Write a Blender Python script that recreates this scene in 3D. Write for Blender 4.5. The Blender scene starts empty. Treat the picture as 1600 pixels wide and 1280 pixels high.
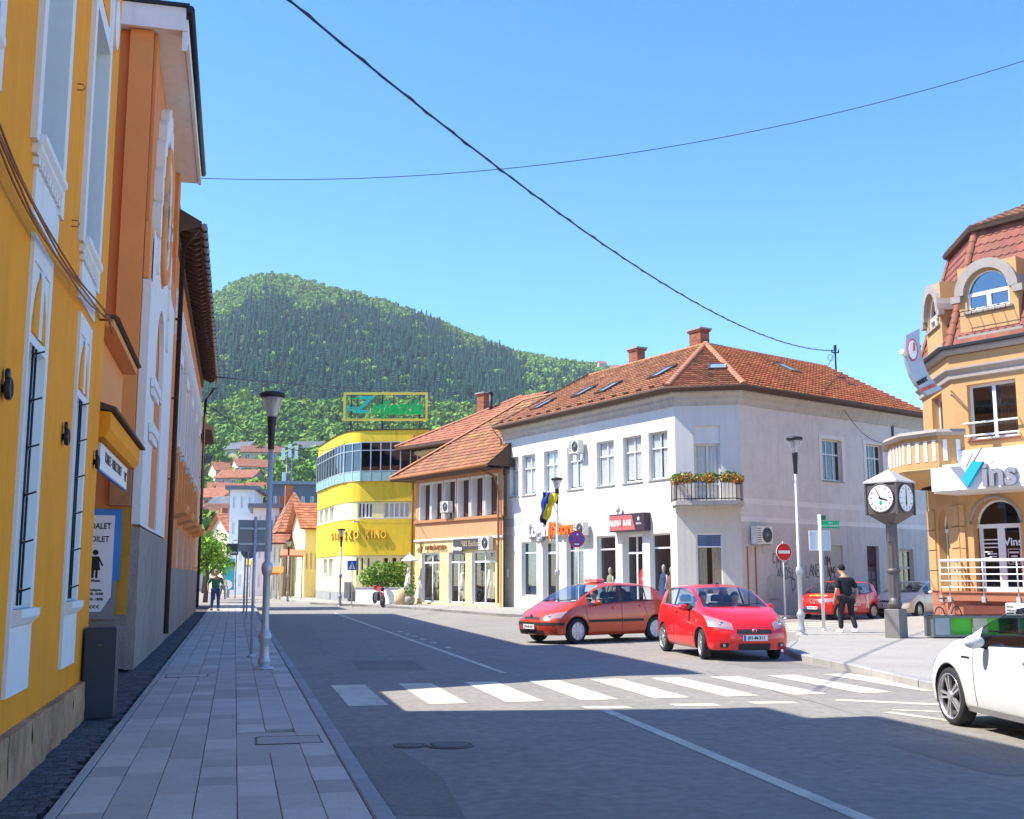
import bpy, math, random
import numpy as np
from math import sin, cos, pi, radians, sqrt, atan2, tan
from mathutils import Vector, Matrix
S = bpy.context.scene
COL = S.collection
RND = random.Random(7)

# ------------------------------------------------------------------ camera, sky, sun, exposure
FPX = 1750.0
PITCH = math.atan(260 / FPX)
FE = math.hypot(FPX, 260)
YAW = math.atan(433 / FE)
CZ = 1.67
HAZE = 0.0002
cd = bpy.data.cameras.new('camera')
cam = bpy.data.objects.new('camera', cd)
COL.objects.link(cam)
cam.location = (0, 0, CZ)
cam.rotation_euler = (pi / 2 + PITCH, 0, -YAW)
cd.sensor_width = 36
cd.lens = FPX / 1600 * 36
cd.clip_start = 0.1
cd.clip_end = 6000
S.camera = cam

SUN_AZ = radians(-10)      # heading the light travels to, from +x towards +y
SUN_EL = radians(52.5)
w = bpy.data.worlds.new('World')
S.world = w
w.use_nodes = True
nt = w.node_tree
nt.nodes.clear()
sky = nt.nodes.new('ShaderNodeTexSky')
sky.sky_type = 'NISHITA'
sky.sun_disc = False
sky.sun_elevation = SUN_EL
dx, dy = -cos(SUN_AZ), -sin(SUN_AZ)          # towards the sun
sky.sun_rotation = math.atan2(dx, dy)
sky.altitude = 450
sky.air_density = 0.85
sky.dust_density = 0.25
sky.ozone_density = 2.2
hs = nt.nodes.new('ShaderNodeHueSaturation')
hs.inputs['Hue'].default_value = 0.505
hs.inputs['Saturation'].default_value = 1.32
hs.inputs['Value'].default_value = 1.0
bg = nt.nodes.new('ShaderNodeBackground')
bg.inputs['Strength'].default_value = 0.132
wo = nt.nodes.new('ShaderNodeOutputWorld')
nt.links.new(sky.outputs[0], hs.inputs['Color'])
nt.links.new(hs.outputs[0], bg.inputs[0])
nt.links.new(bg.outputs[0], wo.inputs[0])
sd = bpy.data.lights.new('sun', 'SUN')
sd.energy = 3.15
sd.angle = radians(0.5)
sd.color = (1.0, 0.945, 0.84)
sun = bpy.data.objects.new('sun', sd)
COL.objects.link(sun)
sun.location = (-60, 0, 80)
sdir = Vector((cos(SUN_AZ) * cos(SUN_EL), sin(SUN_AZ) * cos(SUN_EL), -sin(SUN_EL)))
sun.rotation_euler = sdir.to_track_quat('-Z', 'Y').to_euler()
S.view_settings.view_transform = 'Standard'
S.view_settings.look = 'None'
S.view_settings.exposure = 1.52
S.view_settings.gamma = 1.0
S.cycles.max_bounces = 8
S.cycles.transparent_max_bounces = 16
S.cycles.diffuse_bounces = 4
S.cycles.glossy_bounces = 4
S.cycles.sample_clamp_indirect = 6

def proj_dir(px, py):
    f = Vector((sin(YAW) * cos(PITCH), cos(YAW) * cos(PITCH), sin(PITCH)))
    r = Vector((cos(YAW), -sin(YAW), 0))
    return f * FPX + r * (px - 800) + r.cross(f) * (640 - py)
def gp(px, py, z=0.0):            # ground point seen in the photo at a given height
    d = proj_dir(px, py); t = (z - CZ) / d.z
    return Vector((d.x * t, d.y * t, z))
def dp(px, py, D):                # point at horizontal distance D along the view axis
    d = proj_dir(px, py); t = D / (d.x * sin(YAW) + d.y * cos(YAW))
    return Vector((d.x * t, d.y * t, d.z * t + CZ))

# ------------------------------------------------------------------ materials
MATS = {}
def _nodes(name):
    m = bpy.data.materials.new(name); m.use_nodes = True
    t = m.node_tree; b = t.nodes['Principled BSDF']
    return m, t, b
def mat(name, col, rough=0.8, var=0.12, scale=3.0, bump=0.0, bscale=40.0, metal=0.0, spec=0.35,
        streak=0.0, dirt=None, objvar=0.0, uvvar=0.0, coat=0.0, fine=0.0, stretch=None):
    """painted / stone / metal surface: base colour with patchy wear, optional streaks and relief"""
    if name in MATS: return MATS[name]
    m, t, b = _nodes(name); N = t.nodes.new; L = t.links.new
    b.inputs['Roughness'].default_value = rough
    b.inputs['Metallic'].default_value = metal
    b.inputs['Specular IOR Level'].default_value = spec
    if coat:
        b.inputs['Coat Weight'].default_value = coat; b.inputs['Coat Roughness'].default_value = 0.04
    geo = N('ShaderNodeNewGeometry')
    mp = N('ShaderNodeMapping'); L(geo.outputs['Position'], mp.inputs['Vector'])
    if stretch: mp.inputs['Scale'].default_value = stretch
    rgb = N('ShaderNodeRGB'); rgb.outputs[0].default_value = (*col, 1)
    cur = rgb.outputs[0]
    def mul(fac_socket, lo, hi):
        nonlocal cur
        mr = N('ShaderNodeMapRange'); mr.inputs['To Min'].default_value = lo; mr.inputs['To Max'].default_value = hi
        L(fac_socket, mr.inputs['Value'])
        vm = N('ShaderNodeVectorMath'); vm.operation = 'SCALE'
        L(cur, vm.inputs[0]); L(mr.outputs[0], vm.inputs['Scale']); cur = vm.outputs[0]
    if var:
        n = N('ShaderNodeTexNoise'); n.inputs['Scale'].default_value = scale; n.inputs['Detail'].default_value = 6
        n.inputs['Roughness'].default_value = 0.62
        L(mp.outputs[0], n.inputs['Vector']); mul(n.outputs[0], 1 - 1.6 * var, 1 + 1.6 * var)
    if fine:
        n = N('ShaderNodeTexNoise'); n.inputs['Scale'].default_value = scale * 22; n.inputs['Detail'].default_value = 3
        L(mp.outputs[0], n.inputs['Vector']); mul(n.outputs[0], 1 - 1.8 * fine, 1 + 1.8 * fine)
    if streak:
        m2 = N('ShaderNodeMapping'); m2.inputs['Scale'].default_value = (5, 5, 0.35); L(geo.outputs['Position'], m2.inputs['Vector'])
        n = N('ShaderNodeTexNoise'); n.inputs['Scale'].default_value = 1.0; n.inputs['Detail'].default_value = 5
        L(m2.outputs[0], n.inputs['Vector'])
        r = N('ShaderNodeMapRange'); r.inputs['From Min'].default_value = 0.52; r.inputs['From Max'].default_value = 0.75
        L(n.outputs[0], r.inputs['Value']); mul(r.outputs[0], 1.0, 1 - streak)
    if dirt:
        dcol, z0, z1, amt = dirt
        n = N('ShaderNodeTexNoise'); n.inputs['Scale'].default_value = 1.6; n.inputs['Detail'].default_value = 7; n.inputs['Roughness'].default_value = .7
        L(geo.outputs['Position'], n.inputs['Vector'])
        r = N('ShaderNodeMapRange'); r.inputs['From Min'].default_value = 0.45; r.inputs['From Max'].default_value = 0.7
        r.inputs['To Max'].default_value = amt; L(n.outputs[0], r.inputs['Value'])
        mx = N('ShaderNodeMix'); mx.data_type = 'RGBA'; L(r.outputs[0], mx.inputs['Factor']); L(cur, mx.inputs['A'])
        mx.inputs['B'].default_value = (*dcol, 1); cur = mx.outputs['Result']
    if objvar:
        oi = N('ShaderNodeObjectInfo'); mul(oi.outputs['Random'], 1 - objvar, 1 + objvar)
    if uvvar:
        uv = N('ShaderNodeUVMap'); wn = N('ShaderNodeTexWhiteNoise'); wn.noise_dimensions = '2D'
        L(uv.outputs[0], wn.inputs['Vector']); mul(wn.outputs['Value'], 1 - uvvar, 1 + uvvar)
        hsn = N('ShaderNodeHueSaturation'); L(cur, hsn.inputs['Color'])
        mr = N('ShaderNodeMapRange'); mr.inputs['To Min'].default_value = 0.5 - 0.06 * uvvar; mr.inputs['To Max'].default_value = 0.5 + 0.06 * uvvar
        sp = N('ShaderNodeSeparateColor'); L(wn.outputs['Color'], sp.inputs[0]); L(sp.outputs[1], mr.inputs['Value']); L(mr.outputs[0], hsn.inputs['Hue'])
        cur = hsn.outputs[0]
    L(cur, b.inputs['Base Color'])
    if bump:
        n = N('ShaderNodeTexNoise'); n.inputs['Scale'].default_value = bscale; n.inputs['Detail'].default_value = 5
        L(mp.outputs[0], n.inputs['Vector'])
        bp = N('ShaderNodeBump'); bp.inputs['Strength'].default_value = bump; bp.inputs['Distance'].default_value = 0.02
        L(n.outputs[0], bp.inputs['Height']); L(bp.outputs[0], b.inputs['Normal'])
    MATS[name] = m
    return m
def glass(name, tint=(0.8, 0.85, 0.85), refl=0.12, dark=0.0, body=(0.02, 0.025, 0.03)):
    if name in MATS: return MATS[name]
    m = bpy.data.materials.new(name); m.use_nodes = True; t = m.node_tree; t.nodes.clear(); N = t.nodes.new; L = t.links.new
    tr = N('ShaderNodeBsdfTransparent'); tr.inputs[0].default_value = (*tint, 1)
    gl = N('ShaderNodeBsdfGlossy'); gl.inputs['Roughness'].default_value = 0.015
    l0 = N('ShaderNodeLayerWeight'); l0.inputs['Blend'].default_value = .5
    lw = N('ShaderNodeMath'); lw.operation = 'POWER'; lw.inputs[1].default_value = 4.0; L(l0.outputs['Facing'], lw.inputs[0])
    mr = N('ShaderNodeMapRange'); mr.inputs['To Min'].default_value = refl * .6; mr.inputs['To Max'].default_value = 1.0
    L(lw.outputs[0], mr.inputs['Value'])
    df = N('ShaderNodeBsdfPrincipled'); df.inputs['Base Color'].default_value = (*body, 1); df.inputs['Roughness'].default_value = .3
    m1 = N('ShaderNodeMixShader'); m1.inputs[0].default_value = dark; L(tr.outputs[0], m1.inputs[1]); L(df.outputs[0], m1.inputs[2])
    m2 = N('ShaderNodeMixShader'); L(mr.outputs[0], m2.inputs[0]); L(m1.outputs[0], m2.inputs[1]); L(gl.outputs[0], m2.inputs[2])
    o = N('ShaderNodeOutputMaterial'); L(m2.outputs[0], o.inputs[0])
    MATS[name] = m
    return m
def carpaint(name, col, flake=0.0):
    if name in MATS: return MATS[name]
    m, t, b = _nodes(name)
    b.inputs['Base Color'].default_value = (*col, 1); b.inputs['Metallic'].default_value = flake
    b.inputs['Roughness'].default_value = 0.28; b.inputs['Coat Weight'].default_value = 0.6; b.inputs['Coat Roughness'].default_value = 0.05
    N = t.nodes.new; L = t.links.new
    geo = N('ShaderNodeNewGeometry'); n = N('ShaderNodeTexNoise'); n.inputs['Scale'].default_value = 5; n.inputs['Detail'].default_value = 6
    L(geo.outputs['Position'], n.inputs['Vector'])
    mx = N('ShaderNodeMix'); mx.data_type = 'RGBA'; mx.inputs['A'].default_value = (*[c * .9 for c in col], 1)
    mx.inputs['B'].default_value = (*[min(1, c * 1.06 + .004) for c in col], 1); L(n.outputs[0], mx.inputs['Factor'])
    L(mx.outputs['Result'], b.inputs['Base Color'])
    MATS[name] = m
    return m

# ------------------------------------------------------------------ mesh builder
class MB:
    def __init__(s): s.v = []; s.f = []; s.m = []; s.uv = []; s.sm = []
    def face(s, pts, m=0, uv=(0, 0), sm=False):
        i = len(s.v); s.v += [tuple(p) for p in pts]; s.f.append(tuple(range(i, i + len(pts)))); s.m.append(m); s.uv.append(uv); s.sm.append(sm)
    def mesh(s, vs, fs, m=0, uv=(0, 0), sm=False):
        i = len(s.v); s.v += [tuple(p) for p in vs]
        for f in fs: s.f.append(tuple(i + k for k in f)); s.m.append(m); s.uv.append(uv); s.sm.append(sm)
    def box(s, x0, x1, y0, y1, z0, z1, m=0, uv=(0, 0)):
        s.mesh([(x0, y0, z0), (x1, y0, z0), (x1, y1, z0), (x0, y1, z0), (x0, y0, z1), (x1, y0, z1), (x1, y1, z1), (x0, y1, z1)],
               [(0, 3, 2, 1), (4, 5, 6, 7), (0, 1, 5, 4), (1, 2, 6, 5), (2, 3, 7, 6), (3, 0, 4, 7)], m, uv)
    def bbox(s, x0, x1, y0, y1, z0, z1, c=0.01, m=0, uv=(0, 0)):     # box with chamfered top edges
        s.mesh([(x0, y0, z0), (x1, y0, z0), (x1, y1, z0), (x0, y1, z0), (x0, y0, z1 - c), (x1, y0, z1 - c), (x1, y1, z1 - c), (x0, y1, z1 - c),
                (x0 + c, y0 + c, z1), (x1 - c, y0 + c, z1), (x1 - c, y1 - c, z1), (x0 + c, y1 - c, z1)],
               [(0, 3, 2, 1), (0, 1, 5, 4), (1, 2, 6, 5), (2, 3, 7, 6), (3, 0, 4, 7), (4, 5, 9, 8), (5, 6, 10, 9), (6, 7, 11, 10), (7, 4, 8, 11), (8, 9, 10, 11)], m, uv)
    def prism(s, poly, axis, a, b, m=0, uv=(0, 0)):
        """polygon (2d) extruded along axis 'x','y','z' from a to b"""
        def P(q, t): return {'x': (t, q[0], q[1]), 'y': (q[0], t, q[1]), 'z': (q[0], q[1], t)}[axis]
        n = len(poly)
        s.mesh([P(q, a) for q in poly] + [P(q, b) for q in poly],
               [tuple(range(n))[::-1], tuple(range(n, 2 * n))] + [(i, (i + 1) % n, n + (i + 1) % n, n + i) for i in range(n)], m, uv)
    def tube(s, path, r, n=8, m=0, caps=True, sm=True, uv=(0, 0)):
        pts = [Vector(p) for p in path]; rs = r if isinstance(r, (list, tuple)) else [r] * len(pts); vs = []
        for i, p in enumerate(pts):
            d = (pts[min(i + 1, len(pts) - 1)] - pts[max(i - 1, 0)])
            if d.length < 1e-9: d = Vector((0, 0, 1))
            d.normalize(); u = d.orthogonal().normalized() if abs(d.z) < 0.99 else Vector((1, 0, 0))
            if abs(d.z) < 0.99: u = Vector((0, 0, 1)).cross(d).normalized()
            vv = d.cross(u).normalized()
            vs += [p + (u * cos(2 * pi * k / n) + vv * sin(2 * pi * k / n)) * rs[i] for k in range(n)]
        fs = [(i * n + k, i * n + (k + 1) % n, (i + 1) * n + (k + 1) % n, (i + 1) * n + k) for i in range(len(pts) - 1) for k in range(n)]
        s.mesh(vs, fs, m, uv, sm)
        if caps:
            i = len(s.v) - len(vs)
            s.f += [tuple(i + k for k in range(n))[::-1], tuple(i + len(vs) - n + k for k in range(n))]; s.m += [m] * 2; s.uv += [uv] * 2; s.sm += [False] * 2
    def lathe(s, prof, c=(0, 0, 0), n=16, m=0, axis='z', sm=True, caps=True, uv=(0, 0)):
        vs = []
        for (r, h) in prof:
            for k in range(n):
                a = 2 * pi * k / n; x, y = r * cos(a), r * sin(a)
                q = {'z': (x, y, h), 'y': (x, h, y), 'x': (h, x, y)}[axis]
                vs.append((c[0] + q[0], c[1] + q[1], c[2] + q[2]))
        fs = [(i * n + k, i * n + (k + 1) % n, (i + 1) * n + (k + 1) % n, (i + 1) * n + k) for i in range(len(prof) - 1) for k in range(n)]
        s.mesh(vs, fs, m, uv, sm)
        if caps:
            i = len(s.v) - len(vs)
            s.f += [tuple(i + k for k in range(n))[::-1], tuple(i + len(vs) - n + k for k in range(n))]; s.m += [m] * 2; s.uv += [uv] * 2; s.sm += [False] * 2
    def disc(s, c, r, axis='y', n=24, m=0, th=0.01, ry=None):
        ry = ry or r
        s.prism([((c[0] if axis != 'x' else c[1]) + r * cos(2 * pi * k / n), (c[2] if axis != 'z' else c[1]) + ry * sin(2 * pi * k / n)) for k in range(n)],
                axis, {'x': c[0], 'y': c[1], 'z': c[2]}[axis] - th / 2, {'x': c[0], 'y': c[1], 'z': c[2]}[axis] + th / 2, m)
    def data(s, name, mats):
        me = bpy.data.meshes.new(name)
        me.from_pydata(s.v, [], s.f)
        for mt in (mats if isinstance(mats, (list, tuple)) else [mats]): me.materials.append(mt)
        me.polygons.foreach_set('material_index', s.m)
        me.polygons.foreach_set('use_smooth', s.sm)
        if any(u != (0, 0) for u in s.uv):
            ul = me.uv_layers.new(name='UVMap')
            arr = np.repeat(np.array(s.uv, dtype=np.float32), [len(f) for f in s.f], axis=0).ravel()
            ul.data.foreach_set('uv', arr)
        me.update()
        return me
    def build(s, name, mats, parent=None, loc=(0, 0, 0), rz=0.0, **kw):
        return link(name, s.data(name, mats), parent, loc, rz, **kw)
def link(name, me, parent=None, loc=(0, 0, 0), rz=0.0, label=None, cat=None, group=None, kind=None, rot=None):
    o = bpy.data.objects.new(name, me); COL.objects.link(o)
    o.location = loc; o.rotation_euler = rot if rot else (0, 0, rz)
    if parent: o.parent = parent
    if label: o['label'] = label
    if cat: o['category'] = cat
    if group: o['group'] = group
    if kind: o['kind'] = kind
    return o
def empty(name, loc, rz=0.0, label=None, cat=None, group=None, kind=None):
    o = link(name, None, None, loc, rz, label, cat, group, kind); o.empty_display_size = .2
    return o
def kids(o): return [c for c in bpy.data.objects if c.parent == o]
def copy_tree(o, loc=None, rz=None, label=None, parent=None):
    c = o.copy(); COL.objects.link(c); c.parent = parent
    if loc is not None: c.location = loc
    if rz is not None: c.rotation_euler = (0, 0, rz)
    if label: c['label'] = label
    for ch in list(o.children): copy_tree(ch, parent=c)
    return c
def text(name, body, size, m, parent, loc, rot=(pi / 2, 0, 0), ext=0.01, bold=0.0, align='CENTER', shear=0.0, sx=1.0, space=1.0):
    cu = bpy.data.curves.new(name, 'FONT'); cu.body = body; cu.size = size; cu.extrude = ext; cu.offset = bold
    cu.align_x = align; cu.align_y = 'CENTER'; cu.shear = shear; cu.space_character = space; cu.resolution_u = 3
    o = bpy.data.objects.new(name, cu)
    me = bpy.data.meshes.new_from_object(o); bpy.data.objects.remove(o)
    me.materials.clear(); me.materials.append(m)
    if sx != 1.0: me.transform(Matrix.Diagonal((sx, 1, 1, 1)))
    return link(name, me, parent, loc, 0, rot=rot)

# ------------------------------------------------------------------ facades
class Fac:
    """a vertical plane from ground point a (left, seen from outside) to b (right); local x along, -y outward, z up"""
    def __init__(s, root, a, b, z=0.0):
        s.root = root; s.a = Vector((a[0], a[1])); s.b = Vector((b[0], b[1])); d = s.b - s.a
        s.L = d.length; s.ang = atan2(d.y, d.x); s.z = z
    def loc(s, x=0, y=0, z=0):
        c, n = cos(s.ang), sin(s.ang)
        p = Vector((s.a.x + c * x - n * y, s.a.y + n * x + c * y, s.z + z))
        return p - s.root.location if s.root else p
    def put(s, mb, name, mats, x=0, y=0, z=0, **kw):
        return mb.build(name, mats, s.root, s.loc(x, y, z), s.ang, **kw)
    def text(s, name, body, size, m, x, y, z, parent=None, **kw):
        if parent: return text(name, body, size, m, parent, (x, y, z), **kw)
        o = text(name, body, size, m, s.root, s.loc(x, y, z), **kw); o.rotation_euler = (pi / 2, 0, s.ang)
        return o
def wall_mesh(L, z0, z1, holes, mfn=None, cutsz=(), cutsx=(), room=0.9, thick=None):
    """front skin with openings (x0,x1,z0,z1,depth[,arch]), reveals and the dark room behind (material 0 wall, 1 reveal, 2 room)"""
    mb = MB(); xs = sorted(set([0, L] + [round(h[0], 4) for h in holes] + [round(h[1], 4) for h in holes] + list(cutsx)))
    zs = sorted(set([z0, z1] + [round(h[2], 4) for h in holes] + [round(h[3], 4) for h in holes] + list(cutsz)))
    for i in range(len(xs) - 1):
        for j in range(len(zs) - 1):
            xc, zc = (xs[i] + xs[i + 1]) / 2, (zs[j] + zs[j + 1]) / 2
            if any(h[0] < xc < h[1] and h[2] < zc < h[3] for h in holes): continue
            mb.face([(xs[i], 0, zs[j]), (xs[i + 1], 0, zs[j]), (xs[i + 1], 0, zs[j + 1]), (xs[i], 0, zs[j + 1])], mfn(xc, zc) if mfn else 0)
    for h in holes:
        a, b, c, d, dep = h[:5]; rm = 1
        if len(h) > 5 and h[5]:
            r = (b - a) / 2; cx = (a + b) / 2; zc = d - r; n = 12
            pts = [(cx + r * cos(pi - pi * k / n), zc + r * sin(pi - pi * k / n)) for k in range(n + 1)]
            for k in range(n):
                p, q = pts[k], pts[k + 1]
                mb.face([(p[0], 0, p[1]), (q[0], 0, q[1]), (q[0], 0, d), (p[0], 0, d)], mfn(cx, d + .01) if mfn else 0)
                mb.face([(p[0], 0, p[1]), (p[0], dep, p[1]), (q[0], dep, q[1]), (q[0], 0, q[1])], rm)
                mb.face([(p[0], dep, p[1]), (q[0], dep, q[1]), (q[0], dep, d), (p[0], dep, d)], rm)
            dtop = zc
            mb.face([(a, 0, c), (b, 0, c), (b, dep, c), (a, dep, c)], rm)
            mb.face([(a, 0, c), (a, dep, c), (a, dep, zc), (a, 0, zc)], rm); mb.face([(b, 0, c), (b, 0, zc), (b, dep, zc), (b, dep, c)], rm)
        else:
            mb.face([(a, 0, c), (b, 0, c), (b, dep, c), (a, dep, c)], rm); mb.face([(a, 0, d), (a, dep, d), (b, dep, d), (b, 0, d)], rm)
            mb.face([(a, 0, c), (a, dep, c), (a, dep, d), (a, 0, d)], rm); mb.face([(b, 0, c), (b, 0, d), (b, dep, d), (b, dep, c)], rm)
        if room:
            e = dep; g = dep + room; k = .04
            mb.face([(a - k, g, c - k), (b + k, g, c - k), (b + k, g, d + k), (a - k, g, d + k)], 2)
            mb.face([(a - k, e, c - k), (b + k, e, c - k), (b + k, g, c - k), (a - k, g, c - k)], 2)
            mb.face([(a - k, e, d + k), (b + k, e, d + k), (b + k, g, d + k), (a - k, g, d + k)], 2)
            mb.face([(a - k, e, c - k), (a - k, g, c - k), (a - k, g, d + k), (a - k, e, d + k)], 2)
            mb.face([(b + k, e, c - k), (b + k, g, c - k), (b + k, g, d + k), (b + k, e, d + k)], 2)
    return mb
def curtain_mesh(w, h, amp=0.025, per=0.12, n=40, gap=None):
    mb = MB(); n = max(6, int(w / 0.04))
    for i in range(n):
        x0, x1 = w * i / n, w * (i + 1) / n
        if gap and gap[0] < (x0 + x1) / 2 / w < gap[1]: continue
        y0, y1 = amp * sin(2 * pi * x0 / per), amp * sin(2 * pi * x1 / per)
        mb.face([(x0, y0, 0), (x1, y1, 0), (x1, y1, h), (x0, y0, h)], 0, sm=True)
    return mb
PANES = {}
def window(F, x, z, w, h, cols=2, rows=(0.7,), fm=None, gm=None, dep=0.15, bar=0.06, cur=None, sill=None, name='window', pane=True, gap=None, curh=1.0, mull=None, lbl=None):
    """window set dep inside the wall face: frame part with a pane in each light, curtain and sill under it"""
    mb = MB(); t = .05
    mb.box(0, bar, 0, t, 0, h); mb.box(w - bar, w, 0, t, 0, h); mb.box(bar, w - bar, .002, t, 0, bar); mb.box(bar, w - bar, .002, t, h - bar, h)
    zz = [bar] + [h * r for r in rows] + [h - bar]; xx = [w * k / cols for k in range(cols + 1)]; xx[0] = bar; xx[-1] = w - bar
    mu = mull or bar * .9
    for r in rows: mb.box(bar, w - bar, -.008, t, h * r - mu / 2, h * r + mu / 2)
    for k in range(1, cols): mb.box(w * k / cols - mu / 2, w * k / cols + mu / 2, -.004, t, bar, h - bar)
    fr = F.put(mb, name, fm, x, dep, z, label=lbl)
    if pane:
        for i in range(cols):
            for j in range(len(zz) - 1):
                pw, ph = xx[i + 1] - xx[i], zz[j + 1] - zz[j]; key = (round(pw, 2), round(ph, 2), gm.name)
                if key not in PANES:
                    q = MB(); q.box(0, pw, 0, .008, 0, ph); PANES[key] = q.data('pane', gm)
                link('pane', PANES[key], fr, (xx[i], .02, zz[j]))
    if cur:
        hh = (h - 2 * bar) * curh
        curtain_mesh(w - 2 * bar, hh, gap=gap).build('curtain', cur, fr, (bar, .075, h - bar - hh))
    if sill:
        q = MB(); q.prism([(-.05, -.03), (-.05, .02), (dep, .035), (dep, -.03)], 'x', -.06, w + .06)
        q.build('sill', sill, fr, (0, -dep, -.034))
    return fr
def slab_poly(mb, pts, z0, z1, m=0): mb.prism([(p[0], p[1]) for p in pts], 'z', z0, z1, m)

# ------------------------------------------------------------------ tiled roof plane
def tile_plane(mb, e0, e1, r0, r1, course=0.34, tw=0.22, lift=0.035, wave=0.028, sub=4, m=0, seed=1):
    """e0,e1 eave ends, r0,r1 ridge ends (3d). Courses of pantiles, each row proud of the one above"""
    e0, e1, r0, r1 = map(Vector, (e0, e1, r0, r1)); rr = random.Random(seed)
    u = (e1 - e0).normalized(); nrm = (e1 - e0).cross((r0 + r1) / 2 - e0).normalized()
    if nrm.z < 0: nrm = -nrm
    v = nrm.cross(u).normalized()
    if v.z < 0: v = -v
    H = (r0 - e0).dot(v); nrow = max(1, int(round(H / course)))
    def lim(t): a = e0.lerp(r0, t); b = e1.lerp(r1, t); return (a - e0).dot(u), (b - e0).dot(u)
    for j in range(nrow):
        t0, t1 = j / nrow, (j + 1) / nrow
        a0, b0 = lim(t0); a1, b1 = lim(t1)
        lo, hi = min(a0, a1), max(b0, b1); k0 = int(math.floor(lo / tw)); k1 = int(math.ceil(hi / tw))
        def P(sx, t, h):
            a, b = lim(t); sx = min(max(sx, a), b)
            return e0 + u * sx + v * (H * t) + nrm * h
        for k in range(k0, k1):
            jj = rr.uniform(-.006, .01)
            for q in range(sub):
                s0, s1 = (k + q / sub) * tw, (k + (q + 1) / sub) * tw
                if s1 < min(a0, a1) or s0 > max(b0, b1): continue
                h0, h1 = wave * .5 * (1 + sin(2 * pi * q / sub)), wave * .5 * (1 + sin(2 * pi * (q + 1) / sub))
                A, B = P(s0, t0, h0 + lift + jj), P(s1, t0, h1 + lift + jj)
                C, Dd = P(s1, t1, h1), P(s0, t1, h0)
                if (A - B).length < 1e-4 and (C - Dd).length < 1e-4: continue
                mb.face([A, B, C, Dd], m, (k + .5, j + .5 + seed * 50))
                mb.face([P(s0, t0, -0.01), P(s1, t0, -0.01), B, A], m, (k + .5, j + .5 + seed * 50))
def ridge_tiles(parent, p, q, mt, r=0.11, step=0.36, rootloc=None, name='ridge_tile'):
    p, q = Vector(p), Vector(q); n = max(1, int((q - p).length / step)); d = (q - p) / n
    mb = MB(); L = d.length * 1.08
    vs = []; K = 6
    for (y, rad) in ((0, r * 1.08), (L, r * .94)):
        for k in range(K + 1):
            a = pi * k / K; vs.append((rad * cos(a), y, rad * sin(a) * .8))
    mb.mesh(vs, [(k, k + 1, K + 2 + k, K + 1 + k) for k in range(K)], 0, sm=True)
    mb.face(vs[:K + 1])
    me = mb.data(name, mt)
    rz = atan2(-d.x, d.y); rx = atan2(d.z, math.hypot(d.x, d.y))
    for i in range(n):
        P = p + d * i - (rootloc if rootloc else Vector((0, 0, 0)))
        link(name, me, parent, P, rot=(rx, 0, rz))

# ------------------------------------------------------------------ shared materials
M_asph = mat('asphalt', (0.30, 0.275, 0.24), .9, .13, .35, .5, 220, fine=.22, dirt=((0.22, 0.205, 0.185), 0, 1, .5))
M_pave = mat('pavement_asphalt', (0.36, 0.335, 0.295), .9, .14, .6, .3, 160, fine=.12)
M_slab = mat('paving_stone', (0.49, 0.445, 0.385), .8, .12, 4, .25, 120, objvar=.18, fine=.14)
M_slabs = mat('paving_stone_far', (0.49, 0.445, 0.385), .8, .12, 4, .0, uvvar=.18, fine=.12)
M_joint = mat('joint_sand', (0.09, 0.088, 0.085), .95, .2, 8)
M_kerb = mat('kerb_stone', (0.33, 0.32, 0.31), .85, .15, 3, .3, 90, objvar=.1)
M_sett = mat('dark_setts', (0.085, 0.083, 0.088), .8, .3, 6, .4, 60, uvvar=.35)
M_mark = mat('road_paint', (0.66, 0.60, 0.46), .8, .14, 3, .2, 200, dirt=((0.30, 0.28, 0.24), 0, 1, .6), fine=.16)
M_conc = mat('concrete', (0.33, 0.32, 0.30), .9, .15, 2, .3, 60, streak=.2)
M_dark = mat('dark_room', (0.035, 0.033, 0.032), .9, .2, 2)
M_room = mat('shop_room', (0.16, 0.13, 0.11), .9, .3, 2)
M_white = mat('white_frame', (0.80, 0.80, 0.79), .45, .04, 4)
M_whitewood = mat('weathered_white_frame', (0.70, 0.68, 0.63), .6, .12, 9, .1, 60)
M_curt = mat('white_curtain', (0.86, 0.85, 0.82), .9, .10, 8)
M_curt2 = mat('beige_curtain', (0.55, 0.44, 0.31), .9, .2, 6)
M_glass = glass('window_glass', (.93, .95, .95), .07)
M_glassd = glass('dark_window_glass', (.30, .33, .36), .16)
M_glassb = glass('blue_window_glass', (.45, .62, .72), .22)
M_black = mat('black_metal', (0.02, 0.02, 0.022), .45, .2, 9)
M_galv = mat('galvanised_metal', (0.52, 0.54, 0.55), .45, .08, 12, metal=.5)
M_grey = mat('grey_metal', (0.27, 0.28, 0.29), .5, .10, 10, metal=.4)
M_dgrey = mat('anthracite_sheet', (0.045, 0.05, 0.06), .5, .12, 6)
M_rubber = mat('tyre_rubber', (0.03, 0.03, 0.032), .8, .2, 14)
M_red = mat('sign_red', (0.62, 0.02, 0.03), .4, .05)
M_blue = mat('sign_blue', (0.02, 0.10, 0.52), .4, .05)
M_green = mat('sign_green', (0.0, 0.42, 0.16), .4, .05)
M_signw = mat('sign_white', (0.82, 0.82, 0.82), .4, .03)
M_ac = mat('appliance_white', (0.72, 0.70, 0.64), .5, .08, 6, streak=.15)
M_wood = mat('dark_wood', (0.10, 0.055, 0.035), .75, .3, 5, .3, 40)
M_tileO = mat('clay_tiles_orange', (0.36, 0.155, 0.075), .85, .22, 1.2, .3, 50, uvvar=.34, dirt=((0.17, 0.10, 0.055), 0, 1, .8))
M_tileR = mat('clay_tiles_red', (0.42, 0.16, 0.085), .8, .2, 1.5, uvvar=.3, dirt=((0.22, 0.10, 0.06), 0, 1, .5))
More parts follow.
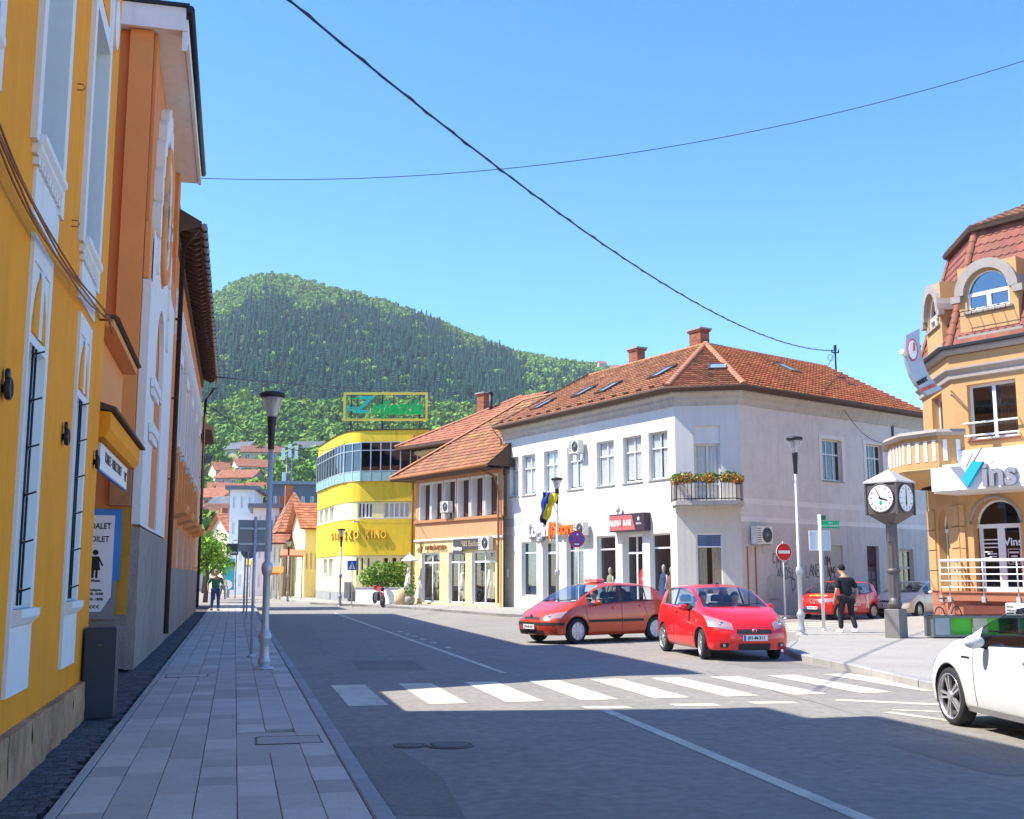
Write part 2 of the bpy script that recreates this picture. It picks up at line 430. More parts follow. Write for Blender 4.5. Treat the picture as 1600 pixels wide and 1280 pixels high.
M_tileB = mat('clay_tiles_brown', (0.30, 0.14, 0.08), .8, .25, 1.2, uvvar=.35, dirt=((0.08, 0.05, 0.035), 0, 1, .6))
M_brick = mat('chimney_brick', (0.33, 0.115, 0.06), .85, .2, 4, uvvar=.35)
M_rust = mat('rust_pipe', (0.34, 0.13, 0.04), .8, .3, 8)
M_skin = mat('skin', (0.50, 0.28, 0.19), .6, .06, 12)

# ------------------------------------------------------------------ ground, road, markings
mb = MB(); mb.box(-90, 120, -40, 150, -.6, -.02); mb.build('ground', mat('earth', (0.14, 0.13, 0.10), .95, .3, .3), kind='structure')
mb = MB(); mb.face([(-30, -30, 0), (90, -30, 0), (90, 128, 0), (-30, 128, 0)])
road = mb.build('road', M_asph, kind='structure')
def stripe(pts, name='painted_stripe', m=None, z=.004):
    mb = MB(); mb.face([(p[0], p[1], z) for p in pts]); return mb.build(name, m or M_mark, road)
for k in range(10):
    x0 = 1.49 + 1.046 * k; y0 = 14.96 - .012 * k
    stripe([(x0, y0), (x0 + .52, y0), (x0 + .52, 17.86), (x0, 17.86)], 'crosswalk_stripe')
for (x0, x1) in ((4.4, 4.98), (5.6, 6.2), (6.72, 7.32)): stripe([(x0, 13.98), (x1, 13.88), (x1, 14.14), (x0, 14.24)])
for (p, q, wd) in (((8.0, 14.15), (9.3, 13.1), .22), ((8.1, 12.95), (9.2, 12.2), .12), ((7.9, 12.75), (8.6, 10.2), .14)):
    d = Vector((q[0] - p[0], q[1] - p[1])).normalized(); n = Vector((-d.y, d.x)) * wd / 2
    stripe([(p[0] + n.x, p[1] + n.y), (q[0] + n.x, q[1] + n.y), (q[0] - n.x, q[1] - n.y), (p[0] - n.x, p[1] - n.y)])
stripe([(4.52, 13.9), (4.66, 13.9), (4.36, 7.0), (4.22, 7.0)], 'centre_line')
stripe([(4.22, 7.0), (4.36, 7.0), (4.05, -10), (3.91, -10)], 'centre_line')
for k in range(4):
    y0 = 19.4 + k * 8.2; stripe([(4.54 - .004 * k * 8, y0), (4.66 - .004 * k * 8, y0), (4.64 - .004 * k * 8, y0 + 8.15), (4.52 - .004 * k * 8, y0 + 8.15)], 'centre_line')
for (y0) in (26.2, 28.2, 29.9, 31.3, 32.6, 34): stripe([(4.86, y0), (5.0, y0), (5.0, y0 + .55), (4.86, y0 + .55)], 'centre_dash')
for k in range(5):       # crossing of the side street
    a = Vector((16.4 + .62 * k, 31.2 + 1.35 * k)); d = Vector((.45, -.1)) ; e = Vector((2.9, 1.0))
    stripe([a, a + e, a + e + Vector((-.2, .5)), a + Vector((-.2, .5))], 'crosswalk_stripe')
M_patch = mat('asphalt_patch', (0.235, 0.215, 0.19), .92, .2, .8, .5, 220, fine=.22); M_tar = mat('tar_seam', (0.15, 0.14, 0.13), .7, .2, 3)
for pts in ([(1.16, 8.2), (1.62, 8.0), (1.75, 9.6), (1.6, 11.4), (1.12, 11.5)], [(2.2, 20.5), (3.4, 20.2), (3.5, 22.6), (2.3, 22.9)], [(6.3, 8.6), (7.3, 8.2), (7.5, 10.1), (6.4, 10.4)], [(9.3, 19.2), (10.6, 19.0), (10.7, 20.6), (9.2, 20.4)]):
    stripe(pts, 'asphalt_patch', M_patch, .0022)
rt = random.Random(17)
for (x, y, n_, dx_, dy_) in ((7.1, 9.0, 18, .05, .6), (5.4, 21, 20, -.1, .9), (1.9, 24, 14, .03, 1.1), (8.4, 15.2, 12, .35, .4)):
    L_, R_ = [], []
    for k in range(n_):
        wv = rt.uniform(.003, .008); L_.append((x - wv, y)); R_.append((x + wv, y)); x += dx_ + rt.uniform(-.07, .07); y += dy_ * rt.uniform(.6, 1.3)
    mb = MB()
    for k in range(n_ - 1): mb.face([(*L_[k], .003), (*R_[k], .003), (*R_[k + 1], .003), (*L_[k + 1], .003)])
    mb.build('crack_seam', M_tar, road)
# manholes
def manhole(x, y, r, lab):
    mb = MB(); mb.lathe([(r + .05, 0), (r + .05, .008), (r + .02, .008), (r + .02, .003), (r, .003), (r, .009), (r * .8, .011), (r * .2, .011), (.001, .011)], (0, 0, 0), 24)
    o = mb.build('manhole_cover', mat('cast_iron', (.10, .095, .09), .6, .3, 12, .4, 80), None, (x, y, .002), label=lab, cat='manhole cover')
manhole(2.14, 11.32, .19, 'round iron manhole cover in the shaded lane left of the centre line')
manhole(1.75, 11.40, .12, 'smaller iron cover beside the round manhole in the road')

# ------------------------------------------------------------------ left sidewalk
SX0, SX1, KX = -1.07, 0.925, 1.08
mb = MB(); mb.box(-3.2, SX1 + .01, -6, 66, -.02, .07)
walk = mb.build('sidewalk', M_joint, kind='structure')
rr = random.Random(11); cnt = 0; slabmesh = {}
far = MB(); cw_ = (SX1 - SX0) / 7
for c in range(7):
    y = -1.5 + rr.random() * .5
    while y < 64:
        ln = rr.choice([.36, .5, .5, .62, .62, .78])
        if y < 25 and y > 4.5 and cnt < 298 and not (c in (4, 5) and 10.55 < y + ln / 2 < 11.75) :
            key = (ln, rr.randint(0, 2))
            if key not in slabmesh:
                q = MB(); q.bbox(.003, cw_ - .003, .003, ln - .003, 0, .05, .004); slabmesh[key] = q.data('paving_slab', M_slab)
            link('paving_slab', slabmesh[key], walk, (SX0 + c * cw_, y, .07 + rr.uniform(-.003, .002))); cnt += 1
        elif not (c in (4, 5) and 10.55 < y + ln / 2 < 11.75):
            far.bbox(SX0 + c * cw_ + .004, SX0 + (c + 1) * cw_ - .004, y + .004, y + ln - .004, .07, .12 + rr.uniform(-.003, .002), .004, uv=(rr.random(), rr.random()))
        y += ln
far.build('paving_slabs', M_slabs, walk, kind='stuff')
mb = MB(); mb.bbox(SX0 + 4 * cw_, SX0 + 6 * cw_, 10.5, 11.8, .07, .118, .003, uv=(.3, .2)); mb.build('paving_slab', M_slab, walk)
# inspection cover frames
def cover(x0, x1, y0, y1, lab):
    e = empty('access_cover', ((x0 + x1) / 2, (y0 + y1) / 2, .12), label=lab, cat='access cover')
    hx, hy = (x1 - x0) / 2, (y1 - y0) / 2; mb = MB(); t = .018
    mb.box(-hx, hx, -hy, -hy + t, -.03, .004); mb.box(-hx, hx, hy - t, hy, -.03, .004); mb.box(-hx, -hx + t, -hy + t, hy - t, -.03, .004); mb.box(hx - t, hx, -hy + t, hy - t, -.03, .004)
    mb.build('frame', M_black, e); mb = MB(); mb.box(-hx + t + .006, hx - t - .006, -hy + t + .006, hy - t - .006, -.02, .003); mb.build('lid', M_slab, e)
cover(.24, .86, 10.98, 11.5, 'paved access cover with dark steel frame near the front of the sidewalk')
cover(-1.0, -.35, 18.45, 18.95, 'paved access cover farther along the sidewalk beside the orange wall')
# kerb stones and edge strip
q = MB(); q.bbox(0, KX - SX1 - .02, .004, .996, -.1, .115, .012); km = q.data('kerb_stone', M_kerb)
for k in range(66): link('kerb_stone', km, walk, (SX1 + .015, -2 + k, RND.uniform(-.003, .003)))
q = MB(); q.bbox(0, .07, .003, .997, 0, .05, .004); km2 = q.data('edging_stone', mat('edging_stone', (.42, .38, .33), .85, .1, 4, objvar=.08))
for k in range(60): link('edging_stone', km2, walk, (SX0 - .078, -2 + k, .072))
mb = MB(); rr = random.Random(5)
y = -2.0
while y < 52:
    x = -1.66 + rr.random() * .03; 
    while x < -1.16:
        s_ = rr.uniform(.075, .11)
        if x + s_ > -1.15: break
        mb.bbox(x, x + s_ - .005, y + rr.uniform(0, .005), y + .095, .06, .108 + rr.uniform(-.003, .004), .004, uv=(rr.random(), rr.random())); x += s_
    y += .1
mb.build('cobbles', M_sett, walk, kind='stuff')

# ------------------------------------------------------------------ right pavement and the far pavement
def kerb_line(parent, pts, w_=.16, z=.13):
    for i in range(len(pts) - 1):
        p, q = Vector(pts[i]), Vector(pts[i + 1]); d = q - p; n = max(1, int(round(d.length / 1.0))); L = d.length / n; a = atan2(d.y, d.x)
        mb = MB(); mb.bbox(.004, L - .004, 0, w_, -.1, z, .02); me = mb.data('kerb_stone', M_kerb)
        for k in range(n):
            pp = p + d * (k / n); link('kerb_stone', me, parent, (pp.x, pp.y, 0), a)
IS = [(9.6, -8), (9.75, 6), (9.95, 12), (10.2, 15.3), (10.75, 18.13), (11.2, 21.0), (11.9, 22.9), (13.2, 25.0), (14.6, 27.6), (15.4, 29.4), (17.0, 31.4), (19.6, 33.7), (22.5, 36.6), (24.5, 38.6), (30, 41.2), (46, 48)]
mb = MB(); slab_poly(mb, IS + [(60, 48), (60, -8)], 0.0, .12)
pavR = mb.build('pavement', M_pave, kind='structure'); kerb_line(pavR, [(x - .0, y) for x, y in IS[1:8]])
n1 = Vector((.958, .2875)); n2 = Vector((-.4215, .907)); u1 = Vector((.2875, -.958)); u2 = Vector((.907, .4215))
wL, wc1, wc2, wR = Vector((13.36, 56.39)), Vector((17.41, 42.9)), Vector((19.75, 41.83)), Vector((32.12, 47.58))
FP = [(4.4, 68.5), (7.0, 62.4), (9.0, 56.2), (10.7, 46.5), (12.6, 42.2), (14.4, 40.6), (17.8, 39.6), (20.6, 40.4), (33.5, 46.3)]
mb = MB(); slab_poly(mb, FP + [(33.5, 60), (12, 110), (3.0, 110), (3.3, 80)], 0, .12)
pavF = mb.build('pavement', M_pave, kind='structure'); kerb_line(pavF, FP[:7])

# ------------------------------------------------------------------ yellow building on the left
M_yel = mat('yellow_plaster', (0.95, 0.335, 0.006), .85, .08, .9, .2, 40, streak=.12, dirt=((.74, .26, .015), 0, 1, .4))
M_wplast = mat('white_plaster_trim', (0.78, 0.76, 0.72), .8, .05, 3, .1, 50, streak=.1)
M_stone = mat('hammered_sandstone', (0.52, 0.30, 0.15), .95, .38, 5, 1.0, 18, dirt=((.15, .10, .06), 0, 1, .7), objvar=.12, stretch=(1, 1, .35))
M_blind = mat('white_blind', (0.62, 0.66, 0.74), .8, .04, 3)
yb = empty('yellow_building', (-1.62, 5, .0), label='bright yellow plastered building with tall white framed windows at the left edge', cat='building')
F = Fac(yb, (-1.62, -4), (-1.62, 13.9))
wins = [9.42 + 4 - 2.72 * k for k in range(4)]      # left jamb centre positions, local
wins = [12.12 + 4] + wins
H = []
for c in wins:
    H.append((c - .57, c + .55, 5.05, 7.5, .30)); H.append((c - .36, c + .38, 1.42, 3.45, .22))
mb = wall_mesh(F.L, .12, 11.3, H, room=.5)
F.put(mb, 'wall', [M_yel, M_wplast, M_blind])
mb = MB(); mb.face([(-1.62, 13.9, .12), (-12, 13.9, .12), (-12, 13.9, 11.3), (-1.62, 13.9, 11.3)]); mb.face([(-1.62, -4, .12), (-12, -4, .12), (-12, -4, 11.3), (-1.62, -4, 11.3)])
mb.box(-12, -3.0, 13.9, 15.2, .12, 12.6); mb.face([(-12, 13.9, .12), (-12, -4, .12), (-12, -4, 11.3), (-12, 13.9, 11.3)])
mb.build('side_wall', M_yel, yb, -yb.location)
mb = MB(); mb.prism([(-1.0, 11.2), (-1.0, 11.36), (-6.6, 15.2), (-12.4, 11.36), (-12.4, 11.2)], 'y', -4.4, 13.95); mb.prism([(-2.9, 12.5), (-2.9, 12.68), (-6.6, 15.2), (-12.4, 11.36), (-12.4, 11.2)], 'y', 13.96, 15.3)
mb.build('roof', M_tileB, yb, -yb.location)
for i, c in enumerate(wins):
    window(F, c - .57, 5.05, 1.12, 2.45, 2, (.72,), M_white, M_glassb, dep=.27, bar=.07)
    q = MB(); y0 = -.05
    q.box(c - .72, c - .57, y0, .0, 4.95, 8.5); q.box(c + .55, c + .72, y0, 0, 4.3 if False else 4.75, 8.5); q.box(c - .57, c + .55, y0, 0, 7.5, 7.62)
    q.box(c - .57, c + .55, y0 + .015, 0, 7.621, 8.5)
    F.put(q, 'window_surround', M_wplast)
    q = MB(); n = 14                                  # yellow lunette over the window
    q.prism([(c + .40 * cos(pi * k / n), 7.75 + .52 * sin(pi * k / n)) for k in range(n + 1)], 'y', -.045, -.02); F.put(q, 'lunette', M_yel)
    q = MB(); q.prism([(0, 5.02), (-.10, 5.02), (-.10, 4.97), (-.07, 4.94), (-.07, 4.91), (-.04, 4.87), (0, 4.87)], 'x', c - .62, c + .52)
    for k in range(9): q.box(c - .56 + k * .125, c - .50 + k * .125, -.05, 0, 4.80, 4.86)
    F.put(q, 'sill', M_wplast)
    q = MB(); q.box(c - .50, c + .66, -.025, 0, 4.42, 4.80); F.put(q, 'apron', M_wplast)
    # ground floor
    q = MB(); q.box(c - .42, c - .36, -.03, 0, .78, 4.3); q.box(c + .38, c + .5, -.03, 0, .78, 4.3)
    q.box(c - .36, c + .38, -.03, 0, 4.1, 4.3); q.box(c - .36, c + .38, -.03, 0, 3.45, 3.52); q.box(c - .36, c + .38, -.03, 0, .78, 1.42); q.box(c - .36, c + .38, -.018, 0, 3.52, 4.1)
    F.put(q, 'window_surround', M_wplast)
    q = MB(); q.prism([(c - .28 + .56 * k / 10, 3.54 + (.0 if k in () else 0)) for k in range(11)][::-1] + [(c - .28 + .56 * k / 12, 3.62 + .42 * sin(pi * k / 12) ** .7) for k in range(13)], 'y', -.035, -.01)
    F.put(q, 'lunette', M_yel)
    q = MB(); q.box(c - .06, c + .06, -.042, -.03, 3.53, 4.08); F.put(q, 'keystone', M_wplast)
    q = MB(); q.prism([(0, 1.42), (-.10, 1.42), (-.10, 1.36), (-.05, 1.30), (0, 1.27)], 'x', c - .40, c + .42); F.put(q, 'sill', M_wplast)
    q = MB()
    for k in range(2): q.tube([(c - .32 + k * .13, -.05, 1.45), (c - .32 + k * .13, -.05, 3.42)], .010, 6)
    for k in range(6):
        z = 1.55 + k * .36; q.box(c - .34, c - .17, -.055, -.043, z, z + .03)
        q.tube([(c - .34, -.05, z), (c - .34, -.14, z + .03)], .008, 5)
    F.put(q, 'window_grille', M_black)
    q = MB(); q.box(c - .36, c + .38, .16, .20, 1.42, 3.45); F.put(q, 'window_blind', M_signw)
# cartouche between the windows
q = MB(); n = 24
q.prism([(17.2 + .20 * cos(2 * pi * k / n), 8.12 + .30 * sin(2 * pi * k / n)) for k in range(n)], 'y', -.05, 0); F.put(q, 'oval_cartouche', M_wplast)
for yy in (8.31, 11.13, 13.56):
    q = MB(); q.lathe([(.03, 0), (.03, -.02), (.075, -.025), (.08, -.035), (.08, -.06), (.065, -.065), (.06, -.055), (.001, -.055)], (0, 0, 0), 16, axis='y')
    q.lathe([(.045, -.02), (.045, -.045), (.001, -.045)], (0, 0, .10), 12, axis='y')
    F.put(q, 'wall_lamp', M_black, yy + 4, 0, 2.96)
for (yy, zz) in ((11.15, 6.28), (11.3, 4.98)):
    q = MB(); q.tube([(0, 0, -.03), (0, -.05, -.03), (0, -.07, 0), (0, -.05, .03), (0, 0, .03)], .006, 6); F.put(q, 'wall_hook', M_rust, yy + 4 - .35, 0, zz)
x = 0.0; k = 0
rr = random.Random(3)
while x < F.L - .02:
    ln = min(rr.uniform(.85, 1.3), F.L - x)
    q = MB(); nx = 6
    pts = [[(ln * i / nx + (0 if i in (0, nx) else rr.uniform(-.02, .02)), -.07 + rr.uniform(-.018, .012), .14 * j - .0) for i in range(nx + 1)] for j in range(4)]
    for j in range(3):
        for i in range(nx): q.face([pts[j][i], pts[j][i + 1], pts[j + 1][i + 1], pts[j + 1][i]])
    top = pts[3]
    for i in range(nx): q.face([top[i], top[i + 1], (top[i + 1][0], 0, .42), (top[i][0], 0, .42)])
    F.put(q, 'plinth_stone', M_stone, x + .004, 0, .10); x += ln + .008
q = MB(); q.box(0, F.L + .04, -.03, 0, .12, .5); F.put(q, 'plinth_core', M_joint)
q = MB()
for k in range(4):
    o = RND.uniform(-.02, .02); pts = []
    for i in range(30):
        t = i / 29; y = 5.2 + (13.42 - 5.2) * t
        z = 4.62 + .0 * t - (.30 + .05 * k) * sin(pi * min(1, t * 1.0)) * (1 - .25 * t) + .02 * sin(9 * t + k) + o
        pts.append((-1.52 + .012 * sin(14 * t + 2 * k), y, z))
    q.tube(pts, .009, 5)
q.tube([(-1.52, 13.42, 4.62), (-1.48, 13.45, 4.45)], .012, 5); q.tube([(-1.62, 13.42, 4.6), (-1.48, 13.42, 4.6)], .015, 6)
q.build('cable_bundle', M_rust, None, label='bundle of thin cables sagging along the yellow wall', cat='cable')
bx = empty('utility_cabinet', (-1.43, 13.62, .12), label='tall anthracite metal utility box standing against the yellow wall', cat='utility box')
q = MB(); q.bbox(-.165, .17, -.2, .2, 0, .98, .012); q.build('cabinet', M_dgrey, bx)
q = MB(); q.box(-.15, .155, -.215, -.2, .03, .95); q.build('door', M_dgrey, bx); q = MB(); q.box(-.01, .02, -.22, -.215, .78, .80); q.build('lock', M_rust, bx)

# ------------------------------------------------------------------ orange building on the left
M_or = mat('orange_plaster', (0.74, 0.26, 0.075), .85, .09, .8, .2, 30, streak=.16, dirt=((.58, .20, .07), 0, 1, .35))
M_orl = mat('light_orange_plaster', (0.80, 0.32, 0.10), .85, .07, 1.0, .15, 30)
M_ocre = mat('ochre_plaster', (0.62, 0.30, 0.03), .85, .14, 1.5, .15, 30, dirt=((.35, .16, .03), 0, 1, .4))
M_gran = mat('granite_render', (0.33, 0.28, 0.24), .9, .22, 2.5, .8, 70, fine=.25, objvar=.08)
ob = empty('orange_building', (-1.76, 24, 0), label='long orange plastered building with white ornaments, overhanging eaves and granite base', cat='building')
# recess between the two buildings
q = MB(); q.box(-2.95, -2.9, 13.95, 20.3, .12, 3.5); q.build('link_wall', M_orl, ob, -ob.location)
q = MB(); q.box(-2.9, -1.72, 13.92, 17.3, 3.7, 4.62); q.build('link_wall', M_orl, ob, -ob.location)
q = MB(); q.prism([(17.3, .1), (17.4, 5.8), (20.28, 12.5), (20.28, .1)], 'x', -2.75, -2.5); q.build('shade_wedge', M_or, ob, -ob.location)  # unseen wedge added to keep sun off the sidewalk and slant the shadow edge
q = MB(); q.box(-2.89, -1.7, 13.92, 18.1, 3.42, 3.68); q.build('link_ceiling', M_orl, ob, -ob.location)
q = MB(); q.prism([(-1.9, 4.63), (-1.52, 4.63), (-1.52, 4.72), (-1.9, 4.80)], 'y', 13.92, 17.28); q.build('ledge', M_orl, ob, -ob.location)
q = MB(); q.prism([(-2.9, 4.82), (-1.5, 4.735), (-1.46, 4.75), (-1.5, 4.78), (-2.9, 4.9)], 'y', 13.93, 17.32); q.build('roof_sheet', M_wood, ob, -ob.location)
q = MB(); q.prism([(-1.72, 3.30), (-1.56, 3.30), (-1.50, 3.40), (-1.50, 3.60), (-1.72, 3.62)], 'y', 13.95, 18.15); q.build('canopy', M_yel, ob, -ob.location)
q = MB(); q.prism([(-1.75, 3.64), (-1.44, 3.62), (-1.44, 3.66), (-1.75, 3.76)], 'y', 13.93, 18.4); q.build('canopy_cap', M_wood, ob, -ob.location)
sg = empty('toilet_sign', (-1.64, 16.1, 3.12), label='white strip sign reading TOALET - PUBLIC TOILET under the yellow canopy', cat='sign')
q = MB(); q.box(-.03, 0, -1.75, 1.72, -.16, .16); q.build('board', M_signw, sg); q = MB(); q.box(-.035, .004, -1.75, 1.72, -.185, -.161); q.build('trim', mat('trim_blue', (.10, .25, .55), .5), sg)
text('lettering', 'TOALET - PUBLIC TOILET', .19, M_wood, sg, (.004, -.2, .02), (pi / 2, 0, pi / 2), ext=.002)
text('lettering', 'WC', .2, M_wood, sg, (.004, 1.45, .0), (pi / 2, 0, pi / 2), ext=.002)
# facade
WX, WY0, WY1 = -1.76, 20.3, 52.2  # orange building layout enlarged about the camera position, results typed in as plain numbers
FO = Fac(ob, (WX, WY0), (WX, WY1))
W5 = [32.2 - WY0 + 4.15 * k for k in range(5)]
H = [(c - .62, c + .62, 3.93, 7.45, .3, True) for c in W5] + [(c - .55, c + .55, 1.93, 3.13, .25) for c in W5]
FO.put(wall_mesh(FO.L, .12, 11.5, H, room=.4), 'wall', [M_or, M_wplast, M_dark])
q = MB()
for (z0, z1, m_) in ((.12, 1.02, 0), (1.02, 2.84, 1), (2.84, 11.5, 2)): q.face([(WX, WY0, z0), (-12, WY0, z0), (-12, WY0, z1), (WX, WY0, z1)], m_)
q.face([(WX, WY1, .12), (-12, WY1, .12), (-12, WY1, 10.5), (WX, WY1, 10.5)], 2); q.face([(-12, WY0, .12), (-12, WY1, .12), (-12, WY1, 10.5), (-12, WY0, 10.5)], 2)
q.build('side_wall', [M_gran, M_ocre, M_or], ob, -ob.location)
q = MB(); q.box(-2.12, -1.78, 20.14, 20.3, 2.86, 3.6); q.build('corner_block', mat('weathered_orange', (.42, .20, .08), .9, .3, 3), ob, -ob.location)
q = MB(); q.box(-2.18, -1.78, 20.18, 20.3, 3.61, 11.5); q.build('pilaster', M_orl, ob, -ob.location)
for (a_, b_, z_, p_) in ((-.02, .5, 7.95, .05), (7.4, 8.2, 1.95, .09)): q = MB(); q.box(a_, b_, -p_, 0, z_, 11.5); FO.put(q, 'pilaster', M_or)
q = MB(); q.box(-.03, .55, -.09, 0, 6.9, 7.94); FO.put(q, 'pilaster_block', M_orl)
mb = wall_mesh(6.9, 2.55, 8.0, [(1.75, 3.9, 5.35, 7.08, .1, True), (1.75, 3.9, 2.6, 5.28, .06)], room=0)
FO.put(mb, 'white_panel', [M_wplast, M_wplast, M_dark], .6, -.11)
q = MB(); q.box(-.02, .6, -.14, 0, 2.55, 6.88); FO.put(q, 'white_pier', M_wplast)
q = MB(); q.box(2.36, 4.49, -.07, 0, 2.61, 5.26); FO.put(q, 'panel', M_or)
q = MB(); q.box(4.7, 7.3, -.10, 0, 7.2, 8.6); FO.put(q, 'panel', M_or)
for z in (5.15, 4.30):
    q = MB(); q.box(1.2, 2.9, -.2, -.12, z, z + .18); q.box(1.3, 2.8, -.17, -.12, z - .14, z); FO.put(q, 'cornice', M_wplast)
# oval window and arch of white blocks
n = 28; oc, oz = 2.9, 8.95
q = MB(); q.prism([(oc + 1.05 * cos(2 * pi * k / n), oz + 1.5 * sin(2 * pi * k / n)) for k in range(n)], 'y', -.125, -.10); FO.put(q, 'oval_surround', M_or)
q = MB(); q.tube([(oc + .9 * cos(2 * pi * k / n), -.15, oz + 1.36 * sin(2 * pi * k / n)) for k in range(n + 1)], .08, 8); FO.put(q, 'oval_frame', M_orl)
q = MB(); q.prism([(oc + .84 * cos(2 * pi * k / n), oz + 1.3 * sin(2 * pi * k / n)) for k in range(n)], 'y', -.145, -.135); FO.put(q, 'oval_pane', M_glassd)
q = MB(); q.prism([(oc + .88 * cos(2 * pi * k / n), oz + 1.33 * sin(2 * pi * k / n)) for k in range(n)], 'y', -.132, -.127); FO.put(q, 'oval_backing', M_wood)
q = MB(); q.tube([(oc + .7 * cos(2 * pi * k / n), -.16, oz + 1.16 * sin(2 * pi * k / n)) for k in range(n + 1)], .035, 6); FO.put(q, 'oval_trim', M_wplast)
blk = [(-1.62, 7.7), (-1.62, 8.4), (-1.5, 9.1), (-1.3, 9.75), (-1.0, 10.28), (-.62, 10.66), (-.21, 10.85), (.21, 10.85), (.62, 10.66), (1.04, 10.25), (1.4, 9.7), (1.66, 9.0), (1.85, 8.3), (1.95, 7.6), (2.0, 6.9)]
for (bx_, bz) in blk:
    q = MB(); wd, hh = .21, .37
    q.prism([(oc + .1 + bx_ + wd * cos(a), bz + hh * (abs(sin(a)) ** .6) * (1 if sin(a) > 0 else -1)) for a in [2 * pi * k / 16 for k in range(16)]], 'y', -.16, 0)
    FO.put(q, 'white_block', M_wplast)
for x in W5:
    q = MB(); q.box(x - .85, x - .62, -.12, 0, 5.3, 7.5); q.box(x + .62, x + .85, -.12, 0, 5.3, 7.5); q.box(x - .85, x + .85, -.12, 0, 7.501, 7.85)
    q.box(x - .9, x - .57, -.18, -.121, 5.12, 5.3); q.box(x + .57, x + .9, -.18, -.121, 5.12, 5.3); FO.put(q, 'window_surround', M_wplast)
    for a_ in (x - .83, x + .63): q = MB(); q.box(a_, a_ + .2, -.10, 0, 3.64, 5.11); FO.put(q, 'pilaster', M_orl)
    window(FO, x - .62, 3.93, 1.24, 3.5, 2, (.62,), M_whitewood, M_glassd, dep=.25)
    window(FO, x - .55, 1.93, 1.1, 1.2, 2, (), M_orl, M_glassd, dep=.2)
    q = MB(); q.prism([(0, 3.24), (-.40, 3.38), (-.45, 3.50), (-.45, 3.58), (0, 3.62)], 'x', x - .95, x + .95); FO.put(q, 'ledge', M_orl)
rr = random.Random(9)
for k in range(26):        # stucco frieze under the eaves
    q = MB(); x = 9.6 + k * .84
    for i in range(7):
        a = 2 * pi * i / 7; q.lathe([(.001, -.05), (.10, -.04), (.12, -.0)], (x + .22 * cos(a), -.0, 8.75 + .33 * sin(a) + rr.uniform(-.05, .05)), 8, axis='y')
    q.box(x - .18, x + .18, -.09, 0, 8.45, 9.05); q.box(x - .06, x + .06, -.12, 0, 7.9, 8.45); q.lathe([(.001, -.15), (.13, -.12), (.16, 0)], (x, 0, 8.77), 10, axis='y')
    FO.put(q, 'stucco_ornament', M_wplast)
x = 0.0
while x < 31.8:
    ln = min(1.6, 31.88 - x); top = 2.5 if x < 8 else 1.88
    q = MB(); q.box(0, ln - .03, -.15 if x < 8 else -.13, 0, .10, top); FO.put(q, 'granite_panel', M_gran, x); x += ln
for yy, top in ((28.55, 10.5), (51.8, 10.2)):
    q = MB(); x = yy - WY0; q.tube([(x, -.58, top - .1), (x, -.45, top - .3), (x, -.2, top - .7), (x, -.2, 0.3)], .06, 8)
    for k in range(4): q.box(x - .07, x + .07, -.22, 0, 2 + k * 2, 2.03 + k * 2)
    FO.put(q, 'downpipe', M_wood)
# tower eaves
q = MB(); q.box(-12, -1.26, 20.05, 28.4, 11.52, 11.66); q.build('soffit', M_wplast, ob, -ob.location)
q = MB(); q.box(-12, -1.22, 20.0, 20.05, 11.48, 11.92); q.prism([(20.02, 11.47), (20.4, 11.47), (20.02, 11.1)], 'x', -1.27, -1.18); q.box(-1.25, -1.18, 20.06, 28.45, 11.50, 11.72); q.build('fascia', M_wplast, ob, -ob.location)
q = MB(); q.box(-12.05, -1.16, 19.95, 28.5, 11.93, 11.99); q.box(-12, -1.18, 20.06, 28.46, 11.73, 11.92); q.tube([(-1.14, 19.95, 11.88), (-1.14, 28.5, 11.82)], .07, 8); q.build('roof_edge', M_black, ob, -ob.location)
q = MB(); q.box(-12, -1.95, 20.7, 27.5, 12.0, 13.0); q.build('attic_wall', M_or, ob, -ob.location)
q = MB(); q.prism([(-1.9, 12.9), (-1.85, 13.0), (-6.5, 14.9), (-12.3, 13.0), (-12.3, 12.9)], 'y', 20.6, 27.6); q.build('roof', M_tileB, ob, -ob.location)
# long wing roof with rafters and gutter
q = MB(); q.prism([(-1.12, 10.42), (-1.12, 10.50), (-6.6, 13.4), (-12.5, 10.5), (-12.5, 10.42), (-6.6, 13.1)], 'y', 28.42, 51.9)
q.build('roof', M_tileB, ob, -ob.location)
q = MB(); q.prism([(-1.78, 10.45), (-1.78, 10.66), (-1.2, 10.42), (-1.2, 10.33), (-1.34, 10.26)], 'y', 0, .12); rf = q.data('rafter', M_wood)
for k in range(45): link('rafter', rf, ob, (1.76, 28.5 + k * .52 - 24, 0))
q = MB(); q.box(-1.76, -1.68, 28.5, 51.8, 10.1, 10.3); q.build('wall_plate', M_wood, ob, -ob.location)
q = MB(); q.prism([(-1.76, 10.2), (-1.12, 10.4), (-1.12, 10.52), (-4, 12.1), (-4, 10.2)], 'y', 28.36, 28.42); q.build('gable_board', M_wood, ob, -ob.location)
q = MB(); q.tube([(-1.06, 28.4, 10.42), (-1.06, 52.0, 10.36)], .075, 8); q.build('gutter', M_grey, ob, -ob.location)
q = MB(); q.box(-1.14, -.98, 0, .03, 10.31, 10.46); rf = q.data('gutter_bracket', M_black)
for k in range(33): link('gutter_bracket', rf, ob, (1.76, 28.6 + k * .7 - 24, 0))
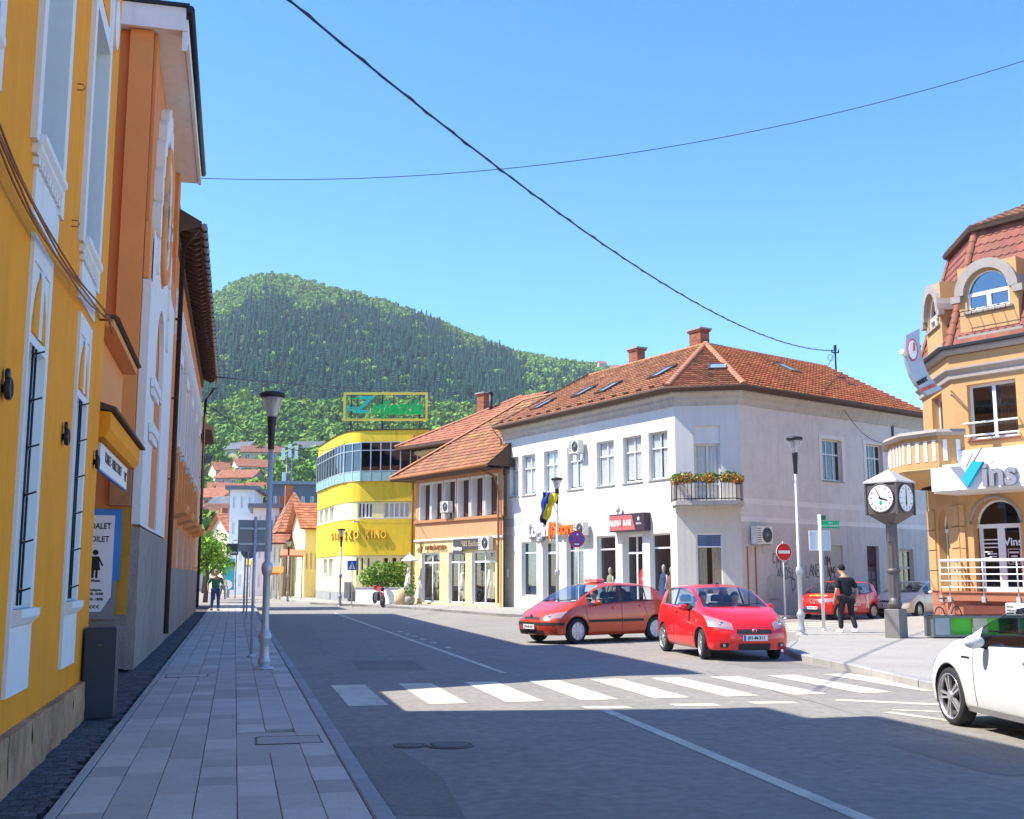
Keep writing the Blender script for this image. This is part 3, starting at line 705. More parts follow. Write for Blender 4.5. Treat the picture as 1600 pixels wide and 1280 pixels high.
# toilet panel
tp = empty('toilet_notice_board', (-2.40, 20.24, .93), label='tall white panel with woman icon, TOALET and TOILET lettering in the recess', cat='sign')
q = MB(); q.box(-.42, .40, -.02, .01, .12, 1.66); q.box(-.42, .44, .012, .02, .6, 1.70); q.build('blue_backing', mat('panel_blue', (.06, .25, .62), .5), tp)
q = MB(); q.prism([(-.42, .13), (.20, .13), (.34, .36), (.34, 1.6), (-.42, 1.6)], 'y', -.035, -.022); q.build('board', M_signw, tp)
q = MB(); q.box(-.42, .40, -.021, -.02, .02, .12); q.prism([(.2, .12), (.4, .12), (.4, .6), (.35, .6), (.35, .35)], 'y', -.036, -.022); q.build('grey_panel', M_grey, tp)
for s_, b_, z_ in ((.125, 'TOALET', 1.43), (.125, 'TOILET', 1.23), (.05, 'Woman', .60), (.04, 'Working time', .46), (.052, '08:00 - 23:00h', .40), (.052, '08:00 - 18:00h', .32), (.11, '<<<<<', .2)):
    text('lettering', b_, s_, M_black, tp, (.11 if z_ > .3 else .05, -.036, z_), ext=.001, bold=.003, sx=.8)
q = MB(); q.disc((0.02, -.038, 1.03), .042, 'y', 16, th=.004)
q.prism([(-.03, .97), (.07, .97), (.14, .83), (.12, .82), (.075, .9), (.10, .76), (.065, .76), (.065, .64), (.03, .64), (.03, .76), (.01, .76), (.01, .64), (-.025, .64), (-.025, .76), (-.06, .76), (-.035, .9), (-.08, .82), (-.10, .83)], 'y', -.04, -.036)
q.build('woman_icon', M_black, tp, (.07, 0, 0))
tp.scale = (1.12, 1, 1.1)

# ------------------------------------------------------------------ reusable fittings
def fac_hit(F, px, py):
    d = proj_dir(px, py); ux, uy = cos(F.ang), sin(F.ang); nx, ny = -uy, ux
    t = (nx * F.a.x + ny * F.a.y) / (nx * d.x + ny * d.y); p = d * t
    return (p.x - F.a.x) * ux + (p.y - F.a.y) * uy, p.z + CZ
def ac_unit(F, x, z, w=.82, h=.58, d=.3, lab='', group='air conditioning units on the walls', y=-.12):
    e = empty('air_conditioner', F.loc(x, y, z) + F.root.location, F.ang, lab, 'air conditioner')
    q = MB(); q.bbox(0, w, -d, 0, 0, h, .015); q.build('casing', M_ac, e)
    q = MB(); q.disc((w * .64, -d - .004, h * .5), h * .42, 'y', 24, th=.01); q.build('fan_opening', M_black, e)
    q = MB()
    for r in (.15, .26, .36, .42):
        n = 20; q.tube([(w * .64 + h * r * cos(2 * pi * k / n), -d - .014, h * .5 + h * r * sin(2 * pi * k / n)) for k in range(n + 1)], .006, 4, caps=False)
    q.lathe([(.001, -.02), (h * .1, -.015), (h * .1, 0)], (w * .64, -d - .004, h * .5), 10, axis='y')
    for k in range(4): a = pi * k / 4; q.tube([(w * .64 - h * .42 * cos(a), -d - .012, h * .5 - h * .42 * sin(a)), (w * .64 + h * .42 * cos(a), -d - .012, h * .5 + h * .42 * sin(a))], .005, 4)
    q.build('fan_guard', M_grey, e)
    q = MB()
    for k in range(7): q.box(.03, w * .26, -d - .006, -d, .06 + k * h * .125, .06 + k * h * .125 + .03)
    q.build('louvre', M_black, e)
    q = MB()
    for xx in (.1, w - .14): q.box(xx, xx + .04, -d, 0.12, -.05, -.002); q.box(xx, xx + .04, .08, .12, -.35, -.05)
    q.build('bracket', M_galv, e)
    return e
def leaves(mb, c, r, n, size, seed, m=(0,), flat=1.0, shell=.55, fn=None):
    rr = random.Random(seed)
    for _ in range(n):
        while True:
            p = Vector((rr.uniform(-1, 1), rr.uniform(-1, 1), rr.uniform(-1, 1)))
            if shell < p.length < 1: break
        q = Vector((c[0] + p.x * r[0], c[1] + p.y * r[1], c[2] + p.z * r[2]))
        if fn and not fn(q): continue
        d = Vector((rr.gauss(0, 1), rr.gauss(0, 1), rr.gauss(0, .6) + .5)).normalized(); u = d.orthogonal().normalized(); v = d.cross(u)
        s = size * rr.uniform(.6, 1.3); a = rr.uniform(0, 6.28); u, v = u * cos(a) + v * sin(a), v * cos(a) - u * sin(a)
        mb.face([q - u * s, q - v * s * .55 + d * s * .15, q + u * s, q + v * s * .55 + d * s * .15], rr.choice(m), (rr.random(), rr.random()))
M_leafG = mat('leaf_green', (0.085, 0.20, 0.02), .6, .2, 3, uvvar=.5, spec=.3)
M_leafB = mat('leaf_bright', (0.24, 0.42, 0.04), .6, .2, 3, uvvar=.45, spec=.3)
M_flo = mat('flower_orange', (0.75, 0.20, 0.03), .6, .2, 9, uvvar=.4)
M_floy = mat('flower_yellow', (0.80, 0.52, 0.06), .6, .2, 9, uvvar=.4)
M_bark = mat('bark', (0.10, 0.07, 0.05), .9, .3, 8, .5, 30)
def lineint(p, d, q, e):
    det = d.x * (-e.y) + e.x * d.y; r = q - p
    t = (r.x * (-e.y) + e.x * r.y) / det
    return p + d * t
def offs(pts, dist):
    """offset an open polyline outward (to the right of travel)"""
    P = [Vector(p) for p in pts]; out = []; ds = [(P[i + 1] - P[i]).normalized() for i in range(len(P) - 1)]; ns = [Vector((d.y, -d.x)) for d in ds]
    for i in range(len(P)):
        if i == 0: out.append(P[0] + ns[0] * dist)
        elif i == len(P) - 1: out.append(P[-1] + ns[-1] * dist)
        else: out.append(lineint(P[i] + ns[i - 1] * dist, ds[i - 1], P[i] + ns[i] * dist, ds[i]))
    return out
def V3(p, z): return Vector((p.x, p.y, z))
def sweep(prof, pts, mb, m=0):
    """profile [(out,z)] swept along an open polyline with mitred corners"""
    rows = [[V3(p, z) for p in offs(pts, o)] for (o, z) in prof]
    for j in range(len(rows) - 1):
        for i in range(len(pts) - 1): mb.face([rows[j][i], rows[j][i + 1], rows[j + 1][i + 1], rows[j + 1][i]], m)
    for i in (0, -1): mb.face([r[i] for r in rows], m)
def on_plane(name, parent, mesh, P, e0, e1, r):
    """place mesh on a roof plane at world point P, local x along the eave, y up the slope, z out"""
    u = (Vector(e1) - Vector(e0)).normalized(); n = u.cross(Vector(r) - Vector(e0)).normalized()
    if n.z < 0: n = -n
    v = n.cross(u); M = Matrix((u, v, n)).transposed()
    o = link(name, mesh, parent, P - parent.location); o.rotation_euler = M.to_euler(); return o
def plane_hit(px, py, e0, e1, r):
    n = (Vector(e1) - Vector(e0)).cross(Vector(r) - Vector(e0)); d = proj_dir(px, py); o = Vector((0, 0, CZ))
    return o + d * ((Vector(e0) - o).dot(n) / d.dot(n))
def brick_chimney(root, P, w, d, z0, z1, ang=0, name='chimney'):
    e = MB(); nb = int((z1 - z0) / .09); rr = random.Random(int(P.x * 10))
    for j in range(nb):
        z = z0 + j * .09; o = (j % 2) * .11
        for (x0, x1, y0, y1) in ((-w / 2, w / 2, -d / 2, d / 2),):
            x = x0 - o
            while x < x1:
                a, b = max(x, x0), min(x + .21, x1)
                if b - a > .03: e.box(a + .005, b - .005, y0 + rr.uniform(-.004, .004), y1, z + .006, z + .086, 0, (rr.random(), rr.random()))
                x += .22
    e.box(-w / 2 + .01, w / 2 - .01, -d / 2 + .012, d / 2 - .01, z0 - .5, z1, 1)
    e.box(-w / 2 - .1, w / 2 + .1, -d / 2 - .1, d / 2 + .1, z1, z1 + .08, 2); e.box(-w / 2 - .06, w / 2 + .06, -d / 2 - .06, d / 2 + .06, z1 - .09, z1 - .002, 0, (.3, .3))
    return e.build(name, [M_brick, M_joint, M_conc], root, V3(P, 0) - V3(root.location, 0), ang)

# ------------------------------------------------------------------ white corner building
M_wb = mat('white_render', (0.74, 0.715, 0.67), .9, .05, .7, .2, 30, streak=.07, dirt=((.60, .58, .54), 0, 1, .35))
M_wbg = mat('grey_render_band', (0.50, 0.495, 0.49), .9, .07, .8, .15, 30)
M_wbb = mat('beige_render', (0.63, 0.60, 0.54), .9, .07, .8, .2, 30, streak=.12, dirt=((.45, .41, .35), 0, 1, .5))
M_wr = mat('side_render_shaded', (0.68, 0.63, 0.59), .92, .08, .7, .3, 30, streak=.09, dirt=((.46, .42, .39), 0, 1, .4))  # same white render, with this side's shade darkened into the base colour
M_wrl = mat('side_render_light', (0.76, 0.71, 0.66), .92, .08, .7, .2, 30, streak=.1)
M_corn = mat('cornice_plaster', (0.50, 0.46, 0.40), .9, .14, 1.5, .3, 30, streak=.25)
wb = empty('corner_building', (17.41, 42.9, 0), label='white two storey corner building with orange tiled roof, flower balcony and ground floor shops', cat='building')
FL, FC, FR = Fac(wb, wL, wc1), Fac(wb, wc1, wc2), Fac(wb, wc2, wR)
UP = [(.62, 1.5), (1.85, 3.15), (3.92, 5.2), (6.0, 7.3), (8.42, 9.78), (10.45, 11.8), (12.3, 13.6)]
H = [(a, b, 5.68, 7.68, .18) for a, b in UP] + [(1.79, 3.2, .69, 3.33, .2), (3.78, 5.0, .16, 3.34, .25), (5.88, 7.3, .5, 3.42, .2), (8.35, 9.8, .45, 3.44, .2), (10.3, 11.75, .16, 3.44, .3), (12.25, 13.65, .45, 3.42, .2)]
def mfn(x, z):
    if z < .55: return 4
    if z < 3.72: return 4 if x < 8.2 else 0
    if x < 8.25 and 4.14 < z < 4.56: return 3
    return 0
FL.put(wall_mesh(FL.L, 0, 9.15, H, mfn, (.55, 3.72, 4.14, 4.56), (8.2,), 1.1), 'wall', [M_wb, M_wb, M_room, M_wbg, M_wbb])
for i, (a, b) in enumerate(UP):
    old = i >= 5
    window(FL, a, 5.68, b - a, 2.0, 2, (.66,), M_whitewood if old else M_white, M_glass, dep=.16, bar=.07, cur=M_curt, sill=M_conc, mull=.05, curh=1 if i % 2 == 0 else .97, gap=(.42, .58) if i in (3, 6) else None)
window(FL, 1.79, .69, 1.41, 2.64, 1, (.80,), M_white, M_glassb, dep=.18, bar=.06, name='shop_window')
for x_, w2 in ((1.86, 1.27), (5.95, 1.28)):
    q = MB(); q.box(x_, x_ + w2 * .96, .5, .53, .75, 2.7); q.box(x_ + w2 * .1, x_ + w2 * .7, .46, .49, .8, 1.9); FL.put(q, 'window_tint_board', mat('tint_board_blue', (.10, .34, .58), .6, .3, 2))  # plain blue boards added behind the panes to make these windows look blue
window(FL, 3.78, .16, 1.22, 3.18, 1, (.82,), M_white, M_glassd, dep=.22, bar=.12, name='shop_door')
window(FL, 5.88, .5, 1.42, 2.92, 2, (.80,), M_white, M_glassb, dep=.18, bar=.06, name='shop_window')
window(FL, 8.35, .45, 1.45, 2.99, 1, (.80,), M_white, M_glass, dep=.18, bar=.07, name='shop_window')
window(FL, 10.3, .16, 1.45, 3.28, 2, (.76,), M_white, M_glass, dep=.26, bar=.10, name='shop_door')
window(FL, 12.25, .45, 1.4, 2.97, 1, (.80,), M_white, M_glass, dep=.18, bar=.07, name='shop_window')
q = MB(); q.disc((0, 0, 0), .22, 'y', 20, th=.004, ry=.42); s_ = FL.put(q, 'round_sticker', M_red, 11.4, .24, 1.55); text('lettering', '-30', .16, M_signw, s_, (0, -.006, 0), ext=.001)
FC.put(wall_mesh(FC.L, 0, 9.15, [(.75, 1.82, 4.74, 7.78, .28), (.75, 1.8, .9, 3.38, .14)], lambda x, z: 4 if z < 4.4 else 0, (4.4,), (), 1.0), 'wall', [mat('chamfer_render', (.66, .64, .61), .9, .06, .8, .3, 30, streak=.1), M_wb, M_room, M_wbg, M_wbb])
window(FC, .75, 4.74, 1.07, 2.3, 2, (.28,), M_whitewood, M_glass, dep=.24, bar=.09, cur=M_curt, name='balcony_door')
q = MB(); q.box(0, 1.07, 0, .2, 0, .74); FC.put(q, 'shutter_box', M_wb, .75, .1, 7.04)
window(FC, .75, .9, 1.05, 2.48, 1, (.78,), M_white, M_glass, dep=.12, bar=.06, cur=M_curt2, name='shop_window', gap=(.4, .6))
q = MB()
for k in range(5): q.box(0, .93, 0, .02, k * .1, k * .1 + .085)
FC.put(q, 'blind', mat('blue_blind', (.12, .2, .45), .5), .81, .17, 2.86)
def mfr(x, z):
    if 4.58 < z < 4.80 or 3.85 < z < 4.05: return 3
    return 4 if z < 3.85 else 0
HR = [(5.54, 7.0, 5.81, 7.64, .16), (8.85, 10.15, 5.9, 7.65, .16), (5.41, 6.77, .12, 2.98, .14), (8.58, 9.5, .12, 3.0, .22), (11.15, 12.3, .75, 2.9, .2)]
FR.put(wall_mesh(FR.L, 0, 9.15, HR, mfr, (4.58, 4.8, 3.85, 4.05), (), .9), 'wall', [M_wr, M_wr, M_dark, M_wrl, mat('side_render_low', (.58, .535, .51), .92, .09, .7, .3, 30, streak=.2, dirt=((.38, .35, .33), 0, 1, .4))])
for (a, b, c, d) in ((5.54, 7.0, 5.81, 7.64), (8.85, 10.15, 5.9, 7.65)):
    window(FR, a, c, b - a, d - c, 3, (.64,), M_whitewood, M_glassd, dep=.15, bar=.07, cur=M_curt, sill=M_conc, mull=.06, gap=(.3, .45))
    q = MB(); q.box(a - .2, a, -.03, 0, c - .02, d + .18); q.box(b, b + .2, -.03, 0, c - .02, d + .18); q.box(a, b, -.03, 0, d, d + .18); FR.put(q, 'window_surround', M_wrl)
q = MB(); q.box(5.42, 6.76, .06, .13, .12, 2.97); FR.put(q, 'blocked_doorway', mat('patched_render', (.50, .45, .38), .95, .2, 2, .4, 30))
q = MB(); q.box(0, .92, 0, .06, 0, 2.86); dr = FR.put(q, 'door', mat('maroon_door', (.07, .025, .03), .6, .2, 6), 8.58, .16, .12)
q = MB()
for i in range(4):
    for j in range(2): q.box(.14 + j * .36, .42 + j * .36, -.012, 0, .15 + i * .42, .48 + i * .42)
for k in range(5): q.tube([(.1 + k * .15, -.01, 1.95), (.3 + k * .1, -.01, 2.75)], .012, 5); q.tube([(.8 - k * .15, -.012, 1.95), (.6 - k * .1, -.012, 2.75)], .012, 5)
q.build('door_panels', mat('door_trim', (.16, .10, .10), .6), dr)
window(FR, 11.15, .75, 1.15, 2.15, 2, (.6,), mat('cream_frame', (.55, .46, .33), .6, .1), M_glassd, dep=.15, bar=.1, cur=M_curt2)
# meter box, rust stained pipes, power box, graffiti
q = MB(); q.bbox(1.55, 2.25, -.12, 0, .75, 1.65, .02); FR.put(q, 'meter_box', M_corn)
for xx in (.28, .78):
    q = MB(); q.box(xx, xx + .09, -.01, 0, .5, 2.85); FR.put(q, 'rust_streak', M_rust)
q = MB(); q.box(0, .12, -.06, 0, 0, 1.0); q.tube([(.06, -.08, .9), (.06, -.08, 1.4)], .02, 6); FR.put(q, 'power_box', M_black, 11.0, 0, 8.1)
def scrawl(x, z, s, strokes, th=.018):
    q = MB()
    for st in strokes:
        pts = []
        for i in range(len(st) - 1):
            for k in range(4):
                t = k / 4; pts.append((st[i][0] * (1 - t) + st[i + 1][0] * t, st[i][1] * (1 - t) + st[i + 1][1] * t))
        pts.append(st[-1])
        q.tube([(x + p[0] * s, -.006, z + p[1] * s) for p in pts], th, 4)
    for i in range(len(q.v)): q.v[i] = (q.v[i][0], max(-.008, min(-.002, q.v[i][1])), q.v[i][2])
    FR.put(q, 'graffiti', M_black)
Cc = [(.35, .9), (.1, 1), (0, .6), (.1, .2), (.35, .3)]; Aa = [(0, 0), (.2, 1), (.4, 0), (.3, .4), (.1, .4)]; Mm = [(0, 0), (.05, 1), (.25, .4), (.45, 1), (.5, 0)]
Oo = [(.2, 1), (0, .6), (.1, .1), (.35, .1), (.4, .6), (.2, 1)]; Ss = [(.35, .9), (.1, .9), (.05, .6), (.3, .45), (.3, .1), (0, .1)]; Dd = [(0, 0), (0, 1), (.35, .8), (.4, .3), (0, 0)]
Ee = [(.35, 1), (0, 1), (0, .5), (.3, .5), (0, .5), (0, 0), (.35, 0)]; Ll = [(0, 1), (0, 0), (.35, .05)]; Nn = [(0, 0), (0, 1), (.35, 0), (.35, 1)]
def word(x, z, s, gl, jig=5):
    rr = random.Random(jig)
    for k, g_ in enumerate(gl): scrawl(x + k * s * .5, z + rr.uniform(-.08, .08), s, [[(p[0] + rr.uniform(-.04, .04), p[1] + rr.uniform(-.05, .05)) for p in g_]])
word(1.9, 2.05, .52, [Cc, Mm, Aa, Ss]); word(2.15, 1.55, .5, [Aa, Nn, Oo, Ss, Ll], 8); word(3.1, .95, .6, [Dd], 2); word(4.1, 1.65, .5, [Ll, Aa, Nn, Ee], 3)
FRb = FR
def word2(x, z, s, gl, jig):
    rr = random.Random(jig); q = MB()
    for k, g_ in enumerate(gl): q.tube([(x + k * s * .5 + p[0] * s, .052, z + p[1] * s + rr.uniform(-.03, .03)) for p in g_], .018, 4)
    FR.put(q, 'graffiti', M_black)
word2(5.5, 2.1, .4, [Oo, Mm], 1); word2(5.7, 1.6, .45, [Nn, Mm, Ee], 2); word2(5.8, 1.2, .4, [Oo, Ss], 4)
# rest of the shell
pL, pR = wL + n1 * 10, wR + n2 * 10; pin = lineint(pL, u1, pR, u2)
q = MB()
for a, b in ((pL, wL), (wR, pR), (pR, pin), (pin, pL)): q.face([V3(a, 0), V3(b, 0), V3(b, 9.15), V3(a, 9.15)])
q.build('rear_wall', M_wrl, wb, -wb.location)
q = MB(); line = [wL, wc1, wc2, wR]
sweep([(0, 8.62), (.06, 8.62), (.06, 8.74), (.14, 8.86), (.14, 8.96), (.28, 9.10), (.28, 9.2), (0, 9.2)], line, q); q.build('cornice', M_corn, wb, -wb.location)
q = MB(); sweep([(.28, 9.17), (.58, 9.22), (.58, 9.30), (.1, 9.30)], line, q); q.build('eave_board', M_wood, wb, -wb.location)
eo = offs(line, .60); EZ = 9.30; RZ = 12.6; wdt = 5.5
Pk = lineint(wL + n1 * wdt, u1, wR + n2 * wdt, u2)
PLr, PRr = wL + n1 * wdt - u1 * .1, wR + n2 * wdt + u2 * .2
eL, eA, eB, eR = [V3(p, EZ) for p in eo]; eL = eL - V3(u1, 0) * .15
K, KL, KR = V3(Pk, RZ), V3(PLr, RZ), V3(PRr, RZ)
q = MB(); tile_plane(q, eL, eA, KL, K, .36, .24, lift=.055, seed=1); q.build('roof_tiles', M_tileO, wb, -wb.location, kind='stuff')
q = MB(); tile_plane(q, eA, eB, K, K, .36, .24, lift=.07, seed=2); q.build('roof_tiles', M_tileO, wb, -wb.location, kind='stuff')
q = MB(); tile_plane(q, eB, eR, K, KR, .38, .24, lift=.085, seed=3); q.build('roof_tiles', mat('clay_tiles_bright', (0.54, 0.19, 0.08), .8, .18, 1.2, uvvar=.25, dirt=((0.30, 0.12, 0.06), 0, 1, .45)), wb, -wb.location, kind='stuff')
q = MB(); bi = V3(pin, EZ); q.face([V3(pL, EZ), KL, K, bi]); q.face([V3(pR, EZ), KR, K, bi]); q.face([eL, KL, V3(pL, EZ)]); q.face([eR, KR, V3(pR, EZ)])
q.build('rear_roof', M_tileB, wb, -wb.location)
for a, b in ((KL, K), (K, KR)): ridge_tiles(wb, b, a, M_tileO, .12, .40, wb.location)
for a in (eA, eB): ridge_tiles(wb, a + Vector((0, 0, .06)), K + Vector((0, 0, .04)), M_tileR, .14, .38, wb.location)
q = MB(); go = offs(line, .66)
q.tube([V3(p, 9.27) for p in go], .07, 8); q.build('gutter', M_wood, wb, -wb.location)
q = MB(); q.tube([eL + Vector((0, 0, .05)), KL + Vector((0, 0, .08))], .07, 6); q.build('verge_board', M_wood, wb, -wb.location)
def skylight(px, py, e0, e1, r, w=.78, h=1.15, mg=None):
    P = plane_hit(px, py, e0, e1, r)
    q = MB(); t = .09
    q.box(-w / 2, w / 2, -h / 2, -h / 2 + t, .04, .15); q.box(-w / 2, w / 2, h / 2 - t, h / 2, .04, .15); q.box(-w / 2, -w / 2 + t, -h / 2 + t, h / 2 - t, .04, .149); q.box(w / 2 - t, w / 2, -h / 2 + t, h / 2 - t, .04, .149)
    o = on_plane('skylight', wb, q.data('skylight', M_wood), P, e0, e1, r)
    g_ = MB(); g_.box(-w / 2 + t, w / 2 - t, -h / 2 + t, h / 2 - t, .10, .12); g_.build('pane', mg or mat('skylight_glass', (.25, .33, .42), .08, .05, spec=.9), o)
for (px, py) in ((850, 634), (914, 614), (952, 608), (1036, 584)): skylight(px, py, eL, eA, K, .8, 1.3)
skylight(1122, 576, eA, eB, K, .85, .95); skylight(1228, 577, eB, eR, K, .8, 1.3)
for (px, py) in ((1314, 592), (1330, 603), (1322, 598)):
    P = plane_hit(px, py, eB, eR, K); q = MB(); q.box(-.3, .3, -.05, .05, .03, .10); q.box(-.02, .02, -.2, .2, .03, .08); on_plane('snow_guard', wb, q.data('snow_guard', M_black), P, eB, eR, K)
for k in range(16):
    P = eL.lerp(eA, (k + .5) / 16) + (K - eA).normalized() * .0; q = MB(); q.box(-.18, .18, .35, .38, .05, .13); on_plane('snow_guard', wb, q.data('snow_guard', M_wood), P, eL, eA, K)
brick_chimney(wb, Pk + u1 * (-.7) + n1 * .2, .85, .55, 12.2, 13.4, FL.ang)
cp = plane_hit(985, 566, eL, eA, K); brick_chimney(wb, wL + n1 * 5.7 + u1 * 4.0, .75, .5, 12.2, 13.35, FL.ang)
# roof pole
P = plane_hit(1306, 572, eB, eR, K)
po = empty('roof_pole', P, label='dark cable pole standing on the orange roof ridge at its right half', cat='pole')
q = MB(); q.tube([(0, 0, -.5), (0, 0, 1.05)], .05, 8); q.build('mast', M_black, po)
q = MB(); q.box(-.22, .22, -.03, .03, .72, .78); q.box(-.05, .05, -.08, .08, .85, 1.15)
for xx in (-.2, .2, 0): q.lathe([(.03, 0), (.045, .04), (.03, .08), (.045, .12), (.001, .14)], (xx, 0, .78), 8)
q.build('insulators', M_black, po)
q = MB(); n = 10
q.tube([(-.3 + .16 * cos(2 * pi * k / n), 0, .45 + .18 * sin(2 * pi * k / n)) for k in range(n + 1)], .015, 4); q.build('cable_coil', M_black, po)
POLE = P + Vector((0, 0, .85))
# balcony
q = MB(); q.prism([(-.25, 0), (2.72, 0), (2.45, -1.0), (0.02, -1.0)], 'z', 4.48, 4.64); q.prism([(-.15, 0), (2.62, 0), (2.35, -.85), (.12, -.85)], 'z', 4.40, 4.479); FC.put(q, 'balcony_slab', M_corn)
q = MB(); rp = [(-.2, -.04), (.06, -.95), (2.41, -.95), (2.67, -.04)]
for z in (4.72, 5.62): q.tube([(a, b, z) for a, b in rp], .022, 6)
q.tube([(a, b, 5.5) for a, b in rp], .012, 5)
for i in range(3):
    a, b = Vector(rp[i]), Vector(rp[i + 1]); n = max(2, int((b - a).length / .145))
    for k in range(n + 1):
        p = a.lerp(b, k / n); q.tube([(p.x, p.y, 4.64), (p.x, p.y, 5.62)], .012 if k % 4 else .02, 5)
FC.put(q, 'balcony_railing', mat('rusty_black_iron', (.05, .035, .03), .7, .3, 12))
def flower_box(x, y, w_, ang, lab, seed):
    e = empty('flower_box', FC.loc(x, y, 5.35) + wb.location, FC.ang + ang, lab, 'flower box', 'flower boxes on the balcony rail')
    q = MB(); q.bbox(-w_ / 2, w_ / 2, -.2, -.02, 0, .18, .01); q.build('box', mat('planter_brown', (.16, .08, .05), .8, .2), e)
    q = MB(); leaves(q, (0, -.13, .2), (w_ / 2 + .15, .24, .24), 260, .055, seed, shell=.2); q.build('foliage', M_leafG, e)
    q = MB(); leaves(q, (0, -.16, .15), (w_ / 2 + .1, .27, .22), 190, .045, seed + 1, (0, 0, 1), shell=.5); q.build('flowers', [M_flo, M_floy], e)
flower_box(.45, -1.0, .85, 0, 'left flower box of orange blooms hung on the balcony rail', 21)
flower_box(1.32, -1.0, .55, 0, 'middle flower box on the front of the balcony rail', 22)
flower_box(2.15, -1.0, .75, 0, 'right front flower box with orange blooms on the balcony rail', 23)
flower_box(-.1, -.45, .6, pi * .57, 'flower box on the left return of the balcony rail', 24)
flower_box(2.62, -.45, .6, -pi * .57, 'trailing flower box on the right return of the balcony rail', 25)
# downpipe between the two houses, shop signs, air conditioners
q = MB(); q.tube([(-.12, -.6, 9.2), (-.12, -.12, 8.7), (-.12, -.12, .3), (-.12, -.3, .15)], .06, 8); FL.put(q, 'downpipe', M_rust)
q = MB(); q.box(.35, .5, -.06, 0, 1.6, 2.05); FL.put(q, 'wall_box', M_wb)
ac_unit(FL, 6.75, 7.3, lab='white air conditioner high between the upper windows of the white building')
ac_unit(FL, 7.1, 3.5, .8, .6, lab='air conditioner at the right end of the phone shop lettering')
ac_unit(FR, .45, 2.95, 1.0, .72, lab='large air conditioner on the shaded side wall above the rust streaks')
ss = empty('shop_sign', FL.loc(2.5, -.02, 3.85) + wb.location, FL.ang, 'white and orange raised shop letters reading Login iStore', 'sign')
text('lettering', 'Login', .92, M_signw, ss, (1.1, -.16, .0), ext=.04, bold=.02, sx=1.0); text('letter_shadow', 'Login', .92, M_grey, ss, (1.14, -.08, -.05), ext=.04, bold=.03)  # grey copy offset behind stands in for the letters' shadow and outline
text('lettering', '|iStore', .86, mat('sign_orange', (.85, .16, .01), .5), ss, (3.3, -.16, .02), ext=.06, bold=.02, sx=1.0)
q = MB(); q.box(.1, 5.0, -.08, -.02, -.3, -.27); q.box(.1, 5.0, -.08, -.02, .2, .23); q.build('mounting_rail', M_galv, ss)
s2 = empty('shop_sign', FL.loc(10.2, 0, 3.45) + wb.location, FL.ang, 'dark and red shop sign box reading ALMA RAS above the door', 'sign')
q = MB(); q.box(-.35, 2.15, -.35, -.01, .1, .86); q.build('box', mat('sign_plum', (.05, .03, .045), .5), s2)
q = MB(); q.prism([(-.33, .16), (1.55, .16), (1.3, .80), (-.33, .80)], 'y', -.365, -.352); q.build('red_panel', mat('sign_salmon', (.50, .12, .12), .5, .3, 30), s2)
text('lettering', 'ALMA', .34, M_signw, s2, (.12, -.37, .46), ext=.01, bold=.012); text('lettering', 'RAS', .34, M_signw, s2, (.98, -.37, .46), ext=.01, bold=.012); text('lettering', '/', .40, M_red, s2, (.6, -.372, .46), ext=.01, bold=.03)
q = MB(); q.prism([(1.78 + (.10 if k % 2 == 0 else .05) * cos(pi / 2 + pi * k / 5), .62 + (.11 if k % 2 == 0 else .055) * sin(pi / 2 + pi * k / 5)) for k in range(10)], 'y', -.366, -.352); q.build('emblem', M_signw, s2)
text('lettering', 'fashion', .13, M_signw, s2, (1.78, -.36, .42), ext=.004)
q = MB(); q.lathe([(.001, 0), (.09, .02), (.12, .16), (.07, .32), (.001, .34)], (.1, -.2, .95), 10); q.tube([(.1, -.2, .86), (.1, -.2, 1.0)], .03, 6); q.build('floodlight', M_ac, s2)

# ------------------------------------------------------------------ orange shop house
M_os = mat('apricot_plaster', (0.62, 0.31, 0.15), .9, .08, .8, .2, 30, streak=.12, dirt=((.55, .30, .15), 0, 1, .4))
M_oy = mat('pale_yellow_plaster', (0.80, 0.62, 0.30), .9, .06, .8, .15, 30, streak=.08)
oh = empty('shop_house', (13.0, 58, 0), label='apricot two storey house with clay tile roof and mannequins in its shop windows', cat='building')
oR, oL = dp(786, 900, 57.0), dp(648, 900, 64.5)
G = Fac(oh, oL, oR)
def hz(pxs): return fac_hit(G, *pxs)
ups = [((657, 765), (668, 816)), ((675, 763), (687, 815)), ((695, 757), (707, 812)), ((716, 753), (728, 810)), ((737, 748), (751, 807)), ((759, 745), (775, 804))]
H = []; UPO = []
for k in range(6):
    x0 = fac_hit(G, ups[k][0][0], 780)[0]; H.append((x0, x0 + 1.12, 4.78, 6.80, .38)); UPO.append(x0)
def gx(px): return fac_hit(G, px, 880)[0]
shops = [(gx(659), gx(687)), (gx(701), gx(727)), (gx(737), gx(774))]
for a, b in shops: H.append((a, b, .22, 2.95, .2))
G.put(wall_mesh(G.L, 0, 7.55, H, lambda x, z: 3 if z < 3.6 else 0, (3.6,), (), 1.5), 'wall', [M_os, M_wplast, M_room, M_oy])
for x0 in UPO:
    window(G, x0, 4.78, 1.12, 2.02, 1, (), mat('brown_frame', (.09, .04, .03), .6, .2), M_glassd, dep=.36, bar=.12, sill=M_oy)
    q = MB(); q.box(x0 - .07, x0, -.03, 0, 4.78, 6.90); q.box(x0 + 1.12, x0 + 1.19, -.03, 0, 4.78, 6.90); q.box(x0, x0 + 1.12, -.03, 0, 6.80, 6.90); G.put(q, 'window_surround', M_wplast)
    q = MB(); q.box(x0 + .12, x0 + .5, .34, .36, 4.9, 6.7); G.put(q, 'shutter', mat('brown_shutter', (.10, .045, .035), .7, .2, 9))
for i, (a, b) in enumerate(shops):
    window(G, a, .22, b - a, 2.73, 2, (.80,), M_white, M_glass, dep=.14, bar=.09, name='shop_window' if i < 2 else 'shop_front')
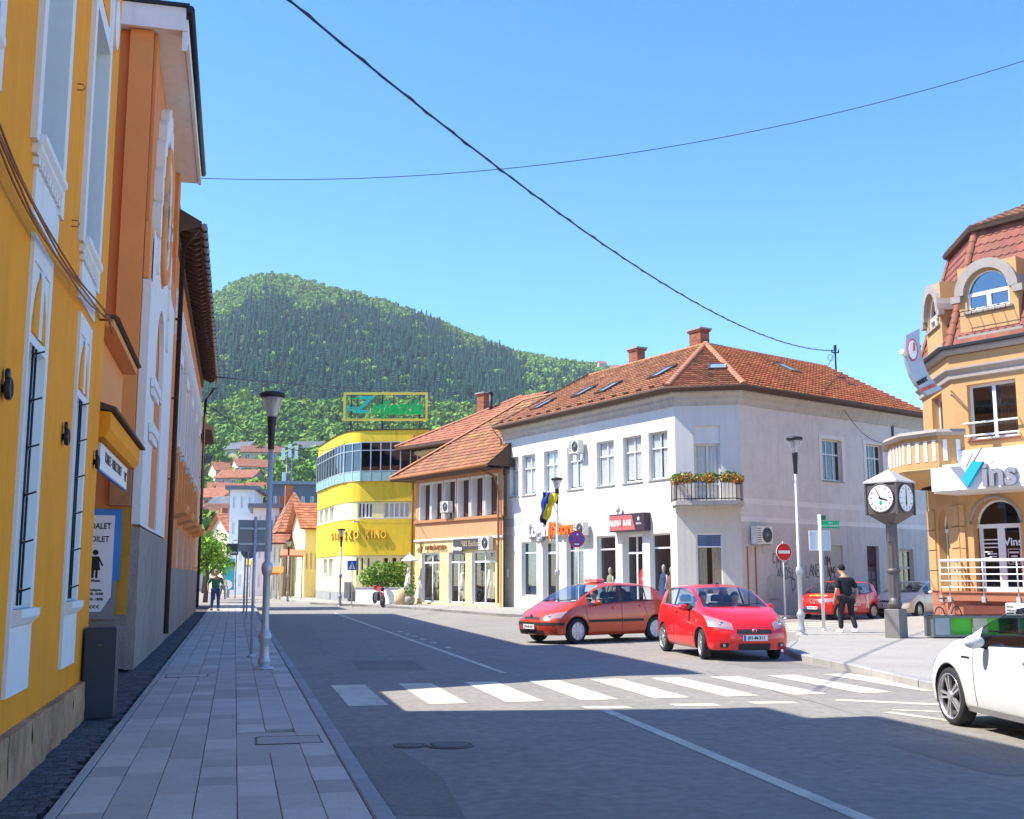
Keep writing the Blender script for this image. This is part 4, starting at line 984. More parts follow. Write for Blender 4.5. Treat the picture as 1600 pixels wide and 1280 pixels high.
q = MB(); q.box(0, G.L, -.12, 0, 4.62, 4.76); q.box(0, G.L, -.06, 0, 4.55, 4.619); G.put(q, 'string_course', mat('terracotta_trim', (.48, .22, .10), .9, .1))
q = MB(); q.box(0, G.L, -.10, 0, 3.6, 3.70); G.put(q, 'string_course', M_wplast)
q = MB(); nG = Vector((sin(G.ang), -cos(G.ang))); uG = Vector((cos(G.ang), sin(G.ang)))
gl, gr = Vector((oL.x, oL.y)), Vector((oR.x, oR.y)); gbl, gbr = gl - nG * 9, gr - nG * 9
for a, b in ((gbl, gl), (gbr, gbl)): q.face([V3(a, 0), V3(b, 0), V3(b, 7.55), V3(a, 7.55)])
q.build('side_wall', M_oy, oh, -oh.location)
E0, E1, E2, E3 = V3(gl + nG * 1.0 - uG * 1.25, 7.22), V3(gr + nG * 1.0, 7.22), V3(gbr - nG * .6, 7.22), V3(gbl - nG * .6 - uG * 1.25, 7.22)
R0, R1 = V3(gl - nG * 4.5 + uG * 4.6, 11.6), V3(gr - nG * 4.5, 11.6)
q = MB(); tile_plane(q, E0, E1, R0, R1, .36, .25, seed=5); tile_plane(q, E3, E0, R0, R0, .36, .25, seed=6); q.build('roof_tiles', M_tileO, oh, -oh.location, kind='stuff')
q = MB(); q.face([E2, E3, R0, R1]); q.face([E1, E2, R1]); q.face([E0 - Vector((0, 0, .12)), E1 - Vector((0, 0, .12)), E2 - Vector((0, 0, .12)), E3 - Vector((0, 0, .12))])
for a, b in ((E3, E0), (E0, E1)): q.face([a - Vector((0, 0, .14)), b - Vector((0, 0, .14)), b + Vector((0, 0, .03)), a + Vector((0, 0, .03))])
q.build('roof_underside', M_wood, oh, -oh.location)
ridge_tiles(oh, E0 + Vector((0, 0, .08)), R0 + Vector((0, 0, .04)), M_tileR, .13, .38, oh.location); ridge_tiles(oh, R0, R1, M_tileO, .12, .4, oh.location)
q = MB(); q.tube([E0 + Vector((-.02, -.08, .0)), E1 + Vector((-.02, -.08, 0))], .08, 8); q.tube([E1 - V3(uG, 0) * 1.2, E1 - V3(uG, 0) * .5 - Vector((0, 0, .5)) - V3(nG, 0) * .8, V3(gr + nG * .12 - uG * .25, 6.0), V3(gr + nG * .12 - uG * .25, .3)], .06, 8); q.build('gutter', M_rust, oh, -oh.location)
ac_unit(G, fac_hit(G, 698, 795)[0], 5.1, lab='small air conditioner under the upper windows of the apricot house')
ac_unit(G, fac_hit(G, 758, 850)[0], 3.0, .95, .68, lab='air conditioner beside the dark fashion sign above the shop front')
s3 = empty('shop_sign', G.loc(fac_hit(G, 711, 855)[0], -.02, 3.0) + oh.location, G.ang, 'dark grey sign board reading Boutique S&S Exclusive in thin gold letters', 'sign')
q = MB(); wS = fac_hit(G, 759, 850)[0] - fac_hit(G, 711, 850)[0]; q.box(0, wS, -.10, 0, .05, .62); q.box(0, .95, -.12, -.101, -.18, .3); q.build('board', mat('sign_charcoal', (.07, .06, .065), .6), s3)
text('lettering', 'S&S Exclusive', .40, mat('sign_gold', (.45, .36, .20), .5), s3, (wS * .62, -.104, .35), ext=.004, sx=.95); text('lettering', 'Boutique', .24, M_signw, s3, (.5, -.125, .12), ext=.004, bold=.02)
s4 = empty('shop_sign', G.loc(fac_hit(G, 653, 870)[0], -.02, 3.2) + oh.location, G.ang, 'thin raised bronze shop letters on the pale yellow wall with a bird emblem', 'sign')
text('lettering', 'LITTR ŠTAPSKO', .36, mat('bronze', (.30, .13, .03), .5), s4, (2.1, -.06, .0), ext=.03, sx=.9)
q = MB(); q.prism([(-.1, -.1), (.1, .0), (.35, .1), (.3, .6), (.42, .15), (.62, .42), (.5, .05), (.4, -.2), (.2, -.15)], 'y', -.07, -.03); q.build('emblem', MATS['bronze'], s4)
def mannequin(F, x, y, s, dress, lab, hat=False, rz=0, kind=0):
    e = empty('mannequin', F.loc(x, y, .30) + F.root.location, F.ang + rz, lab, 'mannequin')
    q = MB(); q.lathe([(.14, 0), (.14, .02), (.02, .04), (.018, .1)], (0, 0, 0), 12); q.tube([(0, 0, .1), (0, 0, .9 * s)], .018, 6)
    q.lathe([(.045, 1.38 * s), (.05, 1.47 * s), (.075, 1.53 * s), (.088, 1.60 * s), (.085, 1.67 * s), (.05, 1.74 * s), (.001, 1.755 * s)], (0, 0, 0), 12)
    for sx_ in (-1, 1): q.tube([(sx_ * .17 * s, 0, 1.34 * s), (sx_ * .23 * s, -.02, 1.1 * s), (sx_ * .2 * s, -.1, .85 * s), (sx_ * .19 * s, -.13, .78 * s)], [.045, .038, .028, .02], 8)
    q.build('figure', mat('mannequin_white', (.62, .57, .50), .5, .05), e)
    q = MB(); n = 20; pr = [(.30, .25, .18), (.27, .22, .5), (.2, .16, .85), (.14, .11, 1.02), (.18, .12, 1.2), (.19, .11, 1.33), (.1, .08, 1.40), (.05, .05, 1.43)] if kind == 0 else [(.17, .12, .6), (.19, .14, .8), (.15, .11, 1.02), (.19, .12, 1.2), (.2, .11, 1.33), (.1, .08, 1.40), (.05, .05, 1.43)]
    vs = []
    for (a, b, z) in pr:
        for k in range(n):
            t = 2 * pi * k / n; f = 1 + .07 * sin(5 * t) * (1.1 - z / 1.5); vs.append((a * s * f * cos(t), b * s * f * sin(t), z * s))
    q.mesh(vs, [(i * n + k, i * n + (k + 1) % n, (i + 1) * n + (k + 1) % n, (i + 1) * n + k) for i in range(len(pr) - 1) for k in range(n)], 0, sm=True)
    q.build('dress', dress, e)
    if kind == 1:
        q = MB()
        for sx_ in (-1, 1): q.tube([(sx_ * .08, 0, .62 * s), (sx_ * .09, 0, .1)], [.085, .055], 8)
        q.build('trousers', dress, e)
    if hat:
        q = MB(); q.lathe([(.27, 1.62 * s), (.25, 1.64 * s), (.11, 1.66 * s), (.10, 1.76 * s), (.001, 1.78 * s)], (0, 0, 0), 16); q.build('hat', mat('straw', (.55, .45, .30), .9, .2, 9), e)
D1, D2, D3 = mat('dress_ivory', (.68, .64, .56), .9, .08, 8), mat('dress_sage', (.42, .42, .30), .9, .1, 8), mat('dress_beige', (.5, .4, .27), .9, .15, 8)
a, b = shops[0]; L_ = b - a
mannequin(G, a + .35 - .9, -.55, 1.05, D1, 'white dressed mannequin standing on the pavement left of the shop window')
mannequin(G, a + L_ * .30, -.5, .78, D1, 'short mannequin in a long white dress in front of the left shop window')
mannequin(G, a + L_ * .55, .42, 1.2, D2, 'mannequin in a sage green top inside the left shop window', kind=1)
a, b = shops[1]; L_ = b - a
mannequin(G, a + L_ * .45, .42, 1.1, D1, 'pale mannequin standing inside the middle shop window', kind=1)
mannequin(G, a + L_ * .72, .40, .85, D3, 'small beige mannequin low in the middle shop window')
a, b = shops[2]; L_ = b - a
mannequin(G, a + L_ * .50, .50, 1.25, D1, 'mannequin in a long ivory dress and straw hat in the right shop front', True)
mannequin(G, a + L_ * .76, .48, 1.15, D3, 'beige dressed mannequin at the right edge of the shop front')
for (x_, y_, s_, d_, lb, k_) in ((8.75, .45, 1.0, D2, 'mannequin in sage dress behind the window left of the boutique door', 0), (9.25, .5, .9, D1, 'white blouse mannequin beside the sage dressed one left of the boutique door', 1), (12.6, .45, 1.05, mat('dress_navy', (.05, .10, .25), .9, .1), 'navy dressed mannequin in the window right of the boutique door', 0), (13.05, .5, 1.0, mat('dress_rust', (.40, .14, .07), .9, .1), 'rust dressed mannequin at the corner window of the white building', 1)):
    mannequin(FL, x_, y_, s_, d_, lb, kind=k_)
# taller house behind
bh = empty('tall_back_house', (14, 68, 0), label='taller cream house with dark eaves rising between the cinema and the apricot house', cat='building')
bL, bR = dp(655, 900, 69.2), dp(775, 900, 63.5)
B_ = Fac(bh, bL, bR); M_cream = mat('cream_plaster', (.58, .47, .28), .9, .1, 1, streak=.2)
hb = [(1.0 + 1.6 * k, 1.6 + 1.6 * k, 7.7, 8.7, .15) for k in range(5)]
B_.put(wall_mesh(B_.L, 0, 9.5, hb, room=.5), 'wall', [M_cream, M_cream, M_dark])
for h_ in hb: window(B_, h_[0], 7.7, .6, 1.0, 1, (), M_wood, M_glassd, dep=.12, bar=.06)
nB = Vector((sin(B_.ang), -cos(B_.ang))); uB = Vector((cos(B_.ang), sin(B_.ang))); a, b = Vector(bL.xy), Vector(bR.xy)
q = MB()
for p_, r_ in ((a - nB * 8, a), (b, b - nB * 8), (b - nB * 8, a - nB * 8)): q.face([V3(p_, 0), V3(r_, 0), V3(r_, 9.5), V3(p_, 9.5)])
q.build('side_wall', M_cream, bh, -bh.location)
q = MB(); sweep([(0, 9.0), (.35, 9.15), (.35, 9.3), (0, 9.35)], [a - uB * .2, b], q); q.build('cornice', M_cream, bh, -bh.location)
E0, E1, E2, E3 = V3(a + nB * 1.1 - uB * 1.2, 9.55), V3(b + nB * 1.1, 9.55), V3(b - nB * 9, 9.55), V3(a - nB * 9 - uB * 1.2, 9.55); R0, R1 = V3(a - nB * 4 + uB * 5, 12.6), V3(b - nB * 4, 12.6)
q = MB(); tile_plane(q, E0, E1, R0, R1, .4, .28, seed=8); tile_plane(q, E3, E0, R0, R0, .4, .28, seed=9); q.build('roof_tiles', M_tileR, bh, -bh.location, kind='stuff')
q = MB(); dz = Vector((0, 0, .15)); q.face([E0 - dz, E1 - dz, E2 - dz, E3 - dz]); q.face([E2, E3, R0, R1])
for p_, r_ in ((E3, E0), (E0, E1)): q.face([p_ - dz, r_ - dz, r_ + Vector((0, 0, .03)), p_ + Vector((0, 0, .03))])
q.build('roof_underside', M_wood, bh, -bh.location)
brick_chimney(bh, a - nB * 3.0 + uB * 2.6, .7, .7, 10.8, 12.9, B_.ang)
q = MB(); q.tube([(0, 0, 10.8), (0, 0, 12.8)], .12, 8); q.lathe([(.18, 12.8), (.001, 12.95)], (0, 0, 0), 8); q.build('flue_pipe', M_black, bh, V3(a - nB * 2.6 + uB * 3.7, 0) - bh.location)
ridge_tiles(bh, E0 + Vector((0, 0, .06)), R0, M_tileR, .13, .4, bh.location)

# ------------------------------------------------------------------ yellow cinema
M_cy = mat('cinema_yellow', (0.80, 0.57, 0.035), .85, .06, .6, .15, 30, streak=.22, dirt=((.50, .40, .06), 0, 1, .45))
M_cp = mat('cinema_pale', (0.84, 0.76, 0.42), .85, .06, .8, .15, 30, streak=.1)
M_teal = mat('teal_panel', (.30, .48, .42), .35, .14, 1.5, streak=.2)
ci = empty('cinema', (6.5, 70, 0), label='yellow modernist cinema with rounded corner and glazed top floor', cat='building')
cpx = [(494, 79.5), (508, 76.0), (521, 73.2), (532, 71.6), (543, 70.6), (556, 70.1), (575, 69.9), (640, 69.5), (668, 69.4)]
CPTS = [dp(px, 900, D).xy for px, D in cpx]
CZS = dict(top=10.7, gt=9.98, gb=8.12, tb=7.53, wt=6.26, wb=5.15, yb=2.94)
def smooth_path(P, n=5):
    out = []
    for i in range(len(P) - 1):
        p0, p1, p2, p3 = P[max(i - 1, 0)], P[i], P[i + 1], P[min(i + 2, len(P) - 1)]
        for k in range(n):
            t = k / n; out.append(.5 * ((2 * p1) + (p2 - p0) * t + (2 * p0 - 5 * p1 + 4 * p2 - p3) * t * t + (3 * p1 - p0 - 3 * p2 + p3) * t ** 3))
    return out + [P[-1]]
CS = smooth_path(CPTS)
def ribbon(P, z0, z1, out=0.0, mb=None, m=0):
    mb = mb or MB(); Q = offs(P, out) if out else P
    for i in range(len(Q) - 1): mb.face([V3(Q[i], z0), V3(Q[i + 1], z0), V3(Q[i + 1], z1), V3(Q[i], z1)], m, sm=True)
    return mb
def band(z0, z1, out, m, name):
    mb = ribbon(CS, z0, z1, out); A, B = offs(CS, out) if out else CS, CS
    if out:
        for i in range(len(A) - 1):
            for z in (z0, z1): mb.face([V3(A[i], z), V3(A[i + 1], z), V3(B[i + 1], z), V3(B[i], z)])
    return mb.build(name, m, ci, -ci.location)
band(CZS['gt'], CZS['top'], .06, M_cy, 'parapet'); band(CZS['wt'], CZS['tb'], .05, M_cy, 'yellow_band'); band(CZS['yb'], CZS['wb'], .05, M_cy, 'yellow_band')
mb = ribbon(offs(CS, .1), CZS['top'], CZS['top'] + .07); A, B = offs(CS, .12), offs(CS, -.3)
for i in range(len(A) - 1): mb.face([V3(A[i], CZS['top'] + .07), V3(A[i + 1], CZS['top'] + .07), V3(B[i + 1], CZS['top'] + .07), V3(B[i], CZS['top'] + .07)])
mb.build('coping', M_wood, ci, -ci.location)
for z in (CZS['wb'] + .0, CZS['tb']): ribbon(offs(CS, .1), z, z + .05).build('drip_edge', M_corn, ci, -ci.location)
# wall strips holding the windows: left flank, rounded corner, front
LA, LB_, FA, FB_ = CPTS[0], CPTS[2], CPTS[5], CPTS[8]
FLc, FFc = Fac(ci, LA, LB_), Fac(ci, FA, FB_)
def cz(F, px): return fac_hit(F, px, 900)[0]
hf = [(cz(FFc, 557), cz(FFc, 580)), (cz(FFc, 598), cz(FFc, 638))]; hl = [(cz(FLc, 497), cz(FLc, 502.5)), (cz(FLc, 504.5), cz(FLc, 511)), (cz(FLc, 513), cz(FLc, 519.5))]
zg = [(cz(FFc, a), cz(FFc, b)) for a, b in ((536, 541), (556, 559.5), (563, 567), (573, 577), (598, 606), (611, 619), (624, 630))][1:]
Hf = [(a, b, 5.25, 6.2, .12) for a, b in hf] + [(a, b, 1.7, 2.8, .15) for a, b in zg]
Hl = [(a, b, 5.25, 6.2, .12) for a, b in hl] + [(cz(FLc, 505), cz(FLc, 511), 1.6, 2.8, .15), (cz(FLc, 513), cz(FLc, 519.5), 1.6, 2.8, .15)]
FFc.put(wall_mesh(FFc.L, 0, CZS['wt'], Hf, lambda x, z: 3 if z < .7 else 0, (.7,), (), .5), 'wall', [M_cp, M_cp, M_dark, M_conc])
FLc.put(wall_mesh(FLc.L, 0, CZS['wt'], Hl, lambda x, z: 3 if z < .7 else 0, (.7,), (), .5), 'wall', [M_cp, M_cp, M_dark, M_conc])
ribbon(CS[10:26], .7, CZS['wt'], 0).build('corner_wall', M_cp, ci, -ci.location); ribbon(CS[10:26], 0, .7, .03).build('corner_plinth', M_conc, ci, -ci.location)
for j, (a, b) in enumerate(hf): window(FFc, a, 5.25, b - a, .95, 4 if j == 0 else 5, (), M_white, M_glassb if j == 0 else M_glass, dep=.1, bar=.07, cur=M_curt if j else None, mull=.12)
for a, b in hl: window(FLc, a, 5.25, b - a, .95, 2, (), M_white, M_glass, dep=.1, bar=.07, cur=M_curt)
for a, b in zg: window(FFc, a, 1.7, b - a, 1.1, 1, (), M_cp, M_glassd, dep=.12, bar=.04, pane=True)
for (a, b) in ((cz(FLc, 505), cz(FLc, 511)), (cz(FLc, 513), cz(FLc, 519.5))): window(FLc, a, 1.6, b - a, 1.2, 3, (), M_white, M_glass, dep=.12, bar=.05, cur=M_curt)
# glazed top floor: glass panes, mullions, teal sill panels
GP = offs([dp(px, 900, D).xy for px, D in ((495, 79.3), (510, 75.6), (524, 72.8), (538, 71.0), (563, 69.9), (640, 69.5), (662, 69.4))], .18)
tb_, gb_, gt_ = CZS['tb'], CZS['gb'], CZS['gt']; gr0 = MB(); zm = 9.42
for i in range(len(GP) - 1):
    a, b = GP[i], GP[i + 1]; d = b - a; n = {0: 4, 1: 3, 2: 3, 3: 2, 4: 5, 5: 2}[i]; F_ = Fac(ci, a, b)
    for k in range(n):
        x0, x1 = d.length * k / n, d.length * (k + 1) / n
        q = MB(); q.box(.03, x1 - x0 - .03, .02, .03, 0, zm - gb_ - .04); F_.put(q, 'glass_pane', glass('cinema_glass', (.35, .42, .48), .20), x0, 0, gb_ + .02)
        q = MB(); q.box(.03, x1 - x0 - .03, .02, .03, 0, gt_ - zm - .06); F_.put(q, 'glass_pane', MATS['cinema_glass'], x0, 0, zm + .03)
        q = MB(); q.box(.02, x1 - x0 - .02, -.01, .03, 0, gb_ - tb_ - .04); F_.put(q, 'teal_panel', M_teal, x0, 0, tb_ + .02)
        q = MB(); q.box(-.03, .03, -.03, .05, tb_, gt_); F_.put(q, 'mullion', M_galv, x0)
    q = MB()
    for z in (tb_, gb_, zm, gt_ - .06): q.box(0, d.length, -.02, .05, z - .0, z + .045)
    F_.put(q, 'glazing_rail', M_galv)
    q = MB(); q.face([V3(a, tb_), V3(b, tb_), V3(b, tb_) + Vector((0, 1.2, 0)), V3(a, tb_) + Vector((1.2, .3, 0))]); q.build('soffit', M_conc, ci, -ci.location)
I2 = offs(GP, -1.6); q = MB(); 
for i in range(len(I2) - 1): q.face([V3(I2[i], tb_), V3(I2[i + 1], tb_), V3(I2[i + 1], gt_), V3(I2[i], gt_)])
q.build('inner_wall', mat('dim_interior', (.16, .15, .17), .9, .3, 1.5), ci, -ci.location)
q = MB(); pl = [V3(p, 0) for p in CS] + [Vector((15, 74, 0)), Vector((14, 90, 0)), Vector((9.8, 92, 0))]
q.face([p + Vector((0, 0, 10.6)) for p in pl]); q.face([p + Vector((0, 0, 7.5)) for p in pl])
tail = [pl[len(CS) - 1]] + pl[len(CS):] + [pl[0]]
for i in range(len(tail) - 1): q.face([tail[i], tail[i + 1], tail[i + 1] + Vector((0, 0, 10.65)), tail[i] + Vector((0, 0, 10.65))])
q.build('rear_wall', M_cy, ci, -ci.location)
q = MB(); q.tube([(0, -.12, 10.4), (0, -.12, .2)], .07, 6); FFc.put(q, 'downpipe', M_rust, cz(FFc, 644))
q = MB(); q.box(0, .35, -.2, .3, 0, 1.0); FFc.put(q, 'wall_hatch', M_grey, cz(FFc, 539.5), 0, .3)
q = MB()
for k in range(8): q.box(k * .12, k * .12 + .07, -.05, 0, 0, 1.0)
q.box(-.05, 1.0, -.03, 0, -.06, 1.06); FLc.put(q, 'radiator_grille', M_white, cz(FLc, 505), 0, .8)
# lettering along the curve
def along(px):
    best = None
    for i in range(len(CS) - 1):
        F_ = Fac(None, CS[i], CS[i + 1]); s_, _ = fac_hit(F_, px, 900)
        if -.001 <= s_ <= F_.L + .001: return F_.loc(s_, -.14, 0), F_.ang
    F_ = Fac(None, CS[-3], CS[-1]); s_, _ = fac_hit(F_, px, 900); return F_.loc(s_, -.14, 0), F_.ang
le = empty('cinema_lettering', (6.5, 69, 4.3), label='raised yellow letters GRADSKO KINO on the yellow cinema wall', cat='sign')
M_let = mat('letter_yellow', (.92, .66, .06), .5); M_lets = mat('letter_side', (.55, .20, .02), .5)
for ch, px in zip('GRADSKO KINO', (520.5, 525, 529.6, 534.8, 541, 548.6, 557.4, 0, 573.5, 581, 589, 599)):
    if ch == ' ': continue
    p, an = along(px)
    for (sz, off_, m_, bo) in ((.68, 0, M_let, .015), (.70, .06, M_lets, .035)):
        t_ = text('letter', ch, sz, m_, le, (p.x - 6.5 - off_ * sin(-an) * 0, p.y - 69 + off_, 4.18 - 4.3), (pi / 2, 0, an), ext=.04, bold=bo, sx=.42 if px < 536 else .72)
q = MB(); fl = along(556); q.box(-.15, .15, -.3, 0, 4.95, 5.05); q.build('floodlight', M_ac, ci, (fl[0].x - 6.5, fl[0].y - 70, 0))
# rooftop sign
z_ = empty('rooftop_sign', dp(598, 900, 71.5), label='green script Zvijezda sign in a yellow frame on the cinema roof', cat='sign')
z_.location.z = 10.6; s0, s1 = dp(531, 900, 71.5), dp(665.5, 900, 71.5); ZL = (s1 - s0).length; za = atan2(s1.y - s0.y, s1.x - s0.x); z_.rotation_euler = (0, 0, za)
zt, zb_ = dp(531, 615, 71.5).z - 10.6, dp(531, 656, 71.5).z - 10.6
M_zy = mat('sign_frame_yellow', (.72, .60, .10), .6, .12, 3)
q = MB(); h = ZL / 2
for (a, b, c, d) in ((-h, h, zb_ - .07, zb_ + .07), (-h, h, zt - .07, zt + .07), (-h, -h + .14, zb_ + .07, zt - .07), (h - .14, h, zb_ + .07, zt - .07)): q.box(a, b, -.08, .06, c, d)
q.build('frame', M_zy, z_)
for xx in (-h + .5, -.2, h - .5):
    q = MB(); q.box(xx - .035, xx + .035, .02, .09, 0, zt); q.tube([(xx, .05, zb_), (xx, 1.3, 0)], .03, 5); q.build('post', M_black, z_)
q = MB()
for xx in (-h + .9, .5, h - .9): q.tube([(xx, .08, zt * .95), (xx, .08, 0)], .02, 4)
q.build('stay', M_black, z_)
gm_, tm_ = mat('neon_green', (.0, .45, .09), .5, .1), mat('neon_teal', (.02, .50, .36), .5, .1)
zc = (zt + zb_) / 2
text('letter', 'Z', 1.5, tm_, z_, (-1.55, -.12, zc + .05), ext=.05, bold=.03, shear=.35); text('lettering', 'vijezda', 1.22, gm_, z_, (.72, -.12, zc - .1), ext=.05, bold=.045, shear=.3, sx=1.0)
text('lettering', 'bar', .62, tm_, z_, (-2.15, -.12, zc - .12), ext=.03, bold=.01, shear=.2)
q = MB(); q.box(-1.0, h - .2, -.14, -.06, zc - .52, zc - .46); q.box(-2.3, -1.1, -.12, -.06, zc + .48, zc + .56); q.build('underline', gm_, z_)
# greenery and low wall in front of the cinema
lw_ = empty('low_wall', (0, 0, 0), label='low white garden wall in front of the cinema under the vines', cat='wall')
a, b = dp(556, 900, 65).xy, dp(633, 900, 63.2).xy
Fw = Fac(lw_, a, b); q = MB(); q.bbox(0, Fw.L, 0, .25, 0, .98, .02); Fw.put(q, 'wall_panel', M_wplast); q = MB(); q.bbox(-.04, Fw.L + .04, -.04, .29, .98, 1.04, .01); Fw.put(q, 'coping', M_conc)
vb = empty('vine_bush', dp(606, 900, 65.5), label='bright green vine bush spilling over the white low wall', cat='bush'); vb.location.z = 0
q = MB()
for k, (xx, zz, rx, rz_) in enumerate(((-1.05, 1.55, .62, .65), (-.5, 1.85, .7, .75), (.1, 1.7, .65, .85), (.65, 1.85, .7, .7), (1.2, 1.5, .55, .8), (0, 1.2, 1.2, .55))): leaves(q, (xx, 0, zz), (rx, .6, rz_), 520, .085, 60 + k, (0, 0, 1), shell=.3)
q.build('foliage', [M_leafB, M_leafG], vb)
q = MB()
for xx in (-.6, 0, .5): q.tube([(xx, .1, 0), (xx + .1, .05, 1.0), (xx - .1, 0, 1.8)], [.06, .04, .02], 6)
q.build('stem', M_bark, vb)
pt = empty('plant_pot', dp(641, 900, 61.5), label='round stone pot with a small green plant beside the yellow shop wall', cat='plant'); pt.location.z = .12
q = MB(); q.lathe([(.14, 0), (.26, .15), (.28, .35), (.22, .45), (.18, .42)], (0, 0, 0), 14); q.build('pot', M_conc, pt); q = MB(); leaves(q, (0, 0, .8), (.34, .34, .4), 220, .06, 5); q.build('foliage', M_leafG, pt)
um = empty('parasol', dp(640, 900, 63.5), label='closed corner of a white parasol between cinema and apricot house', cat='parasol'); um.location.z = 0
q = MB(); q.lathe([(.5, 2.5), (.47, 2.56), (.02, 2.9)], (0, 0, 0), 8, caps=False, sm=False); q.build('canopy', M_signw, um); q = MB(); q.tube([(0, 0, 0), (0, 0, 3.0)], .025, 6); q.build('pole', M_white, um)
um2 = empty('boulder', dp(629, 900, 62.3), label='pale rounded stone mass on the pavement beside the low wall', cat='boulder'); um2.location.z = .1
q = MB(); q.lathe([(.40, 0), (.46, .3), (.40, .62), (.22, .84), (.001, .9)], (0, 0, 0), 12); q.build('stone', M_cream, um2)

# ------------------------------------------------------------------ mansard building on the right
M_vn = mat('ochre_facade', (0.55, 0.32, 0.135), .88, .06, .8, .15, 40, streak=.08, dirt=((.60, .36, .14), 0, 1, .3))
M_vt = mat('taupe_moulding', (.36, .31, .27), .8, .1, 2, streak=.12)
M_vr = mat('terracotta_base', (.40, .15, .085), .9, .1, 2, .2, 40)
M_sl = mat('mansard_shingle', (.25, .085, .052), .75, .12, 2, uvvar=.22)
vn = empty('mansard_building', dp(1490, 640, 36), label='ochre building with red mansard roof, arched dormers and the white Vins sign', cat='building'); vn.location.z = 0
A0 = dp(1490, 640, 36).xy; fd = Vector((.40, -.9165)); cdv = Vector((.358, .934))
C1 = A0 + cdv * 4.15; E1_ = A0 + fd * 11
bk = Vector((.93, .36)); C2 = C1 + bk * 8
VF, VC = Fac(vn, A0, E1_), Fac(vn, C1, A0)
print('VF', fac_hit(VF, 1515, 600), fac_hit(VF, 1590, 698), 'VC', fac_hit(VC, 1455, 620), fac_hit(VC, 1475, 670))
def vh(px, py): return fac_hit(VF, px, py)
wx0, wx1 = vh(1513, 650)[0], vh(1590, 650)[0]
dx0, dx1 = vh(1522, 850)[0], vh(1596, 850)[0]
FLZ = 1.16
HV = [(wx0, wx1, 5.95, 7.75, .22), (dx0, dx1, FLZ, 4.06, .35, True)]
VF.put(wall_mesh(VF.L, FLZ, 8.35, HV, room=1.5), 'wall', [M_vn, M_vn, M_room])
cw0, cw1 = 1.35, 2.75
VC.put(wall_mesh(VC.L, FLZ, 8.35, [(cw0, cw1, 5.9, 7.8, .3), (1.3, 2.6, FLZ + .1, 3.9, .3, True)], room=1.0), 'wall', [M_vn, M_vn, M_dark])
q = MB(); q.face([V3(C1, 0), V3(C2, 0), V3(C2, 8.35), V3(C1, 8.35)]); q.face([V3(E1_, 0), V3(E1_ + bk * 8, 0), V3(E1_ + bk * 8, 8.35), V3(E1_, 8.35)]); q.face([V3(E1_ + bk * 8, 0), V3(C2, 0), V3(C2, 8.35), V3(E1_ + bk * 8, 8.35)])
q.build('rear_wall', M_vn, vn, -vn.location)
vl = [C2, C1, A0, E1_]
q = MB(); ribbon(vl, 0, FLZ, 0, q); q.build('base', M_vr, vn, -vn.location)
window(VF, wx0, 5.95, wx1 - wx0, 1.8, 2, (), M_white, glass('vins_glass', (.5, .5, .5), .22), dep=.18, bar=.09, cur=M_curt2, sill=M_vr, mull=.11, gap=(0, .45))
window(VC, cw0, 5.9, cw1 - cw0, 1.9, 2, (), M_white, M_glassd, dep=.24, bar=.12)
wd = window(VF, dx0 + .05, FLZ, dx1 - dx0 - .1, 2.12, 2, (), M_white, M_glassd, dep=.26, bar=.13, name='entrance_door', mull=.24)
def archpane(F, a, b, zb, dep, mname):
    r = (b - a) / 2; n = 14; q = MB(); q.prism([((a + b) / 2 + (r - .08) * cos(pi * k / n), zb + (r - .08) * sin(pi * k / n)) for k in range(n + 1)], 'y', dep, dep + .01); F.put(q, 'arch_pane', MATS[mname])
    q = MB(); q.tube([((a + b) / 2 + (r - .04) * cos(pi * k / n), dep, zb + (r - .04) * sin(pi * k / n)) for k in range(n + 1)], .05, 6); q.box(a, b, dep - .04, dep + .04, zb - .12, zb + .0); F.put(q, 'arch_frame', M_white)
r_ = (dx1 - dx0) / 2; archpane(VF, dx0, dx1, 4.06 - r_, .28, 'dark_window_glass'); archpane(VC, 1.3, 2.6, 3.25, .25, 'dark_window_glass')
q = MB(); n = 16; q.tube([((dx0 + dx1) / 2 + (r_ + .06) * cos(pi * k / n), -.01, 4.06 - r_ + (r_ + .06) * sin(pi * k / n)) for k in range(n + 1)], .06, 6); VF.put(q, 'arch_moulding', M_vt)
window(VC, 1.35, FLZ + .1, 1.2, 2.0, 2, (), M_white, M_glassd, dep=.24, bar=.1)
# rustication blocks on the piers
for (x0, x1, zs_) in ((-.0, dx0 - .25, (1.17, 1.85, 2.55, 3.25, 3.95)),):
    for k in range(4): q = MB(); q.bbox(0, x1 - x0, -.07, 0, 0, zs_[k + 1] - zs_[k] - .025, .01); VF.put(q, 'pier_block', M_vn, x0, 0, zs_[k])
for x0, x1 in ((0, 1.0), (3.0, 4.13)):
    for k in range(4): q = MB(); q.bbox(0, x1 - x0, -.06, 0, 0, .66, .01); VC.put(q, 'pier_block', M_vn, x0, 0, 1.17 + .7 * k)
